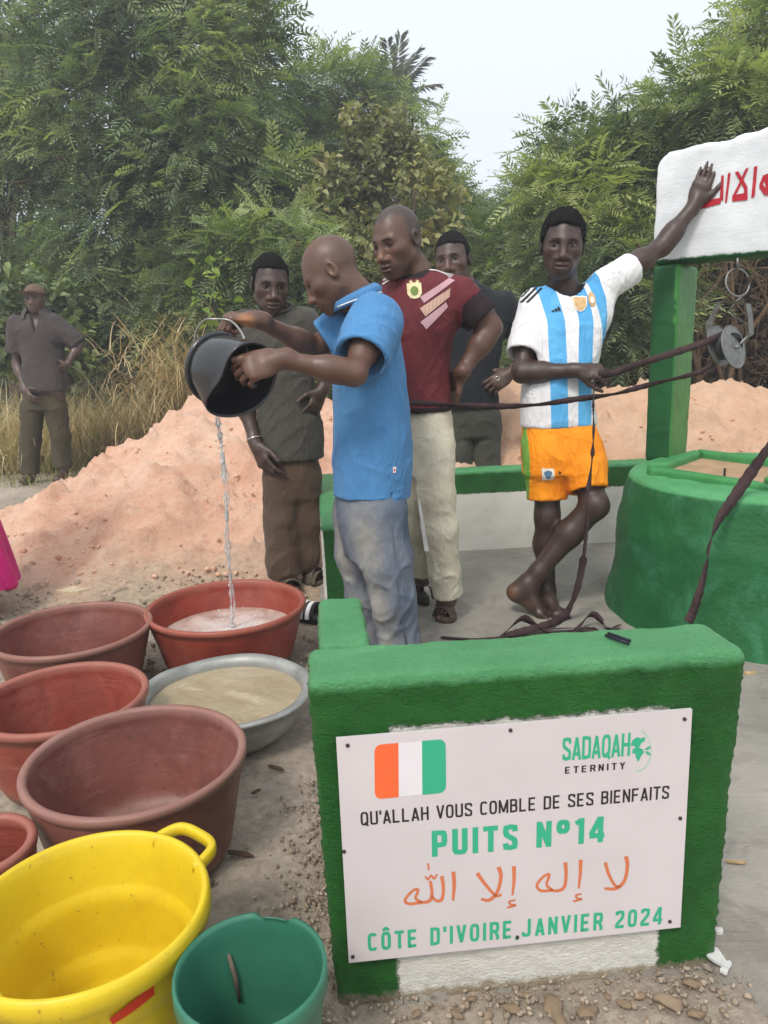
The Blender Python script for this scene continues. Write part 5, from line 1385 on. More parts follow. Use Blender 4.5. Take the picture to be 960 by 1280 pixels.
prY = [(0.001, 0.014), (r * 0.60, 0.012), (r * 0.665, 0.016), (r * 0.685, 0.035), (r * 0.70, 0.055), (r * 0.72, h * 0.24), (r * 0.755, h * 0.27), (r * 0.765, h * 0.30), (r * 0.80, h * 0.64), (r * 0.835, h * 0.67), (r * 0.845, h * 0.70), (r * 0.905, h - 0.02), (r * 0.93, h - 0.004), (r * 0.955, h + 0.002), (r * 0.985, h), (r, h - 0.010), (r, h - 0.034), (r * 0.985, h - 0.036), (r * 0.955, h - 0.022), (r * 0.93, h - 0.03), (r * 0.87, h * 0.70), (r * 0.86, h * 0.67), (r * 0.83, h * 0.64), (r * 0.79, h * 0.30), (r * 0.78, h * 0.27), (r * 0.75, h * 0.24), (r * 0.72, 0.03), (r * 0.68, 0.0), (0.001, 0.003)]
tubsh = lathe('shell', prY, ym, np.array([cY[0], cY[1], 0]), tY, 128, wob=0.004, seed=1)
hp = gz(228, 1052, h + 0.002); hd = unit(np.array([hp[0] - cY[0], hp[1] - cY[1], 0])); hs_ = np.array([-hd[1], hd[0], 0])
def handle(hd, hs_):
    e0 = np.array([cY[0], cY[1], 0]) + hd * r * 0.975 + np.array([0, 0, h - 0.012])
    pts = [e0 + hs_ * 0.062 - hd * 0.022, e0 + hs_ * 0.052 + hd * 0.020 + (0, 0, 0.004), e0 + hs_ * 0.034 + hd * 0.034 + (0, 0, 0.005), e0 + hd * 0.037 + (0, 0, 0.005), e0 - hs_ * 0.034 + hd * 0.034 + (0, 0, 0.005), e0 - hs_ * 0.052 + hd * 0.020 + (0, 0, 0.004), e0 - hs_ * 0.062 - hd * 0.022]
    P = spline(pts, 26); V = []; F = []
    for i in range(26):
        t = unit(P[min(i + 1, 25)] - P[max(i - 1, 0)]); s1 = unit(np.cross((0, 0, 1.0), t)); s2 = np.array([0, 0, 1.0])
        for k in range(10):
            q = 6.2832 * k / 10; cx_, sy_ = math.cos(q), math.sin(q); V.append(P[i] + s1 * 0.0075 * np.sign(cx_) * abs(cx_) ** 0.5 + s2 * 0.011 * np.sign(sy_) * abs(sy_) ** 0.5)
    for i in range(25):
        for k in range(10): F.append((i * 10 + k, i * 10 + (k + 1) % 10, i * 10 + 10 + (k + 1) % 10, i * 10 + 10 + k))
    F += [tuple(range(10))[::-1], tuple(range(250, 260))]
    return mesh('handle', np.array(V), F, ym, tY)
handle(hd, hs_); handle(-hd, -hs_)
bvY = bvh_of(np.array([v.co[:] for v in tubsh.data.vertices]), np.array([p_.vertices[:] for p_ in tubsh.data.polygons]))
def on_tub(px, py):
    o_ = Vector((0, 0, CAM_H)); d_ = Vector(ray(px, py)).normalized(); hh_ = bvY.ray_cast(o_, d_, 9); return np.array(hh_[0]) if hh_[0] else None
lab = []
dY = unit(np.array([0.25, 0.9, 0.1])); O_ = on_tub(140, 1270)
if O_ is not None:
    ux_ = unit(np.cross(dY, (0, 0, 1.0))); uz_ = unit(np.cross(ux_, dY)); fr = (O_, ux_, uz_, dY)
    L_ = lambda px, py: tuple(float(q) for q in ((lambda p_: ((p_ - O_) @ ux_, (p_ - O_) @ uz_))(at(px, py, O_[1]))))
    rm = simple('red label print', lin(206, 52, 24), 0.45)
    decal('label', [[L_(138, 1268), L_(174, 1254), L_(173, 1273), L_(140, 1279)], [L_(96, 1281), L_(126, 1271), L_(130, 1284), L_(100, 1300)]], fr, bvY, rm, tubsh, 0.003)

# green bucket
cN, rN, zN = bs['Gn']
GM = NB('green plastic'); gc_ = GM.ramp(GM.noise(6, 5, 0.6), [(0.3, lin(42, 100, 80)), (0.7, lin(56, 118, 95))]); gc_ = GM.mix(GM.ramp(GM.noise(7, 7, 0.7, dist=0.6), [(0.52, 0.0), (0.78, 0.45)]), gc_, lin(92, 146, 120))
gm_ = GM.bsdf(gc_, 0.42, 0.45, GM.noise(60, 4), 0.1, 0.003)
tN = empty('bucket', (cN[0], cN[1], 0), 'dark green plastic bucket with a notched rim beside the sign wall', 'bucket')
h = zN; r = rN
ang0 = math.atan2(*(gz(345, 1140, h)[:2] - cN)[::-1])
def notch(p_, t, r0, z0):
    d = (t - ang0 + math.pi) % (2 * math.pi) - math.pi
    if r0 > r * 0.9 and z0 > h - 0.06: p_[2] -= 0.006 * max(0, min(1, (0.30 - abs(d)) / 0.06)); p_[:2] *= 1 - 0.05 * max(0, min(1, (0.26 - abs(d)) / 0.06)) * (r0 > r * 0.955)
    return p_
lathe('shell', [(0.001, 0.012), (r * 0.66, 0.012), (r * 0.70, 0.03), (r * 0.90, h - 0.05), (r * 0.925, h - 0.008), (r * 0.95, h), (r * 0.99, h), (r, h - 0.008), (r, h - 0.03), (r * 0.985, h - 0.032), (r * 0.95, h - 0.03), (r * 0.925, h - 0.06), (r * 0.73, 0.02), (r * 0.68, 0.0), (0.001, 0.002)], gm_, np.array([cN[0], cN[1], 0]), tN, 120, seed=3, mod=notch)
bq_ = np.array([cN[0], cN[1], 0]); th = math.atan2(*(gz(312, 1190, h)[:2] - cN)[::-1]) + 0.35
mb = MB(); dd = np.array([math.cos(th), math.sin(th), 0]); mb.tube([bq_ + dd * r * 0.875 + (0, 0, h * 0.80), bq_ + dd * r * 0.84 + (0.006, 0, h * 0.66), bq_ + dd * r * 0.80 + (0.008, 0, h * 0.50)], [0.003, 0.0042, 0.0025], 7); mb.build('mud_smear', simple('dried mud', lin(104, 92, 80), 0.95, 0.3, 60), tN)

# ------------------------------------------------------------------ black bucket of folded rubber, tipped, with its bail and the water leaving it
BC, BE = at(271, 460, 2.43), at(322, 474, 2.30)
axb = unit(BE - BC + np.array([0, -0.04, 0.0])); s1 = unit(np.cross(axb, (0, 0, 1.0))); s2 = np.cross(s1, axb)
bk = empty('bucket', BC - np.array([0, 0, 0.14]), 'tipped black rubber bucket held in both hands of the blue shirt', 'bucket')
rub = NB('black rubber'); rubm = rub.bsdf(rub.ramp(rub.noise(9, 5), [(0.3, (0.010, 0.010, 0.011)), (0.7, (0.022, 0.022, 0.024))]), rub.ramp(rub.noise(11, 5, 0.6), [(0.3, 0.10), (0.7, 0.26)]), 0.75, rub.noise(14, 3), 0.2, 0.008)
L0, R0 = 0.198, 0.103
NT, NSg = 96, 36; V = []; F = []
def reach(t):
    d = (t - R(300) + math.pi) % (2 * math.pi) - math.pi
    return L0 * (0.97 - 0.62 * math.exp(-(d / 0.80) ** 2) + 0.05 * math.cos(2 * (t - R(100))))
def sect(s_, t, inner):
    k = float(smoothstep(0.2, 1.0, s_)); rr_ = R0 * (1.0 + 0.05 * math.sin(3.0 * s_) + k * (0.16 * math.cos(2 * (t - R(290))) + 0.07 * math.cos(3 * (t - R(300))))) - inner
    return (s1 * math.cos(t) + s2 * math.sin(t)) * rr_ + s2 * (-0.012 * k)
for inner in (0.0, 0.006):
    for j in range(NSg + 1):
        s_ = j / NSg
        for i in range(NT): t = 6.2832 * i / NT; V.append(BC + axb * (s_ * reach(t) * 1.0 + (0.008 if inner and j == 0 else 0)) + sect(s_, t, inner))
n0 = (NSg + 1) * NT
for j in range(NSg):
    for i in range(NT):
        f = (j * NT + i, j * NT + (i + 1) % NT, (j + 1) * NT + (i + 1) % NT, (j + 1) * NT + i); F.append(f); F.append(tuple(n0 + q for q in f[::-1]))
e0 = NSg * NT
for i in range(NT): F.append((e0 + i, e0 + (i + 1) % NT, n0 + e0 + (i + 1) % NT, n0 + e0 + i))
V += [BC - axb * 0.022, BC + axb * 0.002]; m1 = len(V)
for k_, (ofs, q0) in enumerate(((-0.016, 0), (0.004, n0))):
    for i in range(NT): V.append(BC + axb * ofs + (np.array(V[q0 + i]) - BC) * 0.7)
    for i in range(NT): F.append((q0 + i, q0 + (i + 1) % NT, m1 + k_ * NT + (i + 1) % NT, m1 + k_ * NT + i)); F.append((m1 + k_ * NT + i, m1 + k_ * NT + (i + 1) % NT, m1 - 2 + k_))
mesh('shell', np.array(V), F, rubm, bk)
lip = [V[e0 + i] for i in range(NT)] + [V[e0]]
mb = MB(); mb.tube(lip, 0.0035, 6, False); mb.build('lip', rubm, bk)
mb = MB(); mb.tube([BC + axb * 0.012 + (s1 * math.cos(t) + s2 * math.sin(t)) * (R0 + 0.004) for t in np.linspace(0, 6.2832, 60)], 0.009, 8, False); mb.build('rim', rubm, bk)
hk = at(268, 399, 2.46); e1 = BC + axb * 0.01 + s1 * 0 + s2 * 0; pa = at(243, 432, 2.50); pb_ = at(308, 434, 2.37)
mb = MB(); mb.tube(spline([pa + (0, 0, -0.02), pa, at(246, 413, 2.49), at(256, 400, 2.47), hk, at(288, 401, 2.46), at(302, 416, 2.40), pb_, pb_ + (0, 0, -0.02)], 40), 0.0036, 8); mb.build('bail', simple('galvanised wire', lin(150, 150, 145), 0.35, 0.1, Metallic=0.7), bk)
gl = NB('falling water'); g_ = gl.n('ShaderNodeBsdfPrincipled'); g_.inputs['Base Color'].default_value = (0.95, 0.97, 1, 1); g_.inputs['Roughness'].default_value = 0.08; g_.inputs['IOR'].default_value = 1.33; g_.inputs['Transmission Weight'].default_value = 0.85
df = gl.n('ShaderNodeBsdfPrincipled'); df.inputs['Base Color'].default_value = (0.85, 0.84, 0.82, 1); df.inputs['Roughness'].default_value = 0.3; ms = gl.n('ShaderNodeMixShader'); gl.l(gl.ramp(gl.noise(26, 4, 0.7), [(0.4, 0.05), (0.65, 0.6)]), ms.inputs[0]); gl.l(g_.outputs[0], ms.inputs[1]); gl.l(df.outputs[0], ms.inputs[2]); gl.l(ms.outputs[0], gl.out.inputs[0])
top = at(270, 506, 2.45); end = np.array([PST[0], PST[1], cBz])
v0 = at(277, 560, 2.5); P = spline([top, at(273, 532, 2.46), v0, at(283, 640, 2.56), at(287, 700, 2.62), end + (0, 0, 0.06), end], 60)
rad = [0.0078 + 0.004 * math.sin(i * 0.9) * math.exp(-i / 50) + 0.0025 * math.sin(i * 2.1 + 1) - 0.003 * min(1, i / 30) for i in range(60)]
mb = MB(); mb.tube(P, rad, 10)
mb.tube(P[20:52] + np.array([0.012, 0, 0]) * np.sin(np.linspace(0, 9, 32))[:, None], [0.003 + 0.0015 * math.sin(i * 1.9) for i in range(32)], 7)
for i in range(46):
    q = P[rng.integers(16, 60)] + rng.normal(0, 1, 3) * np.array([0.010, 0.01, 0.015]); s_ = 0.0018 + 0.003 * rng.random(); mb.tube([q - (0, 0, s_), q - (0, 0, s_ * 0.5), q + (0, 0, s_ * 0.5), q + (0, 0, s_ * 1.4)], [s_ * 0.4, s_, s_ * 0.8, s_ * 0.1], 6)
for i in range(40):
    q = end + np.array([rng.normal(0, 0.05), rng.normal(0, 0.05), abs(rng.normal(0, 0.03))]); s_ = 0.0018 + 0.003 * rng.random(); mb.tube([q - (0, 0, s_), q, q + (0, 0, s_)], [s_ * 0.4, s_, s_ * 0.4], 6)
tag(mb.build('water_stream', gl.m), 'thin stream of water falling from the black bucket into a red basin', 'water')
# slide sandal
sp = gz(389, 774, 0.0); sl_ = empty('slide_sandal', sp, 'black slide sandal with white stripes beside the metal basin', 'sandal')
blk = simple('black foam', lin(40, 40, 42), 0.7, 0.15); D = unit(np.array([0.80, -0.35, 0])); S3 = np.array([-D[1], D[0], 0]); V = []; F = []; n = 24
for zz, k in ((0, 0.96), (0.03, 1.0)):
    for i in range(n):
        t = 6.2832 * i / n; V.append(sp + D * 0.125 * math.cos(t) * k + S3 * (0.050 + 0.008 * math.cos(t)) * math.sin(t) * k + np.array([0, 0, zz]))
F = [(i, (i + 1) % n, n + (i + 1) % n, n + i) for i in range(n)] + [tuple(range(n))[::-1], tuple(range(n, 2 * n))]
mesh('sole', np.array(V), F, blk, sl_)
def sarch(x0, x1, h0, name, mat, dz=0.0):
    V = []; F = []; n = 14
    for e in (x0, x1):
        for i in range(n + 1):
            q = math.pi * i / n
            for th in (0, -0.006): V.append(sp + D * e + S3 * math.cos(q) * (0.056 + th + dz) + np.array([0, 0, 0.02 + math.sin(q) * (h0 + th + dz)]))
    r_ = 2 * (n + 1)
    for i in range(n):
        a0, a1 = i * 2, i * 2 + 2; F += [(a0, a1, r_ + a1, r_ + a0), (a0 + 1, r_ + a0 + 1, r_ + a1 + 1, a1 + 1), (a0, a0 + 1, a1 + 1, a1), (r_ + a0, r_ + a1, r_ + a1 + 1, r_ + a0 + 1)]
    return mesh(name, np.array(V), F, mat, sl_)
st = sarch(-0.075, 0.035, 0.058, 'strap', blk)
whp = simple('white strap stripe', lin(222, 222, 222), 0.6)
for x_ in (-0.062, -0.030, 0.002): sarch(x_, x_ + 0.018, 0.058, 'stripe', whp, 0.002)
# ------------------------------------------------------------------ plants
def leaf_mat(name, stops, trans=0.36, rough=0.55):
    b = NB(name)
    c = b.ramp(b.attr('tint'), stops)
    p = b.n('ShaderNodeBsdfPrincipled'); b.l(c, p.inputs['Base Color']); p.inputs['Roughness'].default_value = rough; p.inputs['Specular IOR Level'].default_value = 0.35
    t = b.n('ShaderNodeBsdfTranslucent'); b.l(b.mix(1.0, c, (1.0, 1.15, 0.5), 'MULTIPLY'), t.inputs[0])
    m = b.n('ShaderNodeMixShader'); m.inputs[0].default_value = trans; b.l(p.outputs[0], m.inputs[1]); b.l(t.outputs[0], m.inputs[2]); b.l(m.outputs[0], b.out.inputs[0])
    return b.m
def frond_tpl(pairs=8, L=0.26, pl=0.085, pw=0.020, droop=0.25, ang=58, seed=0, miss=0.06):
    """feather leaf: a thin rachis with paired narrow leaflets, x side, y along, z up"""
    V = []; F = []; jr = np.random.default_rng(seed)
    def z(y, s=0): return -droop * L * (y / L) ** 2 - 0.10 * abs(s)
    w_ = 0.003
    V += [(-w_, 0, 0), (w_, 0, 0), (w_ * .6, L, z(L)), (-w_ * .6, L, z(L))]; F.append((0, 1, 2, 3))
    for i in range(pairs):
        y0 = L * (0.14 + 0.86 * i / (pairs - 1)); k = math.sin(math.pi * (0.22 + 0.66 * i / (pairs - 1))) ; l0 = pl * (0.55 + 0.45 * k)
        for s in (-1, 1):
            l = l0
            if jr.random() < miss: continue
            a = R(ang - 18 * i / pairs + jr.normal(0, 6)); l *= jr.uniform(0.75, 1.12); dx, dy = s * math.sin(a), math.cos(a); nx, ny = -dy * s, dx * s; hw = pw * 0.5
            b = len(V)
            P = [(0, 0), (0.45, hw), (1.0, 0), (0.45, -hw)]
            for t, o in P:
                x = dx * l * t + nx * o; y = y0 + dy * l * t + ny * o; V.append((x, y, z(y0) - 0.18 * l * t * t))
            F.append((b, b + 1, b + 2, b + 3))
    return np.array(V), np.array(F)
def leaf_tpl(L=0.10, w_=0.06):
    V = [(0, 0, 0), (-w_ * .5, L * .35, .012), (0, L * .4, -0.004), (w_ * .5, L * .35, .012), (-w_ * .3, L * .72, -.002), (w_ * .3, L * .72, -.002), (0, L, -.022)]
    return np.array(V), np.array([(0, 3, 2, 1), (2, 3, 5, 6), (1, 2, 6, 4)])
def bunch_tpl(n=5, L=0.11, w_=0.06, seed=0):
    r_ = np.random.default_rng(seed); v0, f0 = leaf_tpl(L, w_); V = []; F = []
    for i in range(n):
        M = rotm(r_.uniform(0, 6.28), r_.uniform(-0.3, 0.9), r_.uniform(-0.5, 0.5)); o = r_.normal(size=3) * L * 0.45
        F.append(f0 + len(V) * len(v0)); V.append(v0 * r_.uniform(0.7, 1.2) @ M.T + o)
    return np.concatenate(V), np.concatenate(F)
def spread(tpls, P, D, N, S, rngs):
    """place leaf shapes: positions, directions, normals, sizes; returns one mesh's arrays"""
    VV = []; FF = []; TT = []; b0 = 0
    D = D / (np.linalg.norm(D, axis=1, keepdims=True) + 1e-9); X = np.cross(D, N); X /= np.linalg.norm(X, axis=1, keepdims=True) + 1e-9; Z = np.cross(X, D)
    clump = 0.5 + 0.28 * pnoise(P, 1.7, 7) + 0.18 * pnoise(P, 4.5, 9)
    tint = np.clip(clump + rngs.normal(0, 0.17, len(P)), 0, 1)
    pick = rngs.integers(0, len(tpls), len(P))
    for k, (v, f) in enumerate(tpls):
        m = pick == k
        if not m.any(): continue
        q = P[m][:, None] + S[m][:, None, None] * (v[None, :, 0:1] * X[m][:, None] + v[None, :, 1:2] * D[m][:, None] + v[None, :, 2:3] * Z[m][:, None])
        VV.append(q.reshape(-1, 3)); n = m.sum(); FF.append((f[None] + (np.arange(n) * len(v))[:, None, None]).reshape(-1, f.shape[1]) + b0); b0 += n * len(v); TT.append(np.repeat(tint[m], len(v)))
    return np.concatenate(VV), np.concatenate(FF), np.concatenate(TT)
def cloud(blobs, n, r_, shell=(0.45, 1.05), hang=0.15, gap=-0.35, gf=1.3, gseed=3, flat=0.7):
    """leaf places through a set of ellipsoids (centre, radii), thinned by noise so that gaps open"""
    vol = np.array([b[1][0] * b[1][1] * b[1][2] for b in blobs]) ** 0.72; cnt = (n * vol / vol.sum()).astype(int)
    PP = []; OO = []
    for (c, r), k in zip(blobs, cnt):
        u = r_.normal(size=(k, 3)); u /= np.linalg.norm(u, axis=1, keepdims=True)
        q = shell[0] + (shell[1] - shell[0]) * r_.random(k) ** 0.6
        p = np.array(c) + u * np.array(r) * (q * (1 + 0.20 * pnoise(u * 2 + np.array(c), 1.6, 21)))[:, None]
        g = pnoise(p, gf, gseed) + 0.5 * pnoise(p, gf * 2.6, gseed + 1)
        keep = g > gap; PP.append(p[keep]); OO.append(u[keep])
    P, O = np.concatenate(PP), np.concatenate(OO)
    D = O * np.array([1, 1, 0.45]) + r_.normal(0, 0.45, P.shape) + np.array([0, 0, -hang]); N = O * (1 - flat) + np.array([0, 0, flat]) + r_.normal(0, 0.28, P.shape)
    return P, D, N
GREEN = [(0.0, (0.045, 0.066, 0.038)), (0.25, (0.11, 0.15, 0.085)), (0.55, (0.23, 0.28, 0.15)), (0.8, (0.36, 0.42, 0.20)), (1.0, (0.46, 0.50, 0.20))]
LIGHT = [(0.0, (0.09, 0.12, 0.055)), (0.35, (0.19, 0.24, 0.11)), (0.7, (0.31, 0.37, 0.165)), (1.0, (0.44, 0.48, 0.19))]
VINE = [(0.0, (0.14, 0.14, 0.065)), (0.35, (0.27, 0.28, 0.115)), (0.6, (0.40, 0.38, 0.16)), (0.85, (0.44, 0.36, 0.20)), (1.0, (0.62, 0.48, 0.10))]
BRIGHT = [(0.0, (0.12, 0.18, 0.04)), (0.5, (0.22, 0.32, 0.06)), (1.0, (0.34, 0.42, 0.10))]
M_LEAF, M_LIGHT, M_VINE, M_BRIGHT = leaf_mat('tree leaf', GREEN), leaf_mat('young leaf', LIGHT), leaf_mat('creeper leaf', VINE), leaf_mat('bright leaf', BRIGHT, 0.4)
M_BARK = simple('bark', lin(92, 78, 64), 0.95, 0.3, 14, bump=0.8, bscale=40, bdist=0.02)
FR = [frond_tpl(8, 0.27, 0.088, 0.021, 0.22, 58, 1), frond_tpl(9, 0.31, 0.080, 0.019, 0.34, 62, 2, 0.12), frond_tpl(7, 0.22, 0.075, 0.022, 0.15, 52, 3), frond_tpl(6, 0.20, 0.10, 0.026, 0.45, 66, 4), frond_tpl(10, 0.34, 0.07, 0.017, 0.5, 60, 5, 0.2)]
FRL = [frond_tpl(11, 0.36, 0.10, 0.019, 0.25, 58, 6), frond_tpl(12, 0.42, 0.095, 0.018, 0.35, 60, 7, 0.12), frond_tpl(9, 0.28, 0.09, 0.019, 0.15, 55, 8), frond_tpl(8, 0.24, 0.11, 0.024, 0.5, 64, 9), frond_tpl(13, 0.40, 0.07, 0.016, 0.6, 62, 10, 0.2)]
LF = [bunch_tpl(5, 0.11, 0.07, i) for i in range(4)]
def limb_mesh(paths, name, parent, mat=None):
    mb = MB()
    for pts, r0, r1 in paths:
        P = spline(np.array(pts, float), 6 * len(pts)); mb.tube(P, list(np.linspace(r0, r1, len(P))), 5, False)
    V = np.array(mb.V); V = V + pnoise(V, 6, 17)[:, None] * 0.012
    return mesh(name, V, mb.F, mat or M_BARK, parent)
def tree(name, label, cat, base, blobs, n, tpl, mat, size=(0.8, 1.3), trunk_r=0.12, lean=(0, 0), extra=(), seed=0, group='trees and bushes behind the well', nlimb=9, **k):
    r_ = np.random.default_rng(400 + seed); base = np.array([base[0], base[1], 0.0]); t = empty(name, base, label, cat, group)
    top = np.mean([b[0] for b in blobs], 0); hgt = max(b[0][2] for b in blobs)
    fork = base + (top - base) * np.array([0.35, 0.35, 0.0]) + np.array([0, 0, min(b[0][2] for b in blobs) * 0.55 + 0.25])
    paths = [([base - (0, 0, 0.1), base * 0.6 + fork * 0.4 + (0.06, 0, 0.05), fork], trunk_r * 1.15, trunk_r * 0.8)]
    for i in range(nlimb):
        c, r = blobs[i % len(blobs)]; tip = np.array(c) + r_.normal(0, 0.45, 3) * np.array(r); s = fork + (0, 0, -0.1 * (i % 3)); mid = s * 0.5 + tip * 0.5 + r_.normal(0, 0.18, 3) + (0, 0, 0.15)
        paths.append(([s, mid, tip], trunk_r * 0.5, 0.012))
        for j in range(3):
            q = mid * (0.7 - 0.3 * j) + tip * (0.3 + 0.3 * j); paths.append(([q, q + r_.normal(0, 0.25, 3) * np.array(r), q + r_.normal(0, 0.5, 3) * np.array(r)], trunk_r * 0.16, 0.005))
    limb_mesh(paths + list(extra), 'trunk', t)
    P, D, N = cloud(blobs, int(n * 0.8), r_, **k); S = r_.uniform(size[0], size[1], len(P)) * 1.08
    V, F, T = spread(tpl, P, D, N, S, r_)
    o = mesh('crown', V, F, mat, t, False, attrs=dict(tint=T)); o['kind'] = 'stuff'
    return t
def bl(px, py, rx, ry, Y, ryd=None):
    k = mpp(py, Y); return (at(px, py, Y), (rx * k, (ryd if ryd is not None else min(rx, ry) * 0.9) * k if ryd is None or ryd > 5 else ryd, ry * k))
# left: the big feathery tree and its neighbours
tree('tree', 'tallest dense feathery tree, rising over the dry grass beside the black bucket', 'tree', at(195, 560, 9.4), [bl(200, 40, 130, 100, 9.4), bl(270, 100, 75, 110, 9.2), bl(250, 210, 120, 85, 9.0), bl(130, 150, 120, 90, 9.4), bl(310, 230, 62, 55, 8.9), bl(180, 290, 130, 60, 8.9), bl(230, -60, 110, 80, 9.6), bl(285, 10, 55, 70, 9.3)], 9000, FR, M_LEAF, (0.85, 1.45), 0.16, seed=1, nlimb=18, gap=-0.42)
tree('tree', 'feathery tree at the left edge with sky showing through its lower branches', 'tree', at(20, 560, 10.4), [bl(40, 80, 100, 110, 10.4), bl(-40, 180, 90, 90, 10.2), bl(70, 190, 90, 55, 10.4), bl(10, 345, 70, 45, 9.2), bl(-30, 20, 90, 80, 10.6)], 4200, FR, M_LEAF, (0.9, 1.5), 0.13, seed=2, nlimb=12, gap=-0.15)
tree('bush', 'dark feathery bush in the shade below the tall tree beside the dry grass', 'bush', at(300, 520, 8.4), [bl(220, 370, 80, 50, 8.6), bl(300, 360, 70, 70, 8.4), bl(350, 420, 60, 60, 8.2), bl(240, 420, 70, 40, 8.6)], 2600, FR, M_LEAF, (0.8, 1.3), 0.05, seed=3, gap=-0.5)
tree('bush', 'pale green feathery bush right behind the head of the man in the dark tee', 'bush', at(370, 500, 7.6), [bl(385, 345, 45, 55, 7.6), bl(345, 300, 60, 45, 7.9), bl(400, 420, 50, 50, 7.5), bl(300, 320, 45, 40, 8.0)], 1700, FR, M_LIGHT, (0.75, 1.15), 0.04, seed=4, gap=-0.6)
tree('bush', 'leafy bush standing behind the man in the cap', 'bush', at(60, 520, 8.3), [bl(20, 400, 60, 60, 8.3), bl(95, 395, 70, 45, 8.6), bl(150, 370, 60, 40, 8.7), bl(60, 440, 80, 45, 8.4)], 1500, LF, M_LIGHT, (0.7, 1.2), 0.04, seed=5, gap=-0.5)
# middle
tree('tree', 'pale feathery tree in the middle below the palm', 'tree', at(430, 500, 11.5), [bl(410, 135, 55, 55, 11.5), bl(380, 190, 45, 60, 11.2), bl(500, 195, 50, 50, 12.0), bl(450, 120, 38, 40, 12), bl(540, 240, 36, 40, 12)], 3600, FR, M_LIGHT, (0.9, 1.4), 0.12, seed=6, nlimb=12, gap=-0.5)
tree('tree', 'tree smothered in yellowing creeper behind the maroon jersey', 'tree', at(490, 500, 9.6), [bl(465, 200, 55, 50, 9.0), bl(500, 260, 62, 65, 8.9), bl(440, 255, 50, 55, 8.8), bl(480, 350, 75, 65, 8.8), bl(425, 330, 45, 60, 8.7)], 5200, LF, M_VINE, (0.55, 1.0), 0.14, seed=7, gap=-0.45, flat=0.25, shell=(0.45, 1.2), gf=1.9)
tree('bush', 'feathery bush between the maroon jersey and the striped jersey', 'bush', at(600, 520, 8.8), [bl(590, 325, 60, 50, 9.4), bl(640, 345, 60, 55, 9.0), bl(590, 400, 70, 60, 8.8), bl(556, 275, 38, 38, 10), bl(650, 420, 60, 50, 8.6)], 3600, FR, M_LIGHT, (0.75, 1.2), 0.06, seed=8, gap=-0.55)
tree('tree', 'slender pale tree at the notch of open sky', 'tree', at(640, 500, 12.5), [bl(656, 272, 34, 36, 12.5), bl(610, 300, 40, 36, 12.5), bl(572, 285, 34, 36, 12.8)], 1900, FR, M_LIGHT, (0.9, 1.4), 0.08, seed=9, gap=-0.5)
# right
tree('tree', 'large feathery tree behind the white beam, fronds standing against the sky', 'tree', at(800, 520, 7.6), [bl(745, 250, 65, 60, 7.4), bl(810, 195, 60, 50, 7.5), bl(760, 330, 75, 55, 7.2), bl(865, 150, 55, 50, 7.6), bl(710, 310, 40, 55, 7.4), bl(830, 260, 85, 65, 7.4), bl(720, 195, 36, 32, 7.5), bl(690, 240, 26, 36, 7.4)], 5200, FRL, M_LEAF, (0.75, 1.15), 0.13, seed=10, nlimb=16, gap=-0.45, shell=(0.35, 1.12))
tree('tree', 'dark overhanging tree in the top right corner', 'tree', at(985, 520, 7.0), [bl(945, 95, 48, 50, 6.9), bl(965, 140, 60, 50, 6.8), bl(1010, 40, 66, 70, 7.0), bl(990, 200, 60, 60, 6.9), bl(905, 130, 36, 36, 6.9)], 3400, FRL, M_LEAF, (0.75, 1.15), 0.15, seed=11, nlimb=12, gap=-0.5)
tree('bush', 'feathery bush low behind the raised arm and green post', 'bush', at(760, 520, 6.6), [bl(790, 400, 60, 45, 6.7), bl(730, 400, 50, 50, 6.8), bl(800, 350, 50, 40, 6.9), bl(690, 430, 45, 40, 7.0)], 1500, FRL, M_LEAF, (0.7, 1.05), 0.04, seed=12, gap=-0.45)
# dry tangle behind the pulley
r_ = np.random.default_rng(77); dt = empty('thicket', at(920, 500, 6.6), 'dry brown thicket of dead stems and vines behind the pulley', 'thicket')
mb = MB()
for i in range(170):
    x, y = r_.uniform(850, 1010), r_.uniform(330, 520); Y = r_.uniform(6.3, 7.3); p = at(x, y, Y); d = r_.normal(0, 1, 3) * np.array([0.5, 0.3, 0.8]); q = p + d * 0.35; m = (p + q) / 2 + r_.normal(0, 0.1, 3)
    mb.tube(spline([p, m, q, q + r_.normal(0, 0.2, 3)], 9), list(np.linspace(r_.uniform(0.003, 0.008), 0.002, 9)), 4, False)
for i in range(14):
    x = r_.uniform(860, 1000); p = at(x, 520, r_.uniform(6.5, 7.2)); p[2] = 0; mb.tube(spline([p, p + (r_.normal(0, 0.15), 0, 0.8), p + (r_.normal(0, 0.3), 0, 1.9)], 10), list(np.linspace(0.03, 0.012, 10)), 6, False)
o = mb.build('stems', simple('dead stem', lin(98, 80, 62), 0.95, 0.45, 5), dt); o['kind'] = 'stuff'
P, D, N = cloud([bl(920, 420, 80, 70, 7.3), bl(960, 360, 60, 50, 7.3), bl(880, 470, 60, 50, 7.2)], 2400, r_, gap=-0.8, flat=0.1); V, F, T = spread(LF, P, D, N, r_.uniform(0.5, 0.9, len(P)), r_)
o = mesh('dead_leaves', V, F, leaf_mat('dead leaf litter', [(0.0, (0.035, 0.024, 0.016)), (0.5, (0.075, 0.05, 0.03)), (1.0, (0.13, 0.095, 0.055))], 0.1), dt, False, attrs=dict(tint=T)); o['kind'] = 'stuff'
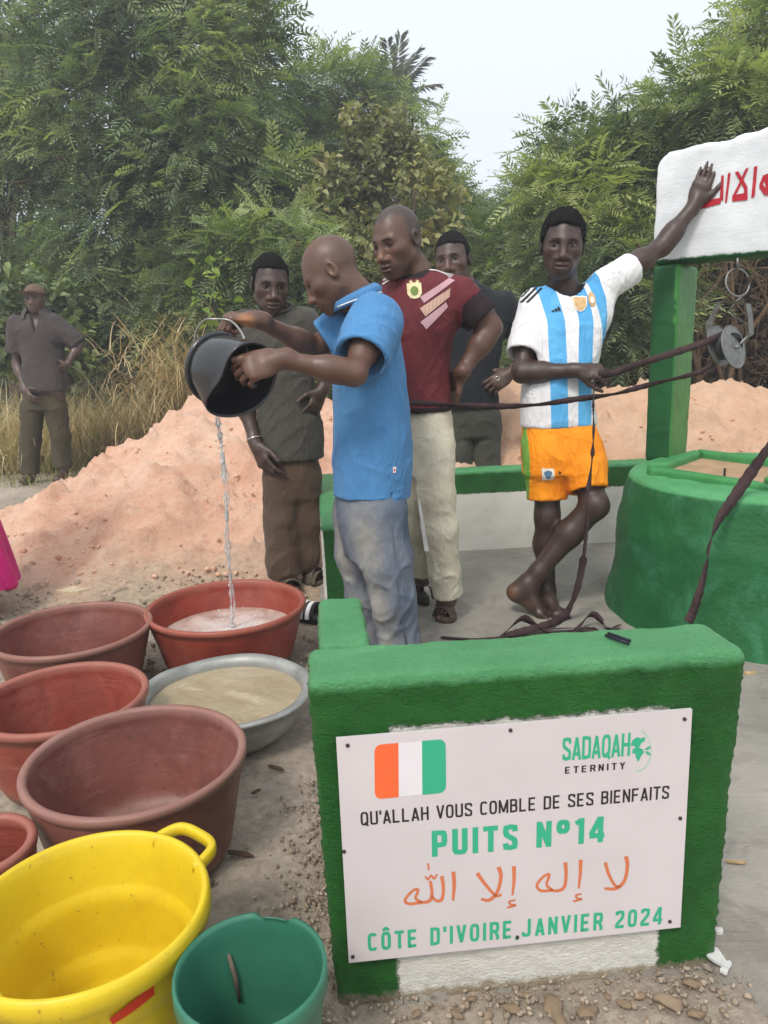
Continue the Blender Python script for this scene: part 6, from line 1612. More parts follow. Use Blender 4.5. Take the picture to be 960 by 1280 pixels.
# palm beyond
pt = empty('palm_tree', (at(492, 500, 17)[0], 17, 0), 'coconut palm standing beyond the other trees against the sky', 'palm')
pc_ = at(494, 118, 17); limb_mesh([([(pc_[0] + 0.25, 17, -0.1), (pc_[0] + 0.15, 17, pc_[2] * 0.5), tuple(pc_)], 0.17, 0.12)], 'trunk', pt)
pv, pf = frond_tpl(34, 1.75, 0.46, 0.075, 0.0, 58); pv[:, 2] = pv[:, 2] - 0.30 * (pv[:, 1] / 1.75) ** 2 - np.abs(pv[:, 0]) * 0.35
pm_ = leaf_mat('palm leaf', [(0.0, (0.05, 0.062, 0.045)), (0.6, (0.085, 0.10, 0.07)), (1.0, (0.15, 0.15, 0.09))], 0.12)
for i in range(26):
    a = 2.4 * i + 0.3; el = R(74 - 4.6 * i + (i % 3) * 8); d = np.array([[math.cos(a) * math.cos(el), math.sin(a) * math.cos(el), math.sin(el)]]); n_ = np.array([[-math.cos(a) * math.sin(el), -math.sin(a) * math.sin(el), math.cos(el)]]) + 0.01
    V, F, T = spread([(pv, pf)], pc_[None], d, n_, np.array([0.46 + 0.15 * (i % 4) / 3]), np.random.default_rng(i)); mesh('frond', V, F, pm_, pt, False, attrs=dict(tint=T))
# far wood closing the view
r_ = np.random.default_rng(5); bb = []
for i in range(26):
    x = -60 + i * 44; bb.append(bl(x, 360 + 24 * math.sin(i * 1.9), 60, 62 + 15 * math.sin(i * 3.1), 14 + 1.2 * math.sin(i * 2.3), 0.9)); bb.append(bl(x, 430, 55, 60, 13.2 + math.sin(i), 0.9)); bb.append(bl(x + 20, 470, 50, 40, 12.6 + 0.4 * math.sin(i * 2), 0.9))
P, D, N = cloud(bb, 9000, r_, gap=-2, flat=0.3); V, F, T = spread(LF, P, D, N, r_.uniform(1.7, 2.6, len(P)), r_)
o = mesh('foliage', V, F, leaf_mat('far leaf', [(0.0, (0.05, 0.07, 0.042)), (0.5, (0.10, 0.135, 0.075)), (1.0, (0.19, 0.225, 0.12))], 0.2), None, False, attrs=dict(tint=T)); tag(o, 'dark green far wood closing the view behind the trees', 'foliage', kind='stuff')
# dry grass and weeds behind and beside the heap
def blades(n, place, L, wv, lean, mat, name, label, cat, seed):
    r_ = np.random.default_rng(seed); VV = []; FF = []; TT = []; k = 5
    p0 = place(n, r_); a = r_.uniform(0, 6.283, n); ln = r_.uniform(*L, n); le = np.abs(r_.normal(lean, 0.35, n)); wd = r_.uniform(*wv, n); cur = r_.uniform(0.2, 1.2, n)
    d = np.stack([np.cos(a), np.sin(a), 0 * a], -1); s_ = np.stack([-np.sin(a), np.cos(a), 0 * a], -1)
    V = np.zeros((n, (k + 1) * 2, 3)); p = p0.copy(); ang = 1.45 - le * 0.5
    for j in range(k + 1):
        w_ = (wd * (1 - j / (k + 0.6)))[:, None] * s_ * 0.5; V[:, j * 2] = p + w_; V[:, j * 2 + 1] = p - w_
        st = ln / k; p = p + d * (np.cos(ang) * st)[:, None] + np.array([0, 0, 1.0]) * (np.sin(ang) * st)[:, None]; ang = ang - cur * 0.42
    f = np.array([(j * 2, j * 2 + 1, j * 2 + 3, j * 2 + 2) for j in range(k)]); F = (f[None] + (np.arange(n) * (k + 1) * 2)[:, None, None]).reshape(-1, 4)
    T = np.repeat(np.clip(0.5 + 0.3 * pnoise(p0, 2.0, 3) + r_.normal(0, 0.2, n), 0, 1), (k + 1) * 2)
    return tag(mesh(name, V.reshape(-1, 3), F, mat, None, False, attrs=dict(tint=T)), label, cat, kind='stuff')
STRAW = leaf_mat('straw', [(0.0, lin(146, 124, 92)), (0.5, lin(204, 180, 138)), (1.0, lin(234, 216, 178))], 0.2)
WEED = leaf_mat('weed', [(0.0, lin(96, 104, 58)), (0.5, lin(142, 144, 88)), (1.0, lin(190, 180, 120))], 0.25)
def gp(xr, yr, zc=0.0, zs=0.0):
    def f(n, r_):
        x = r_.uniform(*xr, n); y = r_.uniform(*yr, n); return np.stack([x, y, np.full(n, zc) + np.abs(r_.normal(0, zs, n))], -1)
    return f
blades(5200, gp((-4.6, -1.0), (7.45, 8.6)), (0.5, 1.25), (0.006, 0.014), 0.5, STRAW, 'grass', 'tall dry straw coloured grass tangled behind the heap', 'grass', 1)
blades(2600, gp((-5.5, -0.6), (7.4, 8.8)), (0.35, 0.85), (0.008, 0.02), 0.4, WEED, 'grass', 'olive green weeds growing among the dry grass', 'grass', 2)
blades(900, lambda n, r_: np.stack([r_.normal(-1.95, 0.30, n), r_.normal(7.5, 0.15, n), np.abs(r_.normal(0.75, 0.25, n))], -1), (0.4, 1.0), (0.006, 0.013), 1.5, STRAW, 'straw', 'heap of bleached dry stalks lying over the grass by the bucket', 'straw', 3)
blades(2200, gp((-5.0, 4.0), (6.6, 7.2)), (0.06, 0.25), (0.004, 0.01), 0.5, WEED, 'grass', 'short green weeds sprouting at the back of the heap', 'grass', 4)
blades(2000, gp((-0.6, 6.0), (6.9, 8.2)), (0.3, 0.9), (0.008, 0.02), 0.4, WEED, 'grass', 'olive weeds growing beyond the heap on the right', 'grass', 6)
blades(5200, lambda n, r_: np.stack([r_.uniform(-8, 9, n), r_.uniform(8.8, 12.5, n), np.zeros(n)], -1), (0.5, 1.2), (0.012, 0.03), 0.4, WEED, 'grass', 'tall rank weeds filling the ground under the trees', 'grass', 8)
# bright climbing shoot by the bucket
cv = empty('climbing_plant', at(268, 440, 6.8), 'bright yellow green climbing shoot above the black bucket', 'plant')
r_ = np.random.default_rng(31); spn = spline([at(262, 470, 6.8), at(268, 430, 6.8), at(262, 390, 6.8), at(268, 350, 6.85), at(262, 318, 6.9)], 40); mb = MB(); mb.tube(spn, 0.006, 5, False); mb.build('stem', simple('green stem', lin(96, 110, 60), 0.8), cv)
for i in range(46):
    q = spn[rng.integers(4, 40)] + r_.normal(0, 1, 3) * np.array([0.10, 0.06, 0.05]); v0, f0 = leaf_tpl(0.11, 0.085); M = rotm(r_.uniform(0, 6.28), r_.uniform(-0.6, 0.6), r_.uniform(-0.6, 0.6)) ; V = (v0 * r_.uniform(0.6, 1.1)) @ M.T + q
    mesh('leaf', V, f0, M_BRIGHT, cv, False, attrs=dict(tint=np.full(len(V), r_.random())))
# ------------------------------------------------------------------ the people
GRP = 'people gathered at the well'
def sleeve(a, b, ra, rb, f): return (np.asarray(a, float), np.asarray(b, float), ra, rb, f)
def zfolds(centres, base=0.35):
    """crease weight that rises near given places"""
    def f(V):
        w_ = np.full(len(V), base)
        for (p, r_, a_) in centres: w_ += a_ * np.exp(-(np.linalg.norm(V - np.asarray(p), axis=1) / r_) ** 2)
        return w_
    return f

# ---- the teenager in the striped jersey, one hand on the beam
def build_teen():
    sk = (0.046, 0.0235, 0.0165)
    J = dict(neck=at(706, 368, 3.24), shR=at(664, 386, 3.24), elR=at(652, 466, 3.10), wrR=at(722, 463, 3.02),
             shL=at(764, 350, 3.27), elL=at(828, 308, 3.36), wrL=at(868, 256, 3.375), ftL=at(884, 180, 3.37),
             hipR=at(684, 540, 3.13), knR=at(684, 645, 3.09), anR=at(682, 738, 3.10),
             hipL=at(722, 545, 3.10), knL=at(743, 632, 2.99), anL=at(659, 731, 3.00), toe=at(694, 777, 2.93))
    p = Person(gz(690, 768, 0.02), 'person in a striped white and blue jersey and orange shorts touching the white beam', GRP, J,
               dict(c=at(703, 306, 3.20), yaw=170, pitch=7, roll=-4, s=1.07, fw=1.03, jw=0.88, nose=1.3), sk, h=0.0054, hh=0.0036)
    p.arm('R', 0.95, dict(d=at(762, 464, 2.985) - at(722, 463, 3.02) + np.array([0, 0, -0.004]), n=(0.1, 0.75, -0.65), side=-1, curl=[(55, 75, 40), (62, 80, 45), (66, 80, 45), (70, 80, 45)], thumb=(0.7, 0.45, 0.5), s=0.98))
    p.arm('L', 0.95, dict(d=(0.055, -0.01, 0.17), n=(0.42, 0.9, 0.05), side=-1, curl=[(6, 8, 6), (3, 5, 4), (3, 5, 4), (6, 8, 6)], thumb=(0.75, 0.62, -0.1), spread=0.12, s=1.0))
    J = p.J
    p.leg([J['hipR'], J['knR'], ], [0.068, 0.050]); p.leg([J['knR'], J['knR'] * 0.62 + J['anR'] * 0.38 + (0, 0.012, 0), J['anR'] + (0, 0, 0.06), J['anR']], [0.048, 0.051, 0.033, 0.032])
    p.leg([J['hipL'] + np.array([0, 0.035, 0]), J['knL']], [0.066, 0.053]); p.leg([J['knL'], J['knL'] * 0.64 + J['anL'] * 0.36 + (0, 0.015, 0), J['knL'] * 0.16 + J['anL'] * 0.84, J['anL']], [0.050, 0.053, 0.034, 0.032])
    p.v.ell(J['knL'] + (0.010, -0.022, 0.004), (0.034, 0.03, 0.04), 0.03)
    ha = gz(676, 742, 0.055) + (0, 0.06, 0)
    p.foot(at(678, 745, 3.12), gz(700, 768, 0.035), gz(711, 776, 0.03), k=0.92, ankle=J['anR'], side=1)
    p.foot(at(643, 739, 3.00), at(676, 766, 2.965), at(692, 776, 2.945), up=(0.75, -0.2, 0.45), k=0.95, ankle=J['anL'], side=1)
    rows = rows_px([(532, 650, 745, 3.14, 0.112), (500, 652, 742, 3.15, 0.108), (455, 655, 746, 3.17, 0.105), (420, 652, 757, 3.20, 0.108), (390, 655, 768, 3.23, 0.105), (368, 668, 762, 3.245, 0.085), (356, 684, 740, 3.25, 0.062)])
    T = Loft(rows, 0.12)
    spots = [(at(636, 741, 2.97), 0.035, (0.16, 0.075, 0.045), 0.75), (at(655, 760, 2.95), 0.03, (0.13, 0.065, 0.04), 0.5), (J['wrL'] + (0.03, -0.03, 0.07), 0.03, (0.10, 0.05, 0.035), 0.0)]
    p.body(T, spots, lips=(0.085, 0.042, 0.036), gaze=0.3, lid=0.6, scalp=(0.058, 0.048, -0.035, 0.7, (0.016, 0.013, 0.012)))
    p.hair(0.013, 0.066, -0.03, rough=0.0022, temple=0.040)
    # jersey
    C0 = at(704, 440, 3.1)
    ux, uz = unit(at(754, 440, 3.1) - C0), np.array([0, 0, 1.0])
    b = NB('striped jersey')
    at_ = b.n('ShaderNodeAttribute', attribute_name='chest').outputs['Vector']
    sep = b.n('ShaderNodeSeparateXYZ'); b.l(at_, sep.inputs[0])
    u_, v_, w_ = sep.outputs
    st = b.math('MAXIMUM', b.math('MAXIMUM', b.math('LESS_THAN', u_, 1.0), b.math('LESS_THAN', v_, 1.0)), b.math('LESS_THAN', w_, 1.0))
    wt = b.ramp(b.noise(6, 4), [(0.3, lin(212, 210, 212)), (0.7, lin(232, 230, 230))])
    bl = b.ramp(b.noise(8, 4), [(0.3, lin(78, 158, 212)), (0.7, lin(100, 176, 224))])
    dk = lin(24, 24, 30)
    col = b.mix(st, wt, bl)
    col = b.mix(b.math('GREATER_THAN', b.attr('collar'), 0.5), col, dk)
    jm = b.bsdf(col, 0.75, 0.25, crease(b, 700, 0.03), 0.6, 0.007)
    def at2(V):
        d = V - C0; u = d @ ux; z = d[:, 2]
        zs = np.array([at(704, y_, 3.1)[2] for y_ in (530, 450, 400, 365, 335)])
        def cen(xs, hw): return np.abs(u - np.interp(z + C0[2], zs, [(at(x_, 440, 3.1) - C0) @ ux for x_ in xs])) / (hw * 0.00316)
        dL = cen((699, 696, 694, 686, 676), 11.0); dM = cen((732, 731, 732, 725, 716), 9.6); dR = cen((775, 768, 760, 750, 741), 8.5)
        nc = p.J['neck'] + np.array([0.0, -0.012, 0.026])
        dn = np.sqrt(((V[:, 0] - nc[0]) / 1.0) ** 2 + ((V[:, 1] - nc[1]) / 1.0) ** 2)
        coll = ((dn < 0.078) & (V[:, 2] > nc[2] - 0.065)).astype(float)
        body_ = np.ones(len(V))
        for a_, b_, sg in ((p.J['shR'], p.J['elR'], -1), (p.J['shL'], p.J['elL'], 1)):
            t = (V - a_) @ unit(b_ - a_); r_ = np.linalg.norm(V - a_ - np.outer(np.clip(t, 0, 9), unit(b_ - a_)), axis=1)
            body_[(t > 0.035) & (r_ < 0.09) & (np.abs(V[:, 0] - C0[0]) > 0.125)] = 0
        off = (1 - body_) * 9 + (V[:, 1] > 3.26) * 9
        return dict(chest=np.stack([dL + off, dM + off, dR + off * 0.3 + (np.abs(V[:, 0] - C0[0]) > 0.19) * 9], -1), collar=coll)
    nk = (p.J['neck'] + (0.0, 0.02, -0.03), p.J['neck'] + (0, -0.055, 0.09))
    fo = zfolds([(at(660, 440, 3.15), 0.10, 0.6), (at(740, 420, 3.15), 0.12, 0.7), (at(700, 510, 3.1), 0.12, 0.5), (at(780, 345, 3.2), 0.07, 0.7)], 0.45)
    o, V, F = p.shirt('jersey', jm, T, [sleeve(p.J['shR'] + (0.012, 0, -0.004), p.J['elR'] + (-0.008, 0, 0), 0.066, 0.074, 0.72), sleeve(p.J['shL'] + (-0.015, 0, -0.012), p.J['elL'] + (0, 0, -0.012), 0.066, 0.066, 0.44)],
                      0.066, nk, h=0.0056, folds=fo, seed=3, attrs=at2, amp=0.006)
    D = unit(np.array([0.02, 1, -0.05])); fr = (C0 - D * 0.0, ux, uz, D)
    bv = p.sb
    dk_m = simple('black print', lin(26, 26, 30), 0.7); gold = simple('gold print', lin(205, 168, 120), 0.5, 0.2, 90); crm = simple('cream print', lin(232, 222, 205), 0.6)
    def px(u, v): d = at(u, v, 3.1) - C0; return (d @ ux, d[2])
    # shoulder stripes, right shoulder of the wearer
    fr2 = (C0, ux, uz, D)
    for k in range(3):
        x0, y0, x1, y1 = 653 + k * 5.6, 374.5 + k * 1.0, 676 + k * 4.6, 351 + k * 2.5
        decal('shoulder_stripe', [px(x0, y0), px(x0 + 2.6, y0 + 0.6), px(x1 + 2.4, y1 + 0.8), px(x1, y1)], fr2, bv, dk_m, o, 0.002)
    for k in range(3):
        x0, y0 = 722 + k * 4.2, 343.5 - k * 1.8
        decal('shoulder_stripe', [px(x0, y0), px(x0 + 2.4, y0 - 1.2), px(x0 + 5.6, y0 + 5.5), px(x0 + 3.2, y0 + 7)], fr2, bv, dk_m, o, 0.002)
    sh = [(-0.5, 0.45), (-0.22, 0.5), (0, 0.46), (0.22, 0.5), (0.5, 0.45), (0.46, -0.1), (0.25, -0.38), (0, -0.5), (-0.25, -0.38), (-0.46, -0.1)]
    c1 = px(729.5, 378)
    decal('crest', [(c1[0] + x * 0.062, c1[1] + y * 0.066) for x, y in sh], fr, bv, crm, o, 0.002)
    decal('crest_shield', [(c1[0] + x * 0.050, c1[1] + y * 0.053) for x, y in sh], fr, bv, gold, o, 0.0035)
    c2 = px(746, 371)
    decal('badge', [(c2[0] + 0.016 * math.cos(t), c2[1] + 0.030 * math.sin(t)) for t in np.linspace(0, 6.28, 13)[:-1]], fr, bv, gold, o, 0.002)
    decal('badge_centre', [(c2[0] + 0.009 * math.cos(t), c2[1] - 0.004 + 0.014 * math.sin(t)) for t in np.linspace(0, 6.28, 11)[:-1]], fr, bv, crm, o, 0.0035)
    for k in range(3):                                              # three-bar mark
        x0, y0 = 693.5 + k * 4.0, 389.8 - k * 0.7; hh_ = [2.2, 4.0, 6.0][k]
        decal('maker_mark', [px(x0, y0), px(x0 + 3.0, y0 - 0.5), px(x0 + 3.0 - hh_ * 0.35, y0 - hh_ - 0.8), px(x0 - hh_ * 0.25, y0 - hh_ * 0.6)], fr, bv, dk_m, o, 0.002)
    # shorts
    ob = NB('orange shorts')
    oc = ob.mix(ob.math('GREATER_THAN', ob.attr('side'), 0.5), ob.ramp(ob.noise(7, 4), [(0.3, lin(236, 128, 8)), (0.7, lin(252, 156, 24))]), lin(120, 170, 70))
    om = ob.bsdf(oc, 0.7, 0.25, crease(ob, 600, 0.03), 0.7, 0.008)
    W = Loft(rows_px([(590, 655, 756, 3.09, 0.105), (560, 652, 754, 3.11, 0.115), (538, 653, 745, 3.13, 0.104), (520, 655, 741, 3.14, 0.094)]), 0.1)
    legs = [[(at(682, 560, 3.12), 0.092), (at(684, 590, 3.10), 0.088), (at(684, 624, 3.09), 0.083)],
            [(at(722, 560, 3.09), 0.096), (at(729, 585, 3.05), 0.090), (at(735, 613, 3.01), 0.080)]]
    def sd(V):
        c_ = at(664, 575, 3.0); a_ = at(657, 520, 3.05); b_ = at(662, 625, 3.0)
        t = np.clip((V[:, 2] - a_[2]) / (b_[2] - a_[2]), 0, 1); x = a_[0] + (b_[0] - a_[0]) * t
        return dict(side=((np.abs(V[:, 0] - x) < 0.010) & (V[:, 1] < 3.12)).astype(float))
    fo = zfolds([(at(708, 580, 3.0), 0.08, 1.0), (at(740, 590, 2.98), 0.08, 0.8)], 0.5)
    o2, V2, F2 = p.trousers('shorts', om, legs, W, 0.03, 0.0056, 5, 0.006, folds=fo, attrs=sd)
    def px2(u, v): d = at(u, v, 3.0) - C0; return (d @ ux, d[2])
    decal('crest', [px2(673, 588), px2(687.5, 587.5), px2(688, 601), px2(673.5, 603)], fr, p.tb, crm, o2, 0.003)
    blue = simple('blue print', lin(88, 120, 150), 0.6, 0.4, 120)
    decal('crest_drawing', [(lambda q: (q[0] + 0.014 * math.cos(t) * (1 + 0.3 * math.sin(3 * t)), q[1] + 0.016 * math.sin(t)))(px2(680.4, 595)) for t in np.linspace(0, 6.28, 15)[:-1]], fr, p.tb, blue, o2, 0.0045)
    decal('maker_mark', [px2(692, 590), px2(697, 592.2), px2(692.4, 594.5), px2(693.4, 592.2)], fr, p.tb, dk_m, o2, 0.003)
    return p

# ---- the man in the blue polo shirt, pouring
def build_pourer():
    sk = (0.112, 0.054, 0.034)
    J = dict(neck=at(452, 374, 2.60), shL=at(470, 402, 2.46), elL=at(443, 467, 2.30), wrL=at(350, 449, 2.27),
             shR=at(446, 396, 2.74), elR=at(394, 436, 2.72), wrR=at(322, 400, 2.53), hdR=at(270, 396, 2.48), hdL=at(300, 470, 2.24),
             hipL=at(482, 620, 2.52), knL=at(492, 720, 2.50), anL=at(512, 862, 2.52), hipR=at(452, 620, 2.66), knR=at(448, 715, 2.62), anR=at(484, 850, 2.64))
    p = Person(gz(492, 868, 0.0), 'person in a blue polo shirt and faded jeans tipping a black bucket', GRP, J,
               dict(c=at(414, 341, 2.60), yaw=86, pitch=33, roll=2, s=0.965, fw=1.0), sk, h=0.0052, hh=0.0036)
    p.arm('L', 0.88, dict(d=at(302, 464, 2.235) - at(350, 449, 2.27), n=(0.10, 0.85, -0.30), side=-1, curl=[(42, 40, 30), (48, 44, 32), (52, 46, 32), (56, 46, 32)], thumb=(0.95, 0.25, 0.05), thumb2=1.0, s=1.08))
    p.arm('R', 0.88, dict(d=at(282, 396, 2.50) - at(322, 400, 2.53), n=(-0.2, 0.15, -0.9), side=-1, curl=[(62, 85, 55), (66, 85, 55), (68, 85, 55), (70, 85, 55)], thumb=(0.85, 0.2, 0.55), s=1.05))
    J = p.J
    rows = rows_px([(622, 419, 512, 2.59, 0.175), (580, 417, 515, 2.59, 0.172), (520, 417, 512, 2.60, 0.170), (470, 417, 506, 2.60, 0.176), (430, 422, 500, 2.60, 0.190), (402, 432, 496, 2.60, 0.185), (384, 442, 488, 2.60, 0.135), (368, 452, 474, 2.60, 0.075)])
    T = Loft(rows, -0.06)
    for a_, b_, r_ in ((J['hipL'], J['anL'], 0.05), (J['hipR'], J['anR'], 0.05)): p.v.cone(a_, b_, 0.045, 0.035, 0.02)
    p.v.loft(Loft(rows_px([(690, 450, 485, 2.58, 0.06), (600, 440, 490, 2.59, 0.10)]), 0), 0.03)
    orange = (0.42, 0.17, 0.055)
    spots = [(J['wrR'] + unit(J['hdR'] - J['wrR']) * 0.035 + (0.0, -0.030, -0.012), 0.032, orange, 0.65), (J['elL'] + (0.02, -0.02, -0.035), 0.025, (0.17, 0.115, 0.09), 0.6), (at(303, 449, 2.2), 0.016, (0.30, 0.17, 0.12), 0.5)]
    p.body(T, spots, lips=(0.10, 0.05, 0.04), lid=0.3, gaze=0.0, brow=False, stubble=0.25, scalp=(0.2, -0.035, -0.05, 0.22, (0.05, 0.04, 0.036)))
    pm = cloth('blue pique cotton', lin(76, 128, 176), 0.10, 1100, 0.25)
    nk = (J['neck'] + (0.05, 0, -0.05), p.C + (0.03, 0, -0.06))
    fo = zfolds([(at(440, 450, 2.5), 0.10, 0.5), (at(480, 460, 2.5), 0.12, 0.5), (at(460, 590, 2.5), 0.15, 0.3)], 0.40)
    sl_ = [sleeve(J['shL'] + (-0.0, 0.02, -0.01), J['elL'] + (0, 0, 0), 0.082, 0.086, 0.70), sleeve(J['shR'] + (0, -0.02, -0.01), J['elR'], 0.078, 0.078, 0.74)]
    z0 = T.lo; sx = at(489, 612, 2.45)
    slit = [(lambda P: np.maximum(np.abs(P[0] - sx[0]) - 0.0035, P[2] - (z0 + 0.045)) + 0 * P[1], np.array([sx[0] - 0.01, sx[1] - 0.2, z0 - 0.01]), np.array([sx[0] + 0.01, sx[1] + 0.1, z0 + 0.05]), 0.001, 'cut'),
            (lambda P: np.maximum(P[0] - sx[0], P[2] - (z0 + 0.022)) + 0 * P[1], np.array([sx[0] - 0.3, sx[1] - 0.3, z0 - 0.02]), np.array([sx[0], sx[1] + 0.6, z0 + 0.03]), 0.001, 'cut')]
    o, V, F = p.shirt('polo_shirt', pm, T, sl_, 0.062, nk, h=0.0056, folds=fo, seed=11, amp=0.008, slit=slit)
    # turned-down collar with a white line
    cb = MB(); N_ = 28; cc = J['neck'] + np.array([-0.012, 0, -0.008]); tl = rotm(0, 0, 0)
    ring = []
    for i in range(N_ + 1):
        t = R(200) + R(320) * i / N_ - R(0)
        dx, dy = math.cos(t), math.sin(t)
        up = 0.022 + 0.026 * dx
        a_ = cc + np.array([0.060 * dx, 0.066 * dy, up + 0.012]); b_ = cc + np.array([0.082 * dx - 0.004, 0.094 * dy, up - 0.030]); i_ = cc + np.array([0.054 * dx, 0.060 * dy, up - 0.02])
        m_ = (a_ + b_) / 2 + np.array([0.012 * dx, 0.012 * dy, 0.008])
        ring.append((i_, a_, m_, b_, b_ - np.array([0.012 * dx, 0.012 * dy, -0.004])))
    Vc = [q for r_ in ring for q in r_]; Fc = [(i * 5 + j, i * 5 + j + 1, i * 5 + 6 + j, i * 5 + 5 + j) for i in range(N_) for j in range(4)]
    co = mesh('collar', np.array(Vc), Fc, pm, o)
    lm = MB(); lm.tube([r_[2] * 0.35 + r_[3] * 0.65 + (r_[3] - r_[0]) * 0.03 for r_ in ring[2:-2]], 0.0026, 6); lm.build('piping', simple('white piping', lin(225, 225, 225), 0.6), co)
    D = unit(np.array([0.0, 1, -0.05])); fr = (at(470, 560, 2.4), np.array([1.0, 0, 0]), np.array([0, 0, 1.0]), D)
    def px(u, v): d = at(u, v, 2.4) - fr[0]; return (d[0], d[2])
    decal('label_tab', [px(491, 585), px(495, 585), px(495, 592.5), px(491, 592.5)], fr, p.sb, simple('white tab', lin(230, 215, 215), 0.6), o, 0.002)
    decal('label_dot', [px(492, 587), px(494, 587), px(494, 590.5), px(492, 590.5)], fr, p.sb, simple('red dot', lin(205, 70, 80), 0.6), o, 0.003)
    # jeans
    jb = NB('faded denim')
    f1 = jb.ramp(jb.noise(5, 6, 0.65), [(0.28, lin(66, 76, 94)), (0.5, lin(96, 104, 118)), (0.74, lin(128, 131, 136))])
    f2 = jb.mix(jb.math('MULTIPLY', jb.attr('worn'), jb.ramp(jb.noise(9, 5, 0.7), [(0.35, 0.3), (0.6, 1.0)])), f1, lin(152, 148, 140))
    jm = jb.bsdf(f2, 0.9, 0.12, crease(jb, 800, 0.1), 0.4, 0.006)
    W = Loft(rows_px([(690, 432, 497, 2.57, 0.135), (640, 422, 503, 2.58, 0.16), (612, 422, 504, 2.59, 0.158), (598, 428, 498, 2.59, 0.14)]), 0)
    legs = [[(at(476, 640, 2.50), 0.092), (at(483, 700, 2.48), 0.084), (at(490, 745, 2.48), 0.075), (at(497, 800, 2.50), 0.068), (at(508, 866, 2.52), 0.066)],
            [(at(446, 640, 2.66), 0.088), (at(448, 690, 2.66), 0.080), (at(458, 745, 2.66), 0.072), (at(468, 800, 2.68), 0.066), (at(484, 850, 2.70), 0.062)]]
    def worn(V):
        w_ = np.zeros(len(V))
        for L in legs:
            for (a_, b_) in zip([q[0] for q in L[:-2]], [q[0] for q in L[1:-1]]):
                t = np.clip(((V - a_) @ (b_ - a_)) / ((b_ - a_) @ (b_ - a_)), 0, 1); d = V - (a_ + np.outer(t, b_ - a_))
                w_ = np.maximum(w_, np.exp(-((np.linalg.norm(d - np.array([-0.05, -0.06, 0]), axis=1)) / 0.055) ** 2))
        return dict(worn=w_)
    fo = zfolds([(at(482, 745, 2.42), 0.12, 1.2), (at(500, 800, 2.42), 0.1, 0.9), (at(455, 745, 2.6), 0.1, 0.8)], 0.4)
    jo, Vj, Fj = p.trousers('jeans', jm, legs, W, 0.04, 0.0056, 12, 0.008, folds=fo, attrs=worn)
    sm = MB(); d = simple('denim seam', lin(96, 100, 108), 0.9)
    pts = []
    for u, v in [(487, 625), (490, 660), (494, 700), (498, 740), (503, 775), (510, 820)]:
        h_ = p.tb.ray_cast(Vector(at(u, v, 2.0)), Vector(at(u, v, 3.0) - at(u, v, 2.0)).normalized(), 3)
        if h_[0]: pts.append(np.array(h_[0]) + np.array(h_[1]) * 0.0005)
    if len(pts) > 2: sm.tube(pts, 0.0022, 5); sm.build('seam', d, jo)
    return p

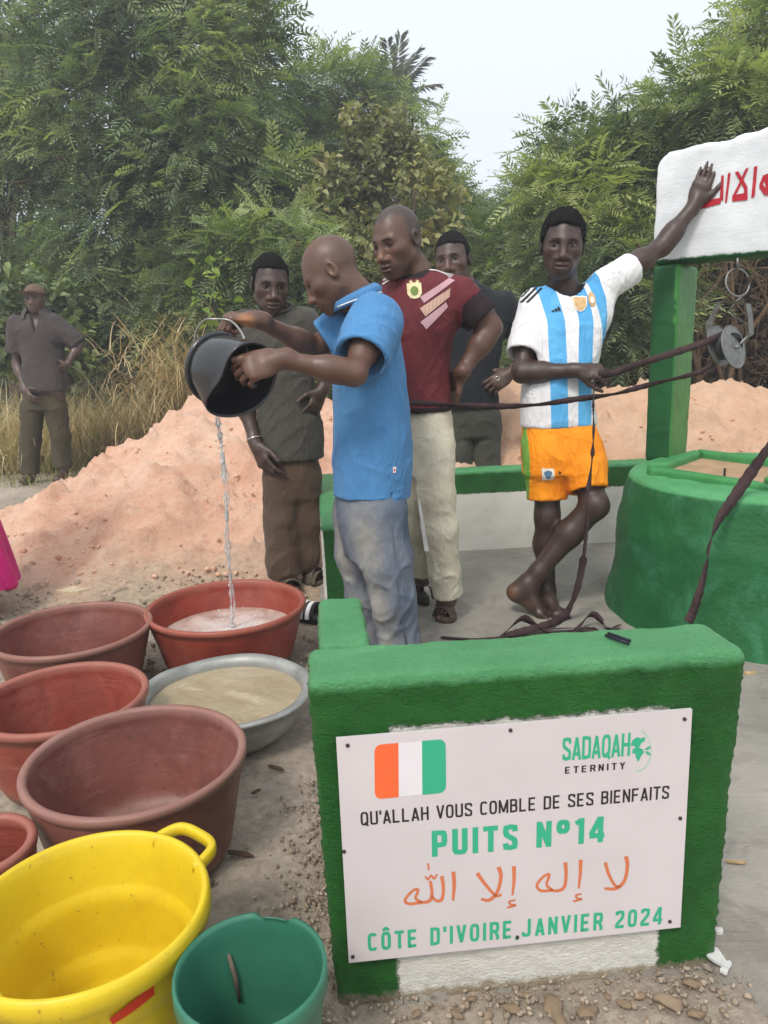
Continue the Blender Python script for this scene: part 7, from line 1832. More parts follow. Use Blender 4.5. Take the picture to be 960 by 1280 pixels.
# ---- the man in the maroon jersey
def build_maroon():
    sk = (0.108, 0.052, 0.033)
    J = dict(neck=at(520, 340, 3.02), shL=at(582, 368, 2.98), elL=at(614, 410, 2.98), wrL=at(577, 466, 2.95), shR=at(492, 362, 3.10), elR=at(476, 430, 3.14), wrR=at(490, 490, 3.02),
             hipL=at(545, 520, 2.98), knL=at(552, 630, 2.93), anL=at(560, 738, 2.95), hipR=at(520, 520, 3.06), knR=at(518, 620, 3.05), anR=at(526, 712, 3.12), toe=gz(556, 772, 0.02))
    p = Person(gz(545, 752, 0.02), 'person in a maroon football jersey and cream trousers with a hand on one hip', GRP, J,
               dict(c=at(497, 301, 2.98), yaw=137, pitch=17, roll=3, s=1.04), sk, h=0.0058, hh=0.0036)
    p.arm('L', 1.0, dict(d=(-0.25, 1.0, -0.45), n=(-0.95, -0.2, -0.1), side=-1, curl=[(30, 45, 25)] * 4, thumb=(0.3, 0.8, 0.2), s=1.0))
    p.arm('R', 1.0, dict(d=(0.0, -0.02, -0.08), n=(1, 0, 0), side=1, s=1.0))
    J = p.J
    rows = rows_px([(514, 466, 565, 3.02, 0.135), (480, 469, 563, 3.02, 0.128), (440, 472, 563, 3.02, 0.125), (400, 472, 574, 3.02, 0.128), (372, 474, 582, 3.03, 0.118), (352, 484, 572, 3.03, 0.10), (338, 500, 545, 3.03, 0.068)])
    T = Loft(rows, -0.30)
    for k_ in 'LR':
        p.v.cone(J['hip' + k_], J['kn' + k_], 0.045, 0.042, 0.02); p.v.cone(J['kn' + k_], J['an' + k_], 0.042, 0.032, 0.02)
    p.v.loft(Loft(rows_px([(560, 520, 552, 3.0, 0.05), (505, 512, 554, 3.0, 0.07)]), -0.3), 0.05)
    p.foot(at(560, 745, 2.97), gz(555, 766, 0.04), gz(552, 775, 0.035), k=0.9, ankle=J['anL'], side=-1)
    p.foot(at(529, 722, 3.16), gz(518, 733, 0.04), gz(512, 738, 0.035), k=0.9, ankle=J['anR'], side=-1)
    p.body(T, [], lips=(0.085, 0.045, 0.036), lid=0.22, gaze=-0.4, stubble=0.45, scalp=(0.082, 0.012, -0.045, 0.75, (0.026, 0.021, 0.019)))
    b = NB('maroon jersey')
    base = b.ramp(b.noise(6, 4), [(0.3, lin(84, 30, 36)), (0.7, lin(106, 42, 48))])
    dk = lin(38, 26, 28)
    sl = b.attr('dark'); col = b.mix(b.math('GREATER_THAN', sl, 0.5), base, dk)
    jm = b.bsdf(col, 0.75, 0.25, crease(b, 700, 0.03), 0.6, 0.007)
    def at2(V):
        dkk = np.zeros(len(V))
        nc = J['neck'] + np.array([-0.012, -0.016, 0.0])
        dn = np.hypot(V[:, 0] - nc[0], (V[:, 1] - nc[1]))
        dkk[(dn < 0.080) & (V[:, 2] > nc[2] - 0.03)] = 1
        a_, b_ = J['shL'], J['elL']; t = (V - a_) @ unit(b_ - a_)
        dkk[(t > 0.022) & (V[:, 0] > a_[0] - 0.02) & (V[:, 2] > at(560, 450, 3)[2])] = 1
        a_, b_ = J['shR'], J['elR']; t = (V - a_) @ unit(b_ - a_)
        dkk[(t > 0.05) & (V[:, 0] < a_[0] - 0.045)] = 1
        dkk[V[:, 2] < T.lo + 0.020] = 1
        return dict(dark=dkk)
    nk = (J['neck'] + (0.02, 0.03, -0.05), J['neck'] + (-0.03, -0.035, 0.085))
    fo = zfolds([(at(560, 400, 2.9), 0.10, 0.6), (at(545, 490, 2.9), 0.14, 0.5), (at(500, 430, 2.9), 0.1, 0.3)], 0.4)
    o, V, F = p.shirt('jersey', jm, T, [sleeve(J['shL'] + (-0.015, 0, -0.01), J['elL'] + (0, 0, 0), 0.068, 0.072, 0.68), sleeve(J['shR'] + (0.01, 0, -0.01), J['elR'], 0.066, 0.07, 0.62)], 0.066, nk, h=0.0058, folds=fo, seed=21, attrs=at2, amp=0.006)
    D = unit(np.array([-0.12, 1, -0.03])); C0 = at(530, 400, 2.9); ux = unit(np.array([1, 0.12, 0])); fr = (C0, ux, np.array([0, 0, 1.0]), D)
    def px(u, v): d = at(u, v, 2.9) - C0; return (d[0], d[2])
    wh = simple('white print', lin(226, 218, 216), 0.6); pk = NB('fine striped print')
    wv = pk.n('ShaderNodeTexWave', wave_type='BANDS', bands_direction='X'); wv.inputs['Scale'].default_value = 62
    mp = pk.n('ShaderNodeMapping'); mp.inputs['Rotation'].default_value = (0, 0.45, 0); pk.l(pk.obj(), mp.inputs[0]); pk.l(mp.outputs[0], wv.inputs['Vector'])
    pkm = pk.bsdf(pk.mix(wv.outputs['Fac'], lin(150, 92, 102), lin(216, 184, 190)), 0.7)
    pky = NB('fine striped gold print'); wv2 = pky.n('ShaderNodeTexWave', wave_type='BANDS', bands_direction='X'); wv2.inputs['Scale'].default_value = 62
    pky.l(pky.obj(), wv2.inputs['Vector']); pkym = pky.bsdf(pky.mix(wv2.outputs['Fac'], lin(150, 100, 96), lin(216, 188, 164)), 0.7)
    decal('chest_band', [px(526, 371), px(563, 347), px(570, 350), px(530, 379)], fr, p.sb, pkm, o, 0.002)
    decal('chest_band', [px(524.5, 386), px(563, 360), px(562, 371), px(531, 396)], fr, p.sb, pkym, o, 0.0022)
    decal('chest_band', [px(524.5, 403), px(557, 378), px(559.5, 384), px(532, 412)], fr, p.sb, pkm, o, 0.002)
    for k in range(3):
        q = [(535 + k * 0.0, 327.5 + k * 3.2), (549, 328.2 + k * 3.0), (561, 333.4 + k * 3.2), (570 - k * 2.6, 341.5 + k * 2.4)]
        for (u0, v0), (u1, v1) in zip(q[:-1], q[1:]):
            decal('shoulder_stripe', [px(u0, v0 + 1.7), px(u1, v1 + 1.7), px(u1, v1), px(u0, v0)], fr, p.sb, wh, o, 0.002)
    for k in range(2):
        decal('shoulder_stripe', [px(496, 339 + k * 3.4), px(496, 341 + k * 3.4), px(478 + k * 3, 349 + k * 4.5), px(477 + k * 3, 347 + k * 4.5)], fr, p.sb, wh, o, 0.002)
    sh = [(-0.5, 0.45), (0, 0.5), (0.5, 0.45), (0.5, -0.2), (0.3, -0.45), (0, -0.5), (-0.3, -0.45), (-0.5, -0.2)]
    gold = simple('gold crest print', lin(224, 208, 160), 0.5, 0.15, 90); gr = simple('green crest print', lin(110, 130, 60), 0.6)
    c1 = px(519.5, 362.5); decal('crest', [(c1[0] + x * 0.050, c1[1] + y * 0.060) for x, y in sh], fr, p.sb, gold, o, 0.002)
    c1 = px(519.5, 363); decal('crest_ring', [(c1[0] + 0.014 * math.cos(t), c1[1] + 0.017 * math.sin(t)) for t in np.linspace(0, 6.28, 13)[:-1]], fr, p.sb, gr, o, 0.0035)
    for u in (516, 523.5):
        c1 = px(u, 351); decal('star', [(c1[0] + (0.0085 if i % 2 == 0 else 0.0036) * math.sin(i * math.pi / 5), c1[1] + (0.0085 if i % 2 == 0 else 0.0036) * math.cos(i * math.pi / 5)) for i in range(10)], fr, p.sb, gold, o, 0.002)
    # trousers
    cm = cloth('cream cotton', lin(206, 198, 176), 0.10, 700, 0.25, dirt=lin(178, 164, 136))
    W = Loft(rows_px([(590, 506, 566, 3.0, 0.095), (550, 504, 566, 3.0, 0.112), (512, 506, 562, 3.01, 0.105), (498, 510, 556, 3.02, 0.085)]), -0.3)
    legs = [[(at(542, 560, 2.96), 0.082), (at(546, 620, 2.93), 0.072), (at(550, 660, 2.92), 0.066), (at(556, 715, 2.95), 0.061), (at(560, 744, 2.96), 0.060)],
            [(at(522, 560, 3.06), 0.078), (at(521, 620, 3.06), 0.070), (at(522, 660, 3.08), 0.064), (at(527, 716, 3.13), 0.056)]]
    fo = zfolds([(at(550, 640, 2.88), 0.1, 0.9), (at(556, 720, 2.88), 0.1, 1.2), (at(530, 540, 2.9), 0.08, 0.5)], 0.4)
    to, Vt, Ft = p.trousers('trousers', cm, legs, W, 0.04, 0.0058, 22, 0.007, folds=fo)
    st = MB(); pts = [at(523.5, 622, 2.86), at(526, 640, 2.855), at(529, 660, 2.85), at(533.5, 689, 2.85)]
    V_ = []; F_ = []
    for i, q in enumerate(pts):
        w_ = [0.002, 0.006, 0.007, 0.0085][i]; V_ += [q + (-w_, 0, 0), q + (w_, -0.002, 0), q + (w_, 0.002, 0), q + (-w_, 0.004, 0)]
    for i in range(3):
        for k in range(4): F_.append((i * 4 + k, i * 4 + (k + 1) % 4, i * 4 + 4 + (k + 1) % 4, i * 4 + 4 + k))
    F_.append((12, 13, 14, 15)); mesh('drawstring', np.array(V_), F_, simple('white tape', lin(222, 220, 214), 0.7), to, False)
    sandal(p, gz(557, 768, 0.045), gz(561, 742, 0.045) * 0 + at(561, 746, 2.98), 'woven', 0.98)
    sandal(p, gz(515, 736, 0.045), at(530, 722, 3.16), 'strap', 0.95)
    return p

def sandal(p, front, heel, kind, k=1.0):
    """open sandal under a foot: sole plus straps"""
    front = np.array([front[0], front[1], 0.02]); heel = np.array([heel[0], heel[1], 0.02]); D = unit(front - heel); S = np.array([D[1], -D[0], 0]); L = np.linalg.norm(front - heel) + 0.07
    m = MB(); N = 20; V = []; F = []
    for zz in (0.0, 0.022):
        for i in range(N):
            t = 2 * math.pi * i / N; u = math.cos(t); wv = math.sin(t)
            V.append(heel + D * (L * 0.5 - 0.03 + u * L * 0.5) + S * wv * (0.044 + 0.010 * u) * k + np.array([0, 0, zz]))
    for i in range(N): F.append((i, (i + 1) % N, N + (i + 1) % N, N + i))
    F += [tuple(range(N))[::-1], tuple(range(N, 2 * N))]
    c = {'woven': lin(88, 76, 64), 'strap': lin(52, 38, 34), 'closed': lin(86, 80, 66)}[kind]
    mt = simple('sandal ' + kind, c, 0.75, 0.25, 60, bump=0.4)
    s = mesh('sandal', np.array(V), F, mt, p.root)
    def arch(t, w, h, name):
        a = MB(); P0 = heel + D * (L * t - 0.03); ww = 0.046 * k
        VV = []; FF = []; n = 10
        for j, e in enumerate((-w, w)):
            for i in range(n + 1):
                q = math.pi * i / n
                VV.append(P0 + D * e + S * math.cos(q) * ww + np.array([0, 0, 0.018 + math.sin(q) * h]))
                VV.append(P0 + D * e + S * math.cos(q) * (ww - 0.004) + np.array([0, 0, 0.018 + math.sin(q) * (h - 0.004)]))
        r_ = 2 * (n + 1)
        for i in range(n):
            a0, a1 = i * 2, i * 2 + 2
            FF += [(a0, a1, r_ + a1, r_ + a0), (a0 + 1, r_ + a0 + 1, r_ + a1 + 1, a1 + 1), (a0, a0 + 1, a1 + 1, a1), (r_ + a0, r_ + a1, r_ + a1 + 1, r_ + a0 + 1)]
        return mesh(name, np.array(VV), FF, mt, s)
    if kind == 'woven':
        for t in (0.55, 0.63, 0.71, 0.79, 0.87): arch(t, 0.0055, 0.062 - 0.04 * abs(t - 0.55), 'strap')
        for e in (-0.02, 0.0, 0.02):
            a = MB(); a.tube([heel + D * (L * 0.5 - 0.03) + S * e * k + np.array([0, 0, 0.078]), heel + D * (L * 0.72 - 0.03) + S * e * k + np.array([0, 0, 0.066]), heel + D * (L * 0.93 - 0.03) + S * e * k + np.array([0, 0, 0.040])], 0.005, 6); a.build('strap', mt, s)
    elif kind == 'strap':
        arch(0.72, 0.022, 0.055, 'strap'); arch(0.15, 0.012, 0.075, 'strap')
    else:
        arch(0.60, 0.026, 0.07, 'strap'); arch(0.82, 0.018, 0.05, 'strap')
    return s

# ---- the man in the dark tee behind the bucket
def build_tee():
    sk = (0.054, 0.029, 0.021)
    J = dict(neck=at(345, 388, 3.52), shR=at(306, 414, 3.50), elR=at(302, 490, 3.50), wrR=at(320, 556, 3.40), shL=at(384, 408, 3.52), elL=at(412, 458, 3.56), wrL=at(402, 488, 3.44),
             hipR=at(350, 570, 3.50), knR=at(352, 640, 3.46), anR=at(354, 715, 3.46), hipL=at(378, 570, 3.50), knL=at(380, 640, 3.48), anL=at(382, 704, 3.50), toe=gz(396, 730, 0.0))
    p = Person(gz(370, 722, 0.0), 'person in a dark olive tee shirt and brown trousers watching the pouring', GRP, J,
               dict(c=at(338, 355, 3.47), yaw=196, pitch=13, roll=-4, s=1.03, fw=0.98), sk, h=0.0062, hh=0.0035)
    p.arm('R', 0.95, dict(d=at(334, 588, 3.36) - at(320, 556, 3.40), n=(0.6, 0.6, 0.0), side=1, curl=[(18, 22, 12), (22, 25, 15), (26, 28, 15), (30, 28, 15)], thumb=(0.8, 0.5, 0.2), s=1.1))
    p.arm('L', 0.95, dict(d=at(394, 505, 3.42) - at(402, 486, 3.44), n=(-0.7, 0.6, 0.0), side=-1, curl=[(30, 35, 25)] * 4, thumb=(0.6, 0.7, 0.2), s=1.0))
    J = p.J
    rows = rows_px([(573, 326, 404, 3.50, 0.135), (540, 324, 404, 3.50, 0.13), (500, 322, 396, 3.51, 0.125), (450, 314, 388, 3.52, 0.125), (420, 306, 388, 3.52, 0.12), (402, 312, 384, 3.52, 0.10), (388, 326, 366, 3.52, 0.07)])
    T = Loft(rows, 0.1)
    for k_ in 'LR':
        p.v.cone(J['hip' + k_], J['kn' + k_], 0.045, 0.042, 0.02); p.v.cone(J['kn' + k_], J['an' + k_], 0.042, 0.032, 0.02)
    p.v.loft(Loft(rows_px([(605, 350, 382, 3.5, 0.05), (560, 340, 390, 3.5, 0.08)]), 0), 0.05)
    p.foot(at(383, 708, 3.53), gz(392, 724, 0.03), gz(398, 731, 0.025), k=0.95, ankle=J['anL'], side=1)
    p.foot(at(356, 718, 3.50), gz(362, 734, 0.03), gz(366, 741, 0.025), k=0.95, ankle=J['anR'], side=1)
    p.body(T, [], lips=(0.065, 0.04, 0.033), lid=0.36, gaze=-0.4, scalp=(0.058, 0.042, -0.045, 0.7, (0.018, 0.015, 0.014)))
    p.hair(0.007, 0.066, -0.04, rough=0.0018, temple=0.034)
    tm = cloth('washed black cotton', lin(74, 71, 65), 0.14, 800, 0.2)
    nk = (J['neck'] + (0, 0.03, -0.05), J['neck'] + (0.0, -0.05, 0.08))
    fo = zfolds([(at(350, 450, 3.4), 0.14, 0.5), (at(370, 540, 3.4), 0.15, 0.4)], 0.5)
    o, V, F = p.shirt('tee_shirt', tm, T, [sleeve(J['shR'], J['elR'], 0.075, 0.085, 0.6), sleeve(J['shL'] + (-0.01, 0, 0), J['elL'], 0.075, 0.082, 0.68)], 0.074, nk, h=0.0068, folds=fo, seed=31, amp=0.008)
    cb = MB(); c = J['neck'] + np.array([0.0, -0.014, 0.010]); cb.tube([c + np.array([0.074 * math.cos(t), 0.076 * math.sin(t), 0.026 * math.sin(t) + 0.002]) for t in np.linspace(0, 6.28, 30)], 0.007, 6, False); cb.build('neckband', tm, o)
    tr = cloth('brown twill', lin(82, 66, 54), 0.16, 600, 0.2, dirt=lin(98, 84, 70))
    W = Loft(rows_px([(620, 336, 396, 3.49, 0.1), (580, 334, 398, 3.5, 0.115), (555, 338, 392, 3.5, 0.095)]), 0.05)
    legs = [[(at(352, 600, 3.47), 0.088), (at(352, 650, 3.45), 0.08), (at(354, 700, 3.45), 0.077), (at(357, 718, 3.46), 0.078)], [(at(378, 600, 3.50), 0.085), (at(380, 650, 3.50), 0.072), (at(381, 690, 3.51), 0.064), (at(382, 706, 3.52), 0.062)]]
    fo = zfolds([(at(370, 650, 3.4), 0.12, 0.7), (at(366, 705, 3.4), 0.12, 0.9)], 0.4)
    p.trousers('trousers', tr, legs, W, 0.04, 0.0068, 33, 0.008, folds=fo)
    br = MB(); w0 = J['wrR'] + (J['elR'] - J['wrR']) * 0.10; ax = unit(J['elR'] - J['wrR']); s1 = unit(np.cross(ax, (0, 1, 0))); s2 = np.cross(ax, s1)
    br.tube([w0 + (s1 * math.cos(t) + s2 * math.sin(t)) * 0.034 for t in np.linspace(0, 6.28, 25)], 0.004, 6, False)
    br.build('bracelet', simple('silver', lin(190, 186, 176), 0.25, 0.1, Metallic=0.8), p.root)
    sandal(p, gz(394, 730, 0.02), at(383, 708, 3.53), 'closed', 1.05); sandal(p, gz(364, 740, 0.02), at(356, 718, 3.50), 'closed', 1.05)
    return p

# ---- the man in the black polo beyond the far wall
def build_black():
    sk = (0.075, 0.040, 0.028)
    Y = 4.42
    J = dict(neck=at(580, 358, Y), shL=at(638, 384, Y), elL=at(668, 440, Y + 0.05), wrL=at(638, 466, Y - 0.10), shR=at(550, 380, Y + 0.04), elR=at(546, 440, Y + 0.08), wrR=at(546, 492, Y + 0.04),
             hipR=at(573, 520, Y), hipL=at(608, 520, Y), knR=at(573, 590, Y - 0.02), knL=at(608, 590, Y - 0.02), anR=at(574, 655, Y), anL=at(606, 655, Y), toe=gz(590, 672, 0) * 0 + np.array([at(590, 655, Y)[0], Y - 0.15, 0.02]))
    p = Person((at(590, 600, Y)[0], Y, 0), 'person in a black collared shirt and grey trousers half hidden behind the maroon jersey', GRP, J,
               dict(c=at(566, 325, Y - 0.02), yaw=160, pitch=4, roll=5, s=1.22), sk, h=0.0075, hh=0.0044, size=1.12)
    p.arm('L', 1.0, dict(d=at(618, 476, Y - 0.14) - at(638, 462, Y - 0.10), n=(-0.3, 0.8, -0.5), side=-1, curl=[(25, 45, 30), (30, 45, 30), (34, 45, 30), (38, 45, 30)], thumb=(0.6, 0.6, 0.2), s=1.1))
    p.arm('R', 1.0, dict(d=(0.02, -0.03, -0.08), n=(1, 0, 0), side=1))
    J = p.J
    rows = rows_px([(508, 552, 624, Y, 0.13), (470, 550, 622, Y, 0.13), (430, 548, 628, Y, 0.13), (395, 546, 640, Y, 0.13), (372, 552, 628, Y, 0.11), (356, 566, 604, Y, 0.075)])
    T = Loft(rows, 0.0)
    for k_ in 'LR':
        p.v.cone(J['hip' + k_], J['kn' + k_], 0.045, 0.042, 0.02); p.v.cone(J['kn' + k_], J['an' + k_], 0.042, 0.035, 0.02)
        a_ = J['an' + k_]; p.v.cone((a_[0], a_[1] + 0.02, 0.045), (a_[0], a_[1] - 0.15, 0.03), 0.04, 0.03, 0.03)
        p.v.cone(a_, (a_[0], a_[1], 0.04), 0.035, 0.035, 0.03)
    p.v.loft(Loft(rows_px([(535, 572, 606, Y, 0.05), (500, 566, 612, Y, 0.08)]), 0), 0.05)
    p.body(T, [], lips=(0.07, 0.04, 0.033), lid=0.45, gaze=-0.3, scalp=(0.054, 0.038, -0.045, 0.7, (0.018, 0.015, 0.014)))
    p.hair(0.007, 0.062, -0.04, rough=0.0018, temple=0.03)
    bm = cloth('black cotton', lin(36, 38, 42), 0.16, 800, 0.2)
    nk = (J['neck'] + (0, 0.03, -0.05), J['neck'] + (-0.02, -0.04, 0.085))
    fo = zfolds([(at(620, 420, Y), 0.15, 0.5)], 0.5)
    o, V, F = p.shirt('polo_shirt', bm, T, [sleeve(J['shL'] + (-0.02, 0, -0.01), J['elL'], 0.082, 0.09, 0.62), sleeve(J['shR'] + (0.02, 0, -0.01), J['elR'], 0.08, 0.085, 0.62)], 0.072, nk, h=0.0085, folds=fo, seed=41, amp=0.009)
    cb = MB(); c = J['neck'] + np.array([-0.004, -0.012, 0.012])
    N_ = 24; VV = []; FF = []
    for i in range(N_ + 1):
        t = -math.pi / 2 + R(18) + (2 * math.pi - R(36)) * i / N_; dx, dy = math.cos(t), math.sin(t); up = 0.026 * dy
        VV += [c + np.array([0.066 * dx, 0.068 * dy, up + 0.034]), c + np.array([0.088 * dx, 0.09 * dy, up + 0.012]), c + np.array([0.108 * dx, 0.108 * dy, up - 0.020])]
    for i in range(N_):
        for j in range(2): FF.append((i * 3 + j, i * 3 + j + 1, i * 3 + 4 + j, i * 3 + 3 + j))
    co = mesh('collar', np.array(VV), FF, bm, o); md = co.modifiers.new('thick', 'SOLIDIFY'); md.thickness = 0.004
    tr = cloth('grey olive twill', lin(72, 72, 64), 0.14, 600, 0.2)
    W = Loft(rows_px([(545, 560, 626, Y, 0.1), (515, 560, 624, Y, 0.115), (495, 564, 612, Y, 0.09)]), 0)
    legs = [[(at(575, 540, Y), 0.08), (at(575, 590, Y - 0.02), 0.075), (at(575, 648, Y), 0.072)], [(at(608, 540, Y), 0.085), (at(609, 590, Y - 0.02), 0.078), (at(608, 648, Y), 0.072)]]
    p.trousers('trousers', tr, legs, W, 0.02, 0.0085, 43, 0.008)
    q = J['wrL'] + unit(J['wrL'] - J['elL']) * 0.0 + (at(622, 473, Y - 0.18) - J['wrL'])
    rg = MB(); rg.tube([q + np.array([0.011 * math.cos(t), 0.004, 0.011 * math.sin(t)]) for t in np.linspace(0, 6.28, 17)], 0.003, 5, False); rg.build('ring', simple('ring metal', lin(205, 200, 195), 0.2, Metallic=0.9), p.root)
    return p

# ---- the man in a cap standing beyond the earth heap
def build_cap():
    sk = (0.085, 0.050, 0.040)
    Y = 6.9
    J = dict(neck=at(46, 392, Y), shR=at(20, 408, Y), elR=at(21, 455, Y), wrR=at(32, 488, Y - 0.12), shL=at(74, 405, Y), elL=at(99, 432, Y + 0.03), wrL=at(84, 455, Y - 0.10),
             hipR=at(40, 490, Y), hipL=at(70, 490, Y), knR=at(38, 545, Y - 0.03), knL=at(74, 542, Y), anR=at(37, 592, Y), anL=at(78, 582, Y), toe=gz(38, 606, 0))
    p = Person((at(45, 500, Y)[0], Y, 0), 'person in a brown cap and dark pullover standing beyond the heap of earth', GRP, J,
               dict(c=at(44, 374, Y - 0.02), yaw=183, pitch=0, roll=0, s=1.02), sk, h=0.011, hh=0.0075)
    p.arm('R', 0.95, dict(d=at(44, 505, Y - 0.2) - at(32, 488, Y - 0.12), n=(0.8, 0.5, 0), side=1, curl=[(25, 30, 20)] * 4, s=1.1))
    p.arm('L', 0.95, dict(d=at(76, 462, Y - 0.06) - at(84, 455, Y - 0.10), n=(-0.5, 0.8, 0), side=-1, curl=[(25, 30, 20)] * 4))
    J = p.J
    rows = rows_px([(489, 27, 83, Y, 0.155), (455, 29, 81, Y, 0.14), (430, 28, 78, Y, 0.14), (410, 20, 78, Y, 0.14), (398, 26, 70, Y, 0.11), (388, 36, 58, Y, 0.08)])
    T = Loft(rows, 0)
    for k_ in 'LR':
        p.v.cone(J['hip' + k_], J['kn' + k_], 0.08, 0.05, 0.03); p.v.cone(J['kn' + k_], J['an' + k_], 0.048, 0.036, 0.03)
        a_ = J['an' + k_]; p.v.cone((a_[0], a_[1] + 0.02, 0.05), (a_[0], a_[1] - 0.15, 0.04), 0.045, 0.036, 0.03); p.v.cone(a_, (a_[0], a_[1], 0.05), 0.036, 0.036, 0.03)
    p.v.loft(Loft(rows_px([(510, 36, 74, Y, 0.09), (480, 34, 76, Y, 0.12)]), 0), 0.05)
    p.body(T, [], lid=0.6)
    sm = cloth('faded dark knit', lin(74, 67, 66), 0.15, 500, 0.2)
    nk = (J['neck'] + (0, 0.02, -0.04), J['neck'] + (0, -0.05, 0.09))
    vcut = (lambda P: np.maximum(np.abs(P[0] - J['neck'][0] - 0.02) - 0.05 * np.clip((P[2] - at(50, 418, Y)[2]) / 0.2, 0, 1), P[1] - (Y - 0.02)) + 0 * P[2], np.array([J['neck'][0] - 0.1, Y - 0.25, at(50, 418, Y)[2]]), np.array([J['neck'][0] + 0.14, Y, J['neck'][2] + 0.05]), 0.004, 'cut')
    o, V, F = p.shirt('pullover', sm, T, [sleeve(J['shR'], J['elR'], 0.078, 0.088, 0.72), sleeve(J['shL'] + (-0.02, 0, 0), J['elL'], 0.078, 0.086, 0.95)], 0.08, nk, h=0.011, seed=51, amp=0.012, slit=[vcut])
    cl = MB(); c = J['neck'] + np.array([0, -0.01, 0.0])
    VV = []; FF = []; N_ = 20
    for i in range(N_ + 1):
        t = -math.pi / 2 + R(30) + (2 * math.pi - R(60)) * i / N_; dx, dy = math.cos(t), math.sin(t); up = 0.03 * dy
        VV += [c + np.array([0.08 * dx, 0.075 * dy, up + 0.06]), c + np.array([0.115 * dx, 0.105 * dy, up + 0.03]), c + np.array([0.14 * dx, 0.12 * dy, up - 0.02])]
    for i in range(N_):
        for j in range(2): FF.append((i * 3 + j, i * 3 + j + 1, i * 3 + 4 + j, i * 3 + 3 + j))
    mesh('collar', np.array(VV), FF, sm, o)
    D = np.array([0, 1.0, 0]); C0 = at(60, 430, Y - 0.1); fr = (C0, np.array([1.0, 0, 0]), np.array([0, 0, 1.0]), D)
    decal('pocket_flap', [(0.02, 0.03), (0.12, 0.01), (0.12, -0.03), (0.06, -0.05)], fr, p.sb, simple('dark flap', lin(48, 44, 42), 0.9), o, 0.006)
    tr = cloth('olive drill', lin(74, 67, 52), 0.14, 500, 0.2)
    W = Loft(rows_px([(512, 28, 82, Y, 0.125), (492, 33, 77, Y, 0.115), (482, 38, 70, Y, 0.08)]), 0)
    legs = [[(at(40, 510, Y), 0.105), (at(38, 550, Y), 0.088), (at(38, 592, Y), 0.078)], [(at(69, 510, Y), 0.105), (at(75, 545, Y), 0.085), (at(78, 584, Y), 0.078)]]
    p.trousers('trousers', tr, legs, W, 0.02, 0.011, 53, 0.010)
    cm = cloth('faded cap cotton', lin(104, 86, 70), 0.12, 400, 0.2)
    C, k = p.C, p.hs
    v = Vol(C - 0.2, C + np.array([0.2, 0.2, 0.2]), 0.006)
    v.ell(C + np.array([0, 0.012, 0.045]) * k, (0.084 * k, 0.104 * k, 0.082 * k), 0.001); v.plane(C + np.array([0, 0, 0.040]), (0, 0, -1), 0.004)
    v.cone(C + np.array([-0.03, -0.10, 0.045]) * k, C + np.array([0.03, -0.10, 0.045]) * k, 0.055 * k, 0.055 * k, 0.006, flat=((0, 0.25, 1), 0.12))
    V, F = v.surf(); mesh('cap', V, F, cm, p.root)
    return p

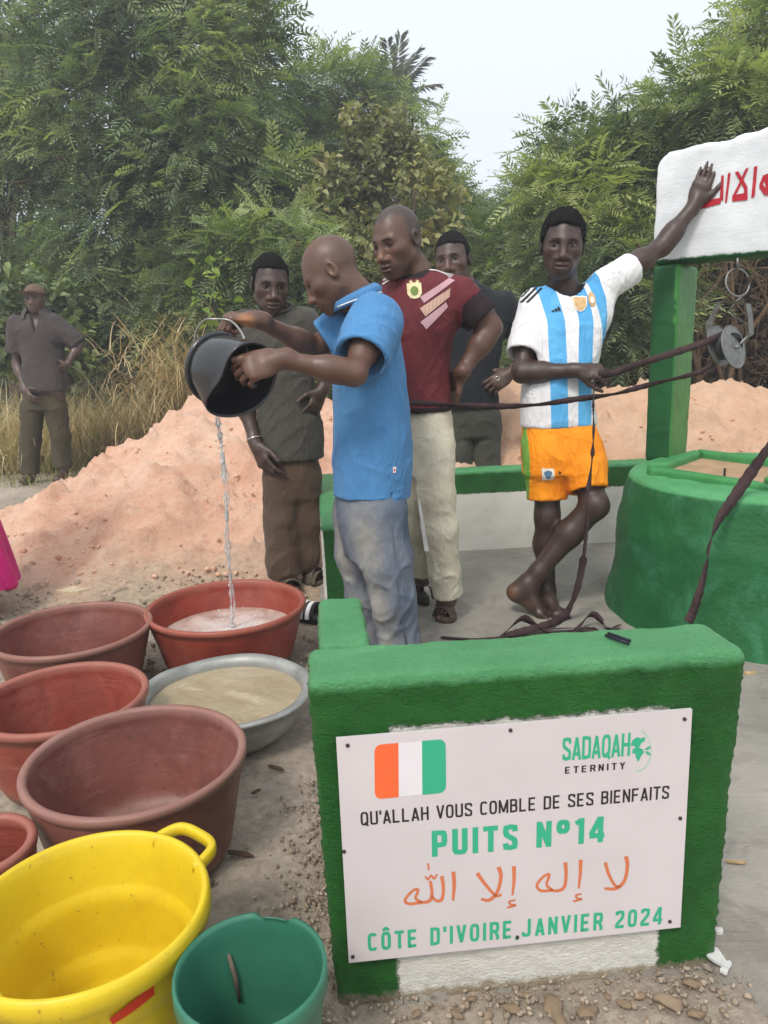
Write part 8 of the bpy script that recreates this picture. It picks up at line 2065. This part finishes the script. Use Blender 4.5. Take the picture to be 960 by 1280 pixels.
# ---- the person at the edge of view, only the skirt and an elbow showing
def build_skirt():
    sk = (0.05, 0.027, 0.02); Y = 3.25
    X = at(19, 742, Y)[0] - 0.262
    J = dict(neck=(X, Y, 1.30), shR=(X - 0.16, Y, 1.24), elR=(X - 0.22, Y + 0.02, 0.98), wrR=(X - 0.2, Y - 0.12, 0.8), shL=(X + 0.15, Y, 1.24), elL=(X + 0.15, Y + 0.05, 0.98), wrL=(X + 0.06, Y - 0.16, 0.90),
             hipR=(X - 0.08, Y, 0.80), hipL=(X + 0.08, Y, 0.80), anR=(X - 0.08, Y, 0.08), anL=(X + 0.08, Y, 0.08), toe=(X, Y - 0.1, 0))
    p = Person((X, Y, 0), 'person in a pink wrap skirt standing at the foot of the heap', GRP, J, dict(c=(X + 0.0, Y - 0.02, 1.44), yaw=180, s=1.0), sk, h=0.011, hh=0.0075)
    p.arm('R', 0.95, dict(d=(0, -0.3, -1), n=(1, 0, 0), side=1)); p.arm('L', 0.95, dict(d=(-0.6, -0.5, -0.3), n=(0, 0, -1), side=-1)); J = p.J
    for k_ in 'LR':
        p.v.cone(J['hip' + k_], J['an' + k_], 0.075, 0.036, 0.03); a_ = J['an' + k_]; p.v.cone((a_[0], a_[1] + 0.03, 0.04), (a_[0], a_[1] - 0.15, 0.03), 0.038, 0.03, 0.03)
    T = Loft([(0.60, X, Y, 0.215, 0.19), (0.70, X, Y, 0.200, 0.17), (0.80, X, Y, 0.17, 0.14), (1.0, X, Y, 0.14, 0.12), (1.16, X, Y, 0.17, 0.12), (1.26, X, Y, 0.16, 0.09), (1.33, X, Y, 0.075, 0.065)])
    p.body(T, [])
    p.hair(0.012, 0.062, -0.04)
    o, V, F = p.shirt('blouse', cloth('cream blouse', lin(222, 206, 180), 0.08, 500, 0.2), T, [sleeve(J['shR'], J['elR'], 0.07, 0.075, 0.9), sleeve(J['shL'], J['elL'], 0.07, 0.072, 0.9)], 0.075, (J['neck'] + (0, 0.02, -0.05), J['neck'] + (0, -0.05, 0.08)), h=0.011, seed=61)
    W = Loft([(0.13, X, Y, 0.265, 0.22), (0.3, X, Y, 0.235, 0.19), (0.5, X, Y, 0.20, 0.165), (0.70, X, Y, 0.17, 0.14), (0.80, X, Y, 0.13, 0.10)])
    v = Vol(W.box(0.03)[0], W.box(0.03)[1], 0.009); v.loft(W, 0.01)
    V, F = v.surf(); N = vnormals(V, F); ang = np.arctan2(V[:, 1] - Y, V[:, 0] - X)
    V = V + N * (0.012 * np.sin(ang * 11 + 2 * np.sin(V[:, 2] * 5)) * np.clip((0.75 - V[:, 2]) / 0.5, 0, 1))[:, None]
    mesh('skirt', V, F, cloth('pink cotton', lin(196, 36, 112), 0.14, 500, 0.2), p.root)
    return p

for f_ in (build_teen, build_pourer, build_maroon, build_tee, build_black, build_cap, build_skirt): f_()
# ------------------------------------------------------------------ the air: faint dry-season haze
hb = MB(); hb.box((0, 14, 5.5), (120, 60, 13.6))
hz_m = bpy.data.materials.new('hazy air'); hz_m.use_nodes = True; ht = hz_m.node_tree; ht.nodes.clear()
ho = ht.nodes.new('ShaderNodeOutputMaterial'); hp_ = ht.nodes.new('ShaderNodeVolumePrincipled'); hp_.inputs['Color'].default_value = (0.93, 0.95, 1.0, 1); hp_.inputs['Density'].default_value = 0.0085; hp_.inputs['Anisotropy'].default_value = 0.2
ht.links.new(hp_.outputs[0], ho.inputs['Volume'])
tag(hb.build('haze', hz_m, None, False), kind='stuff')
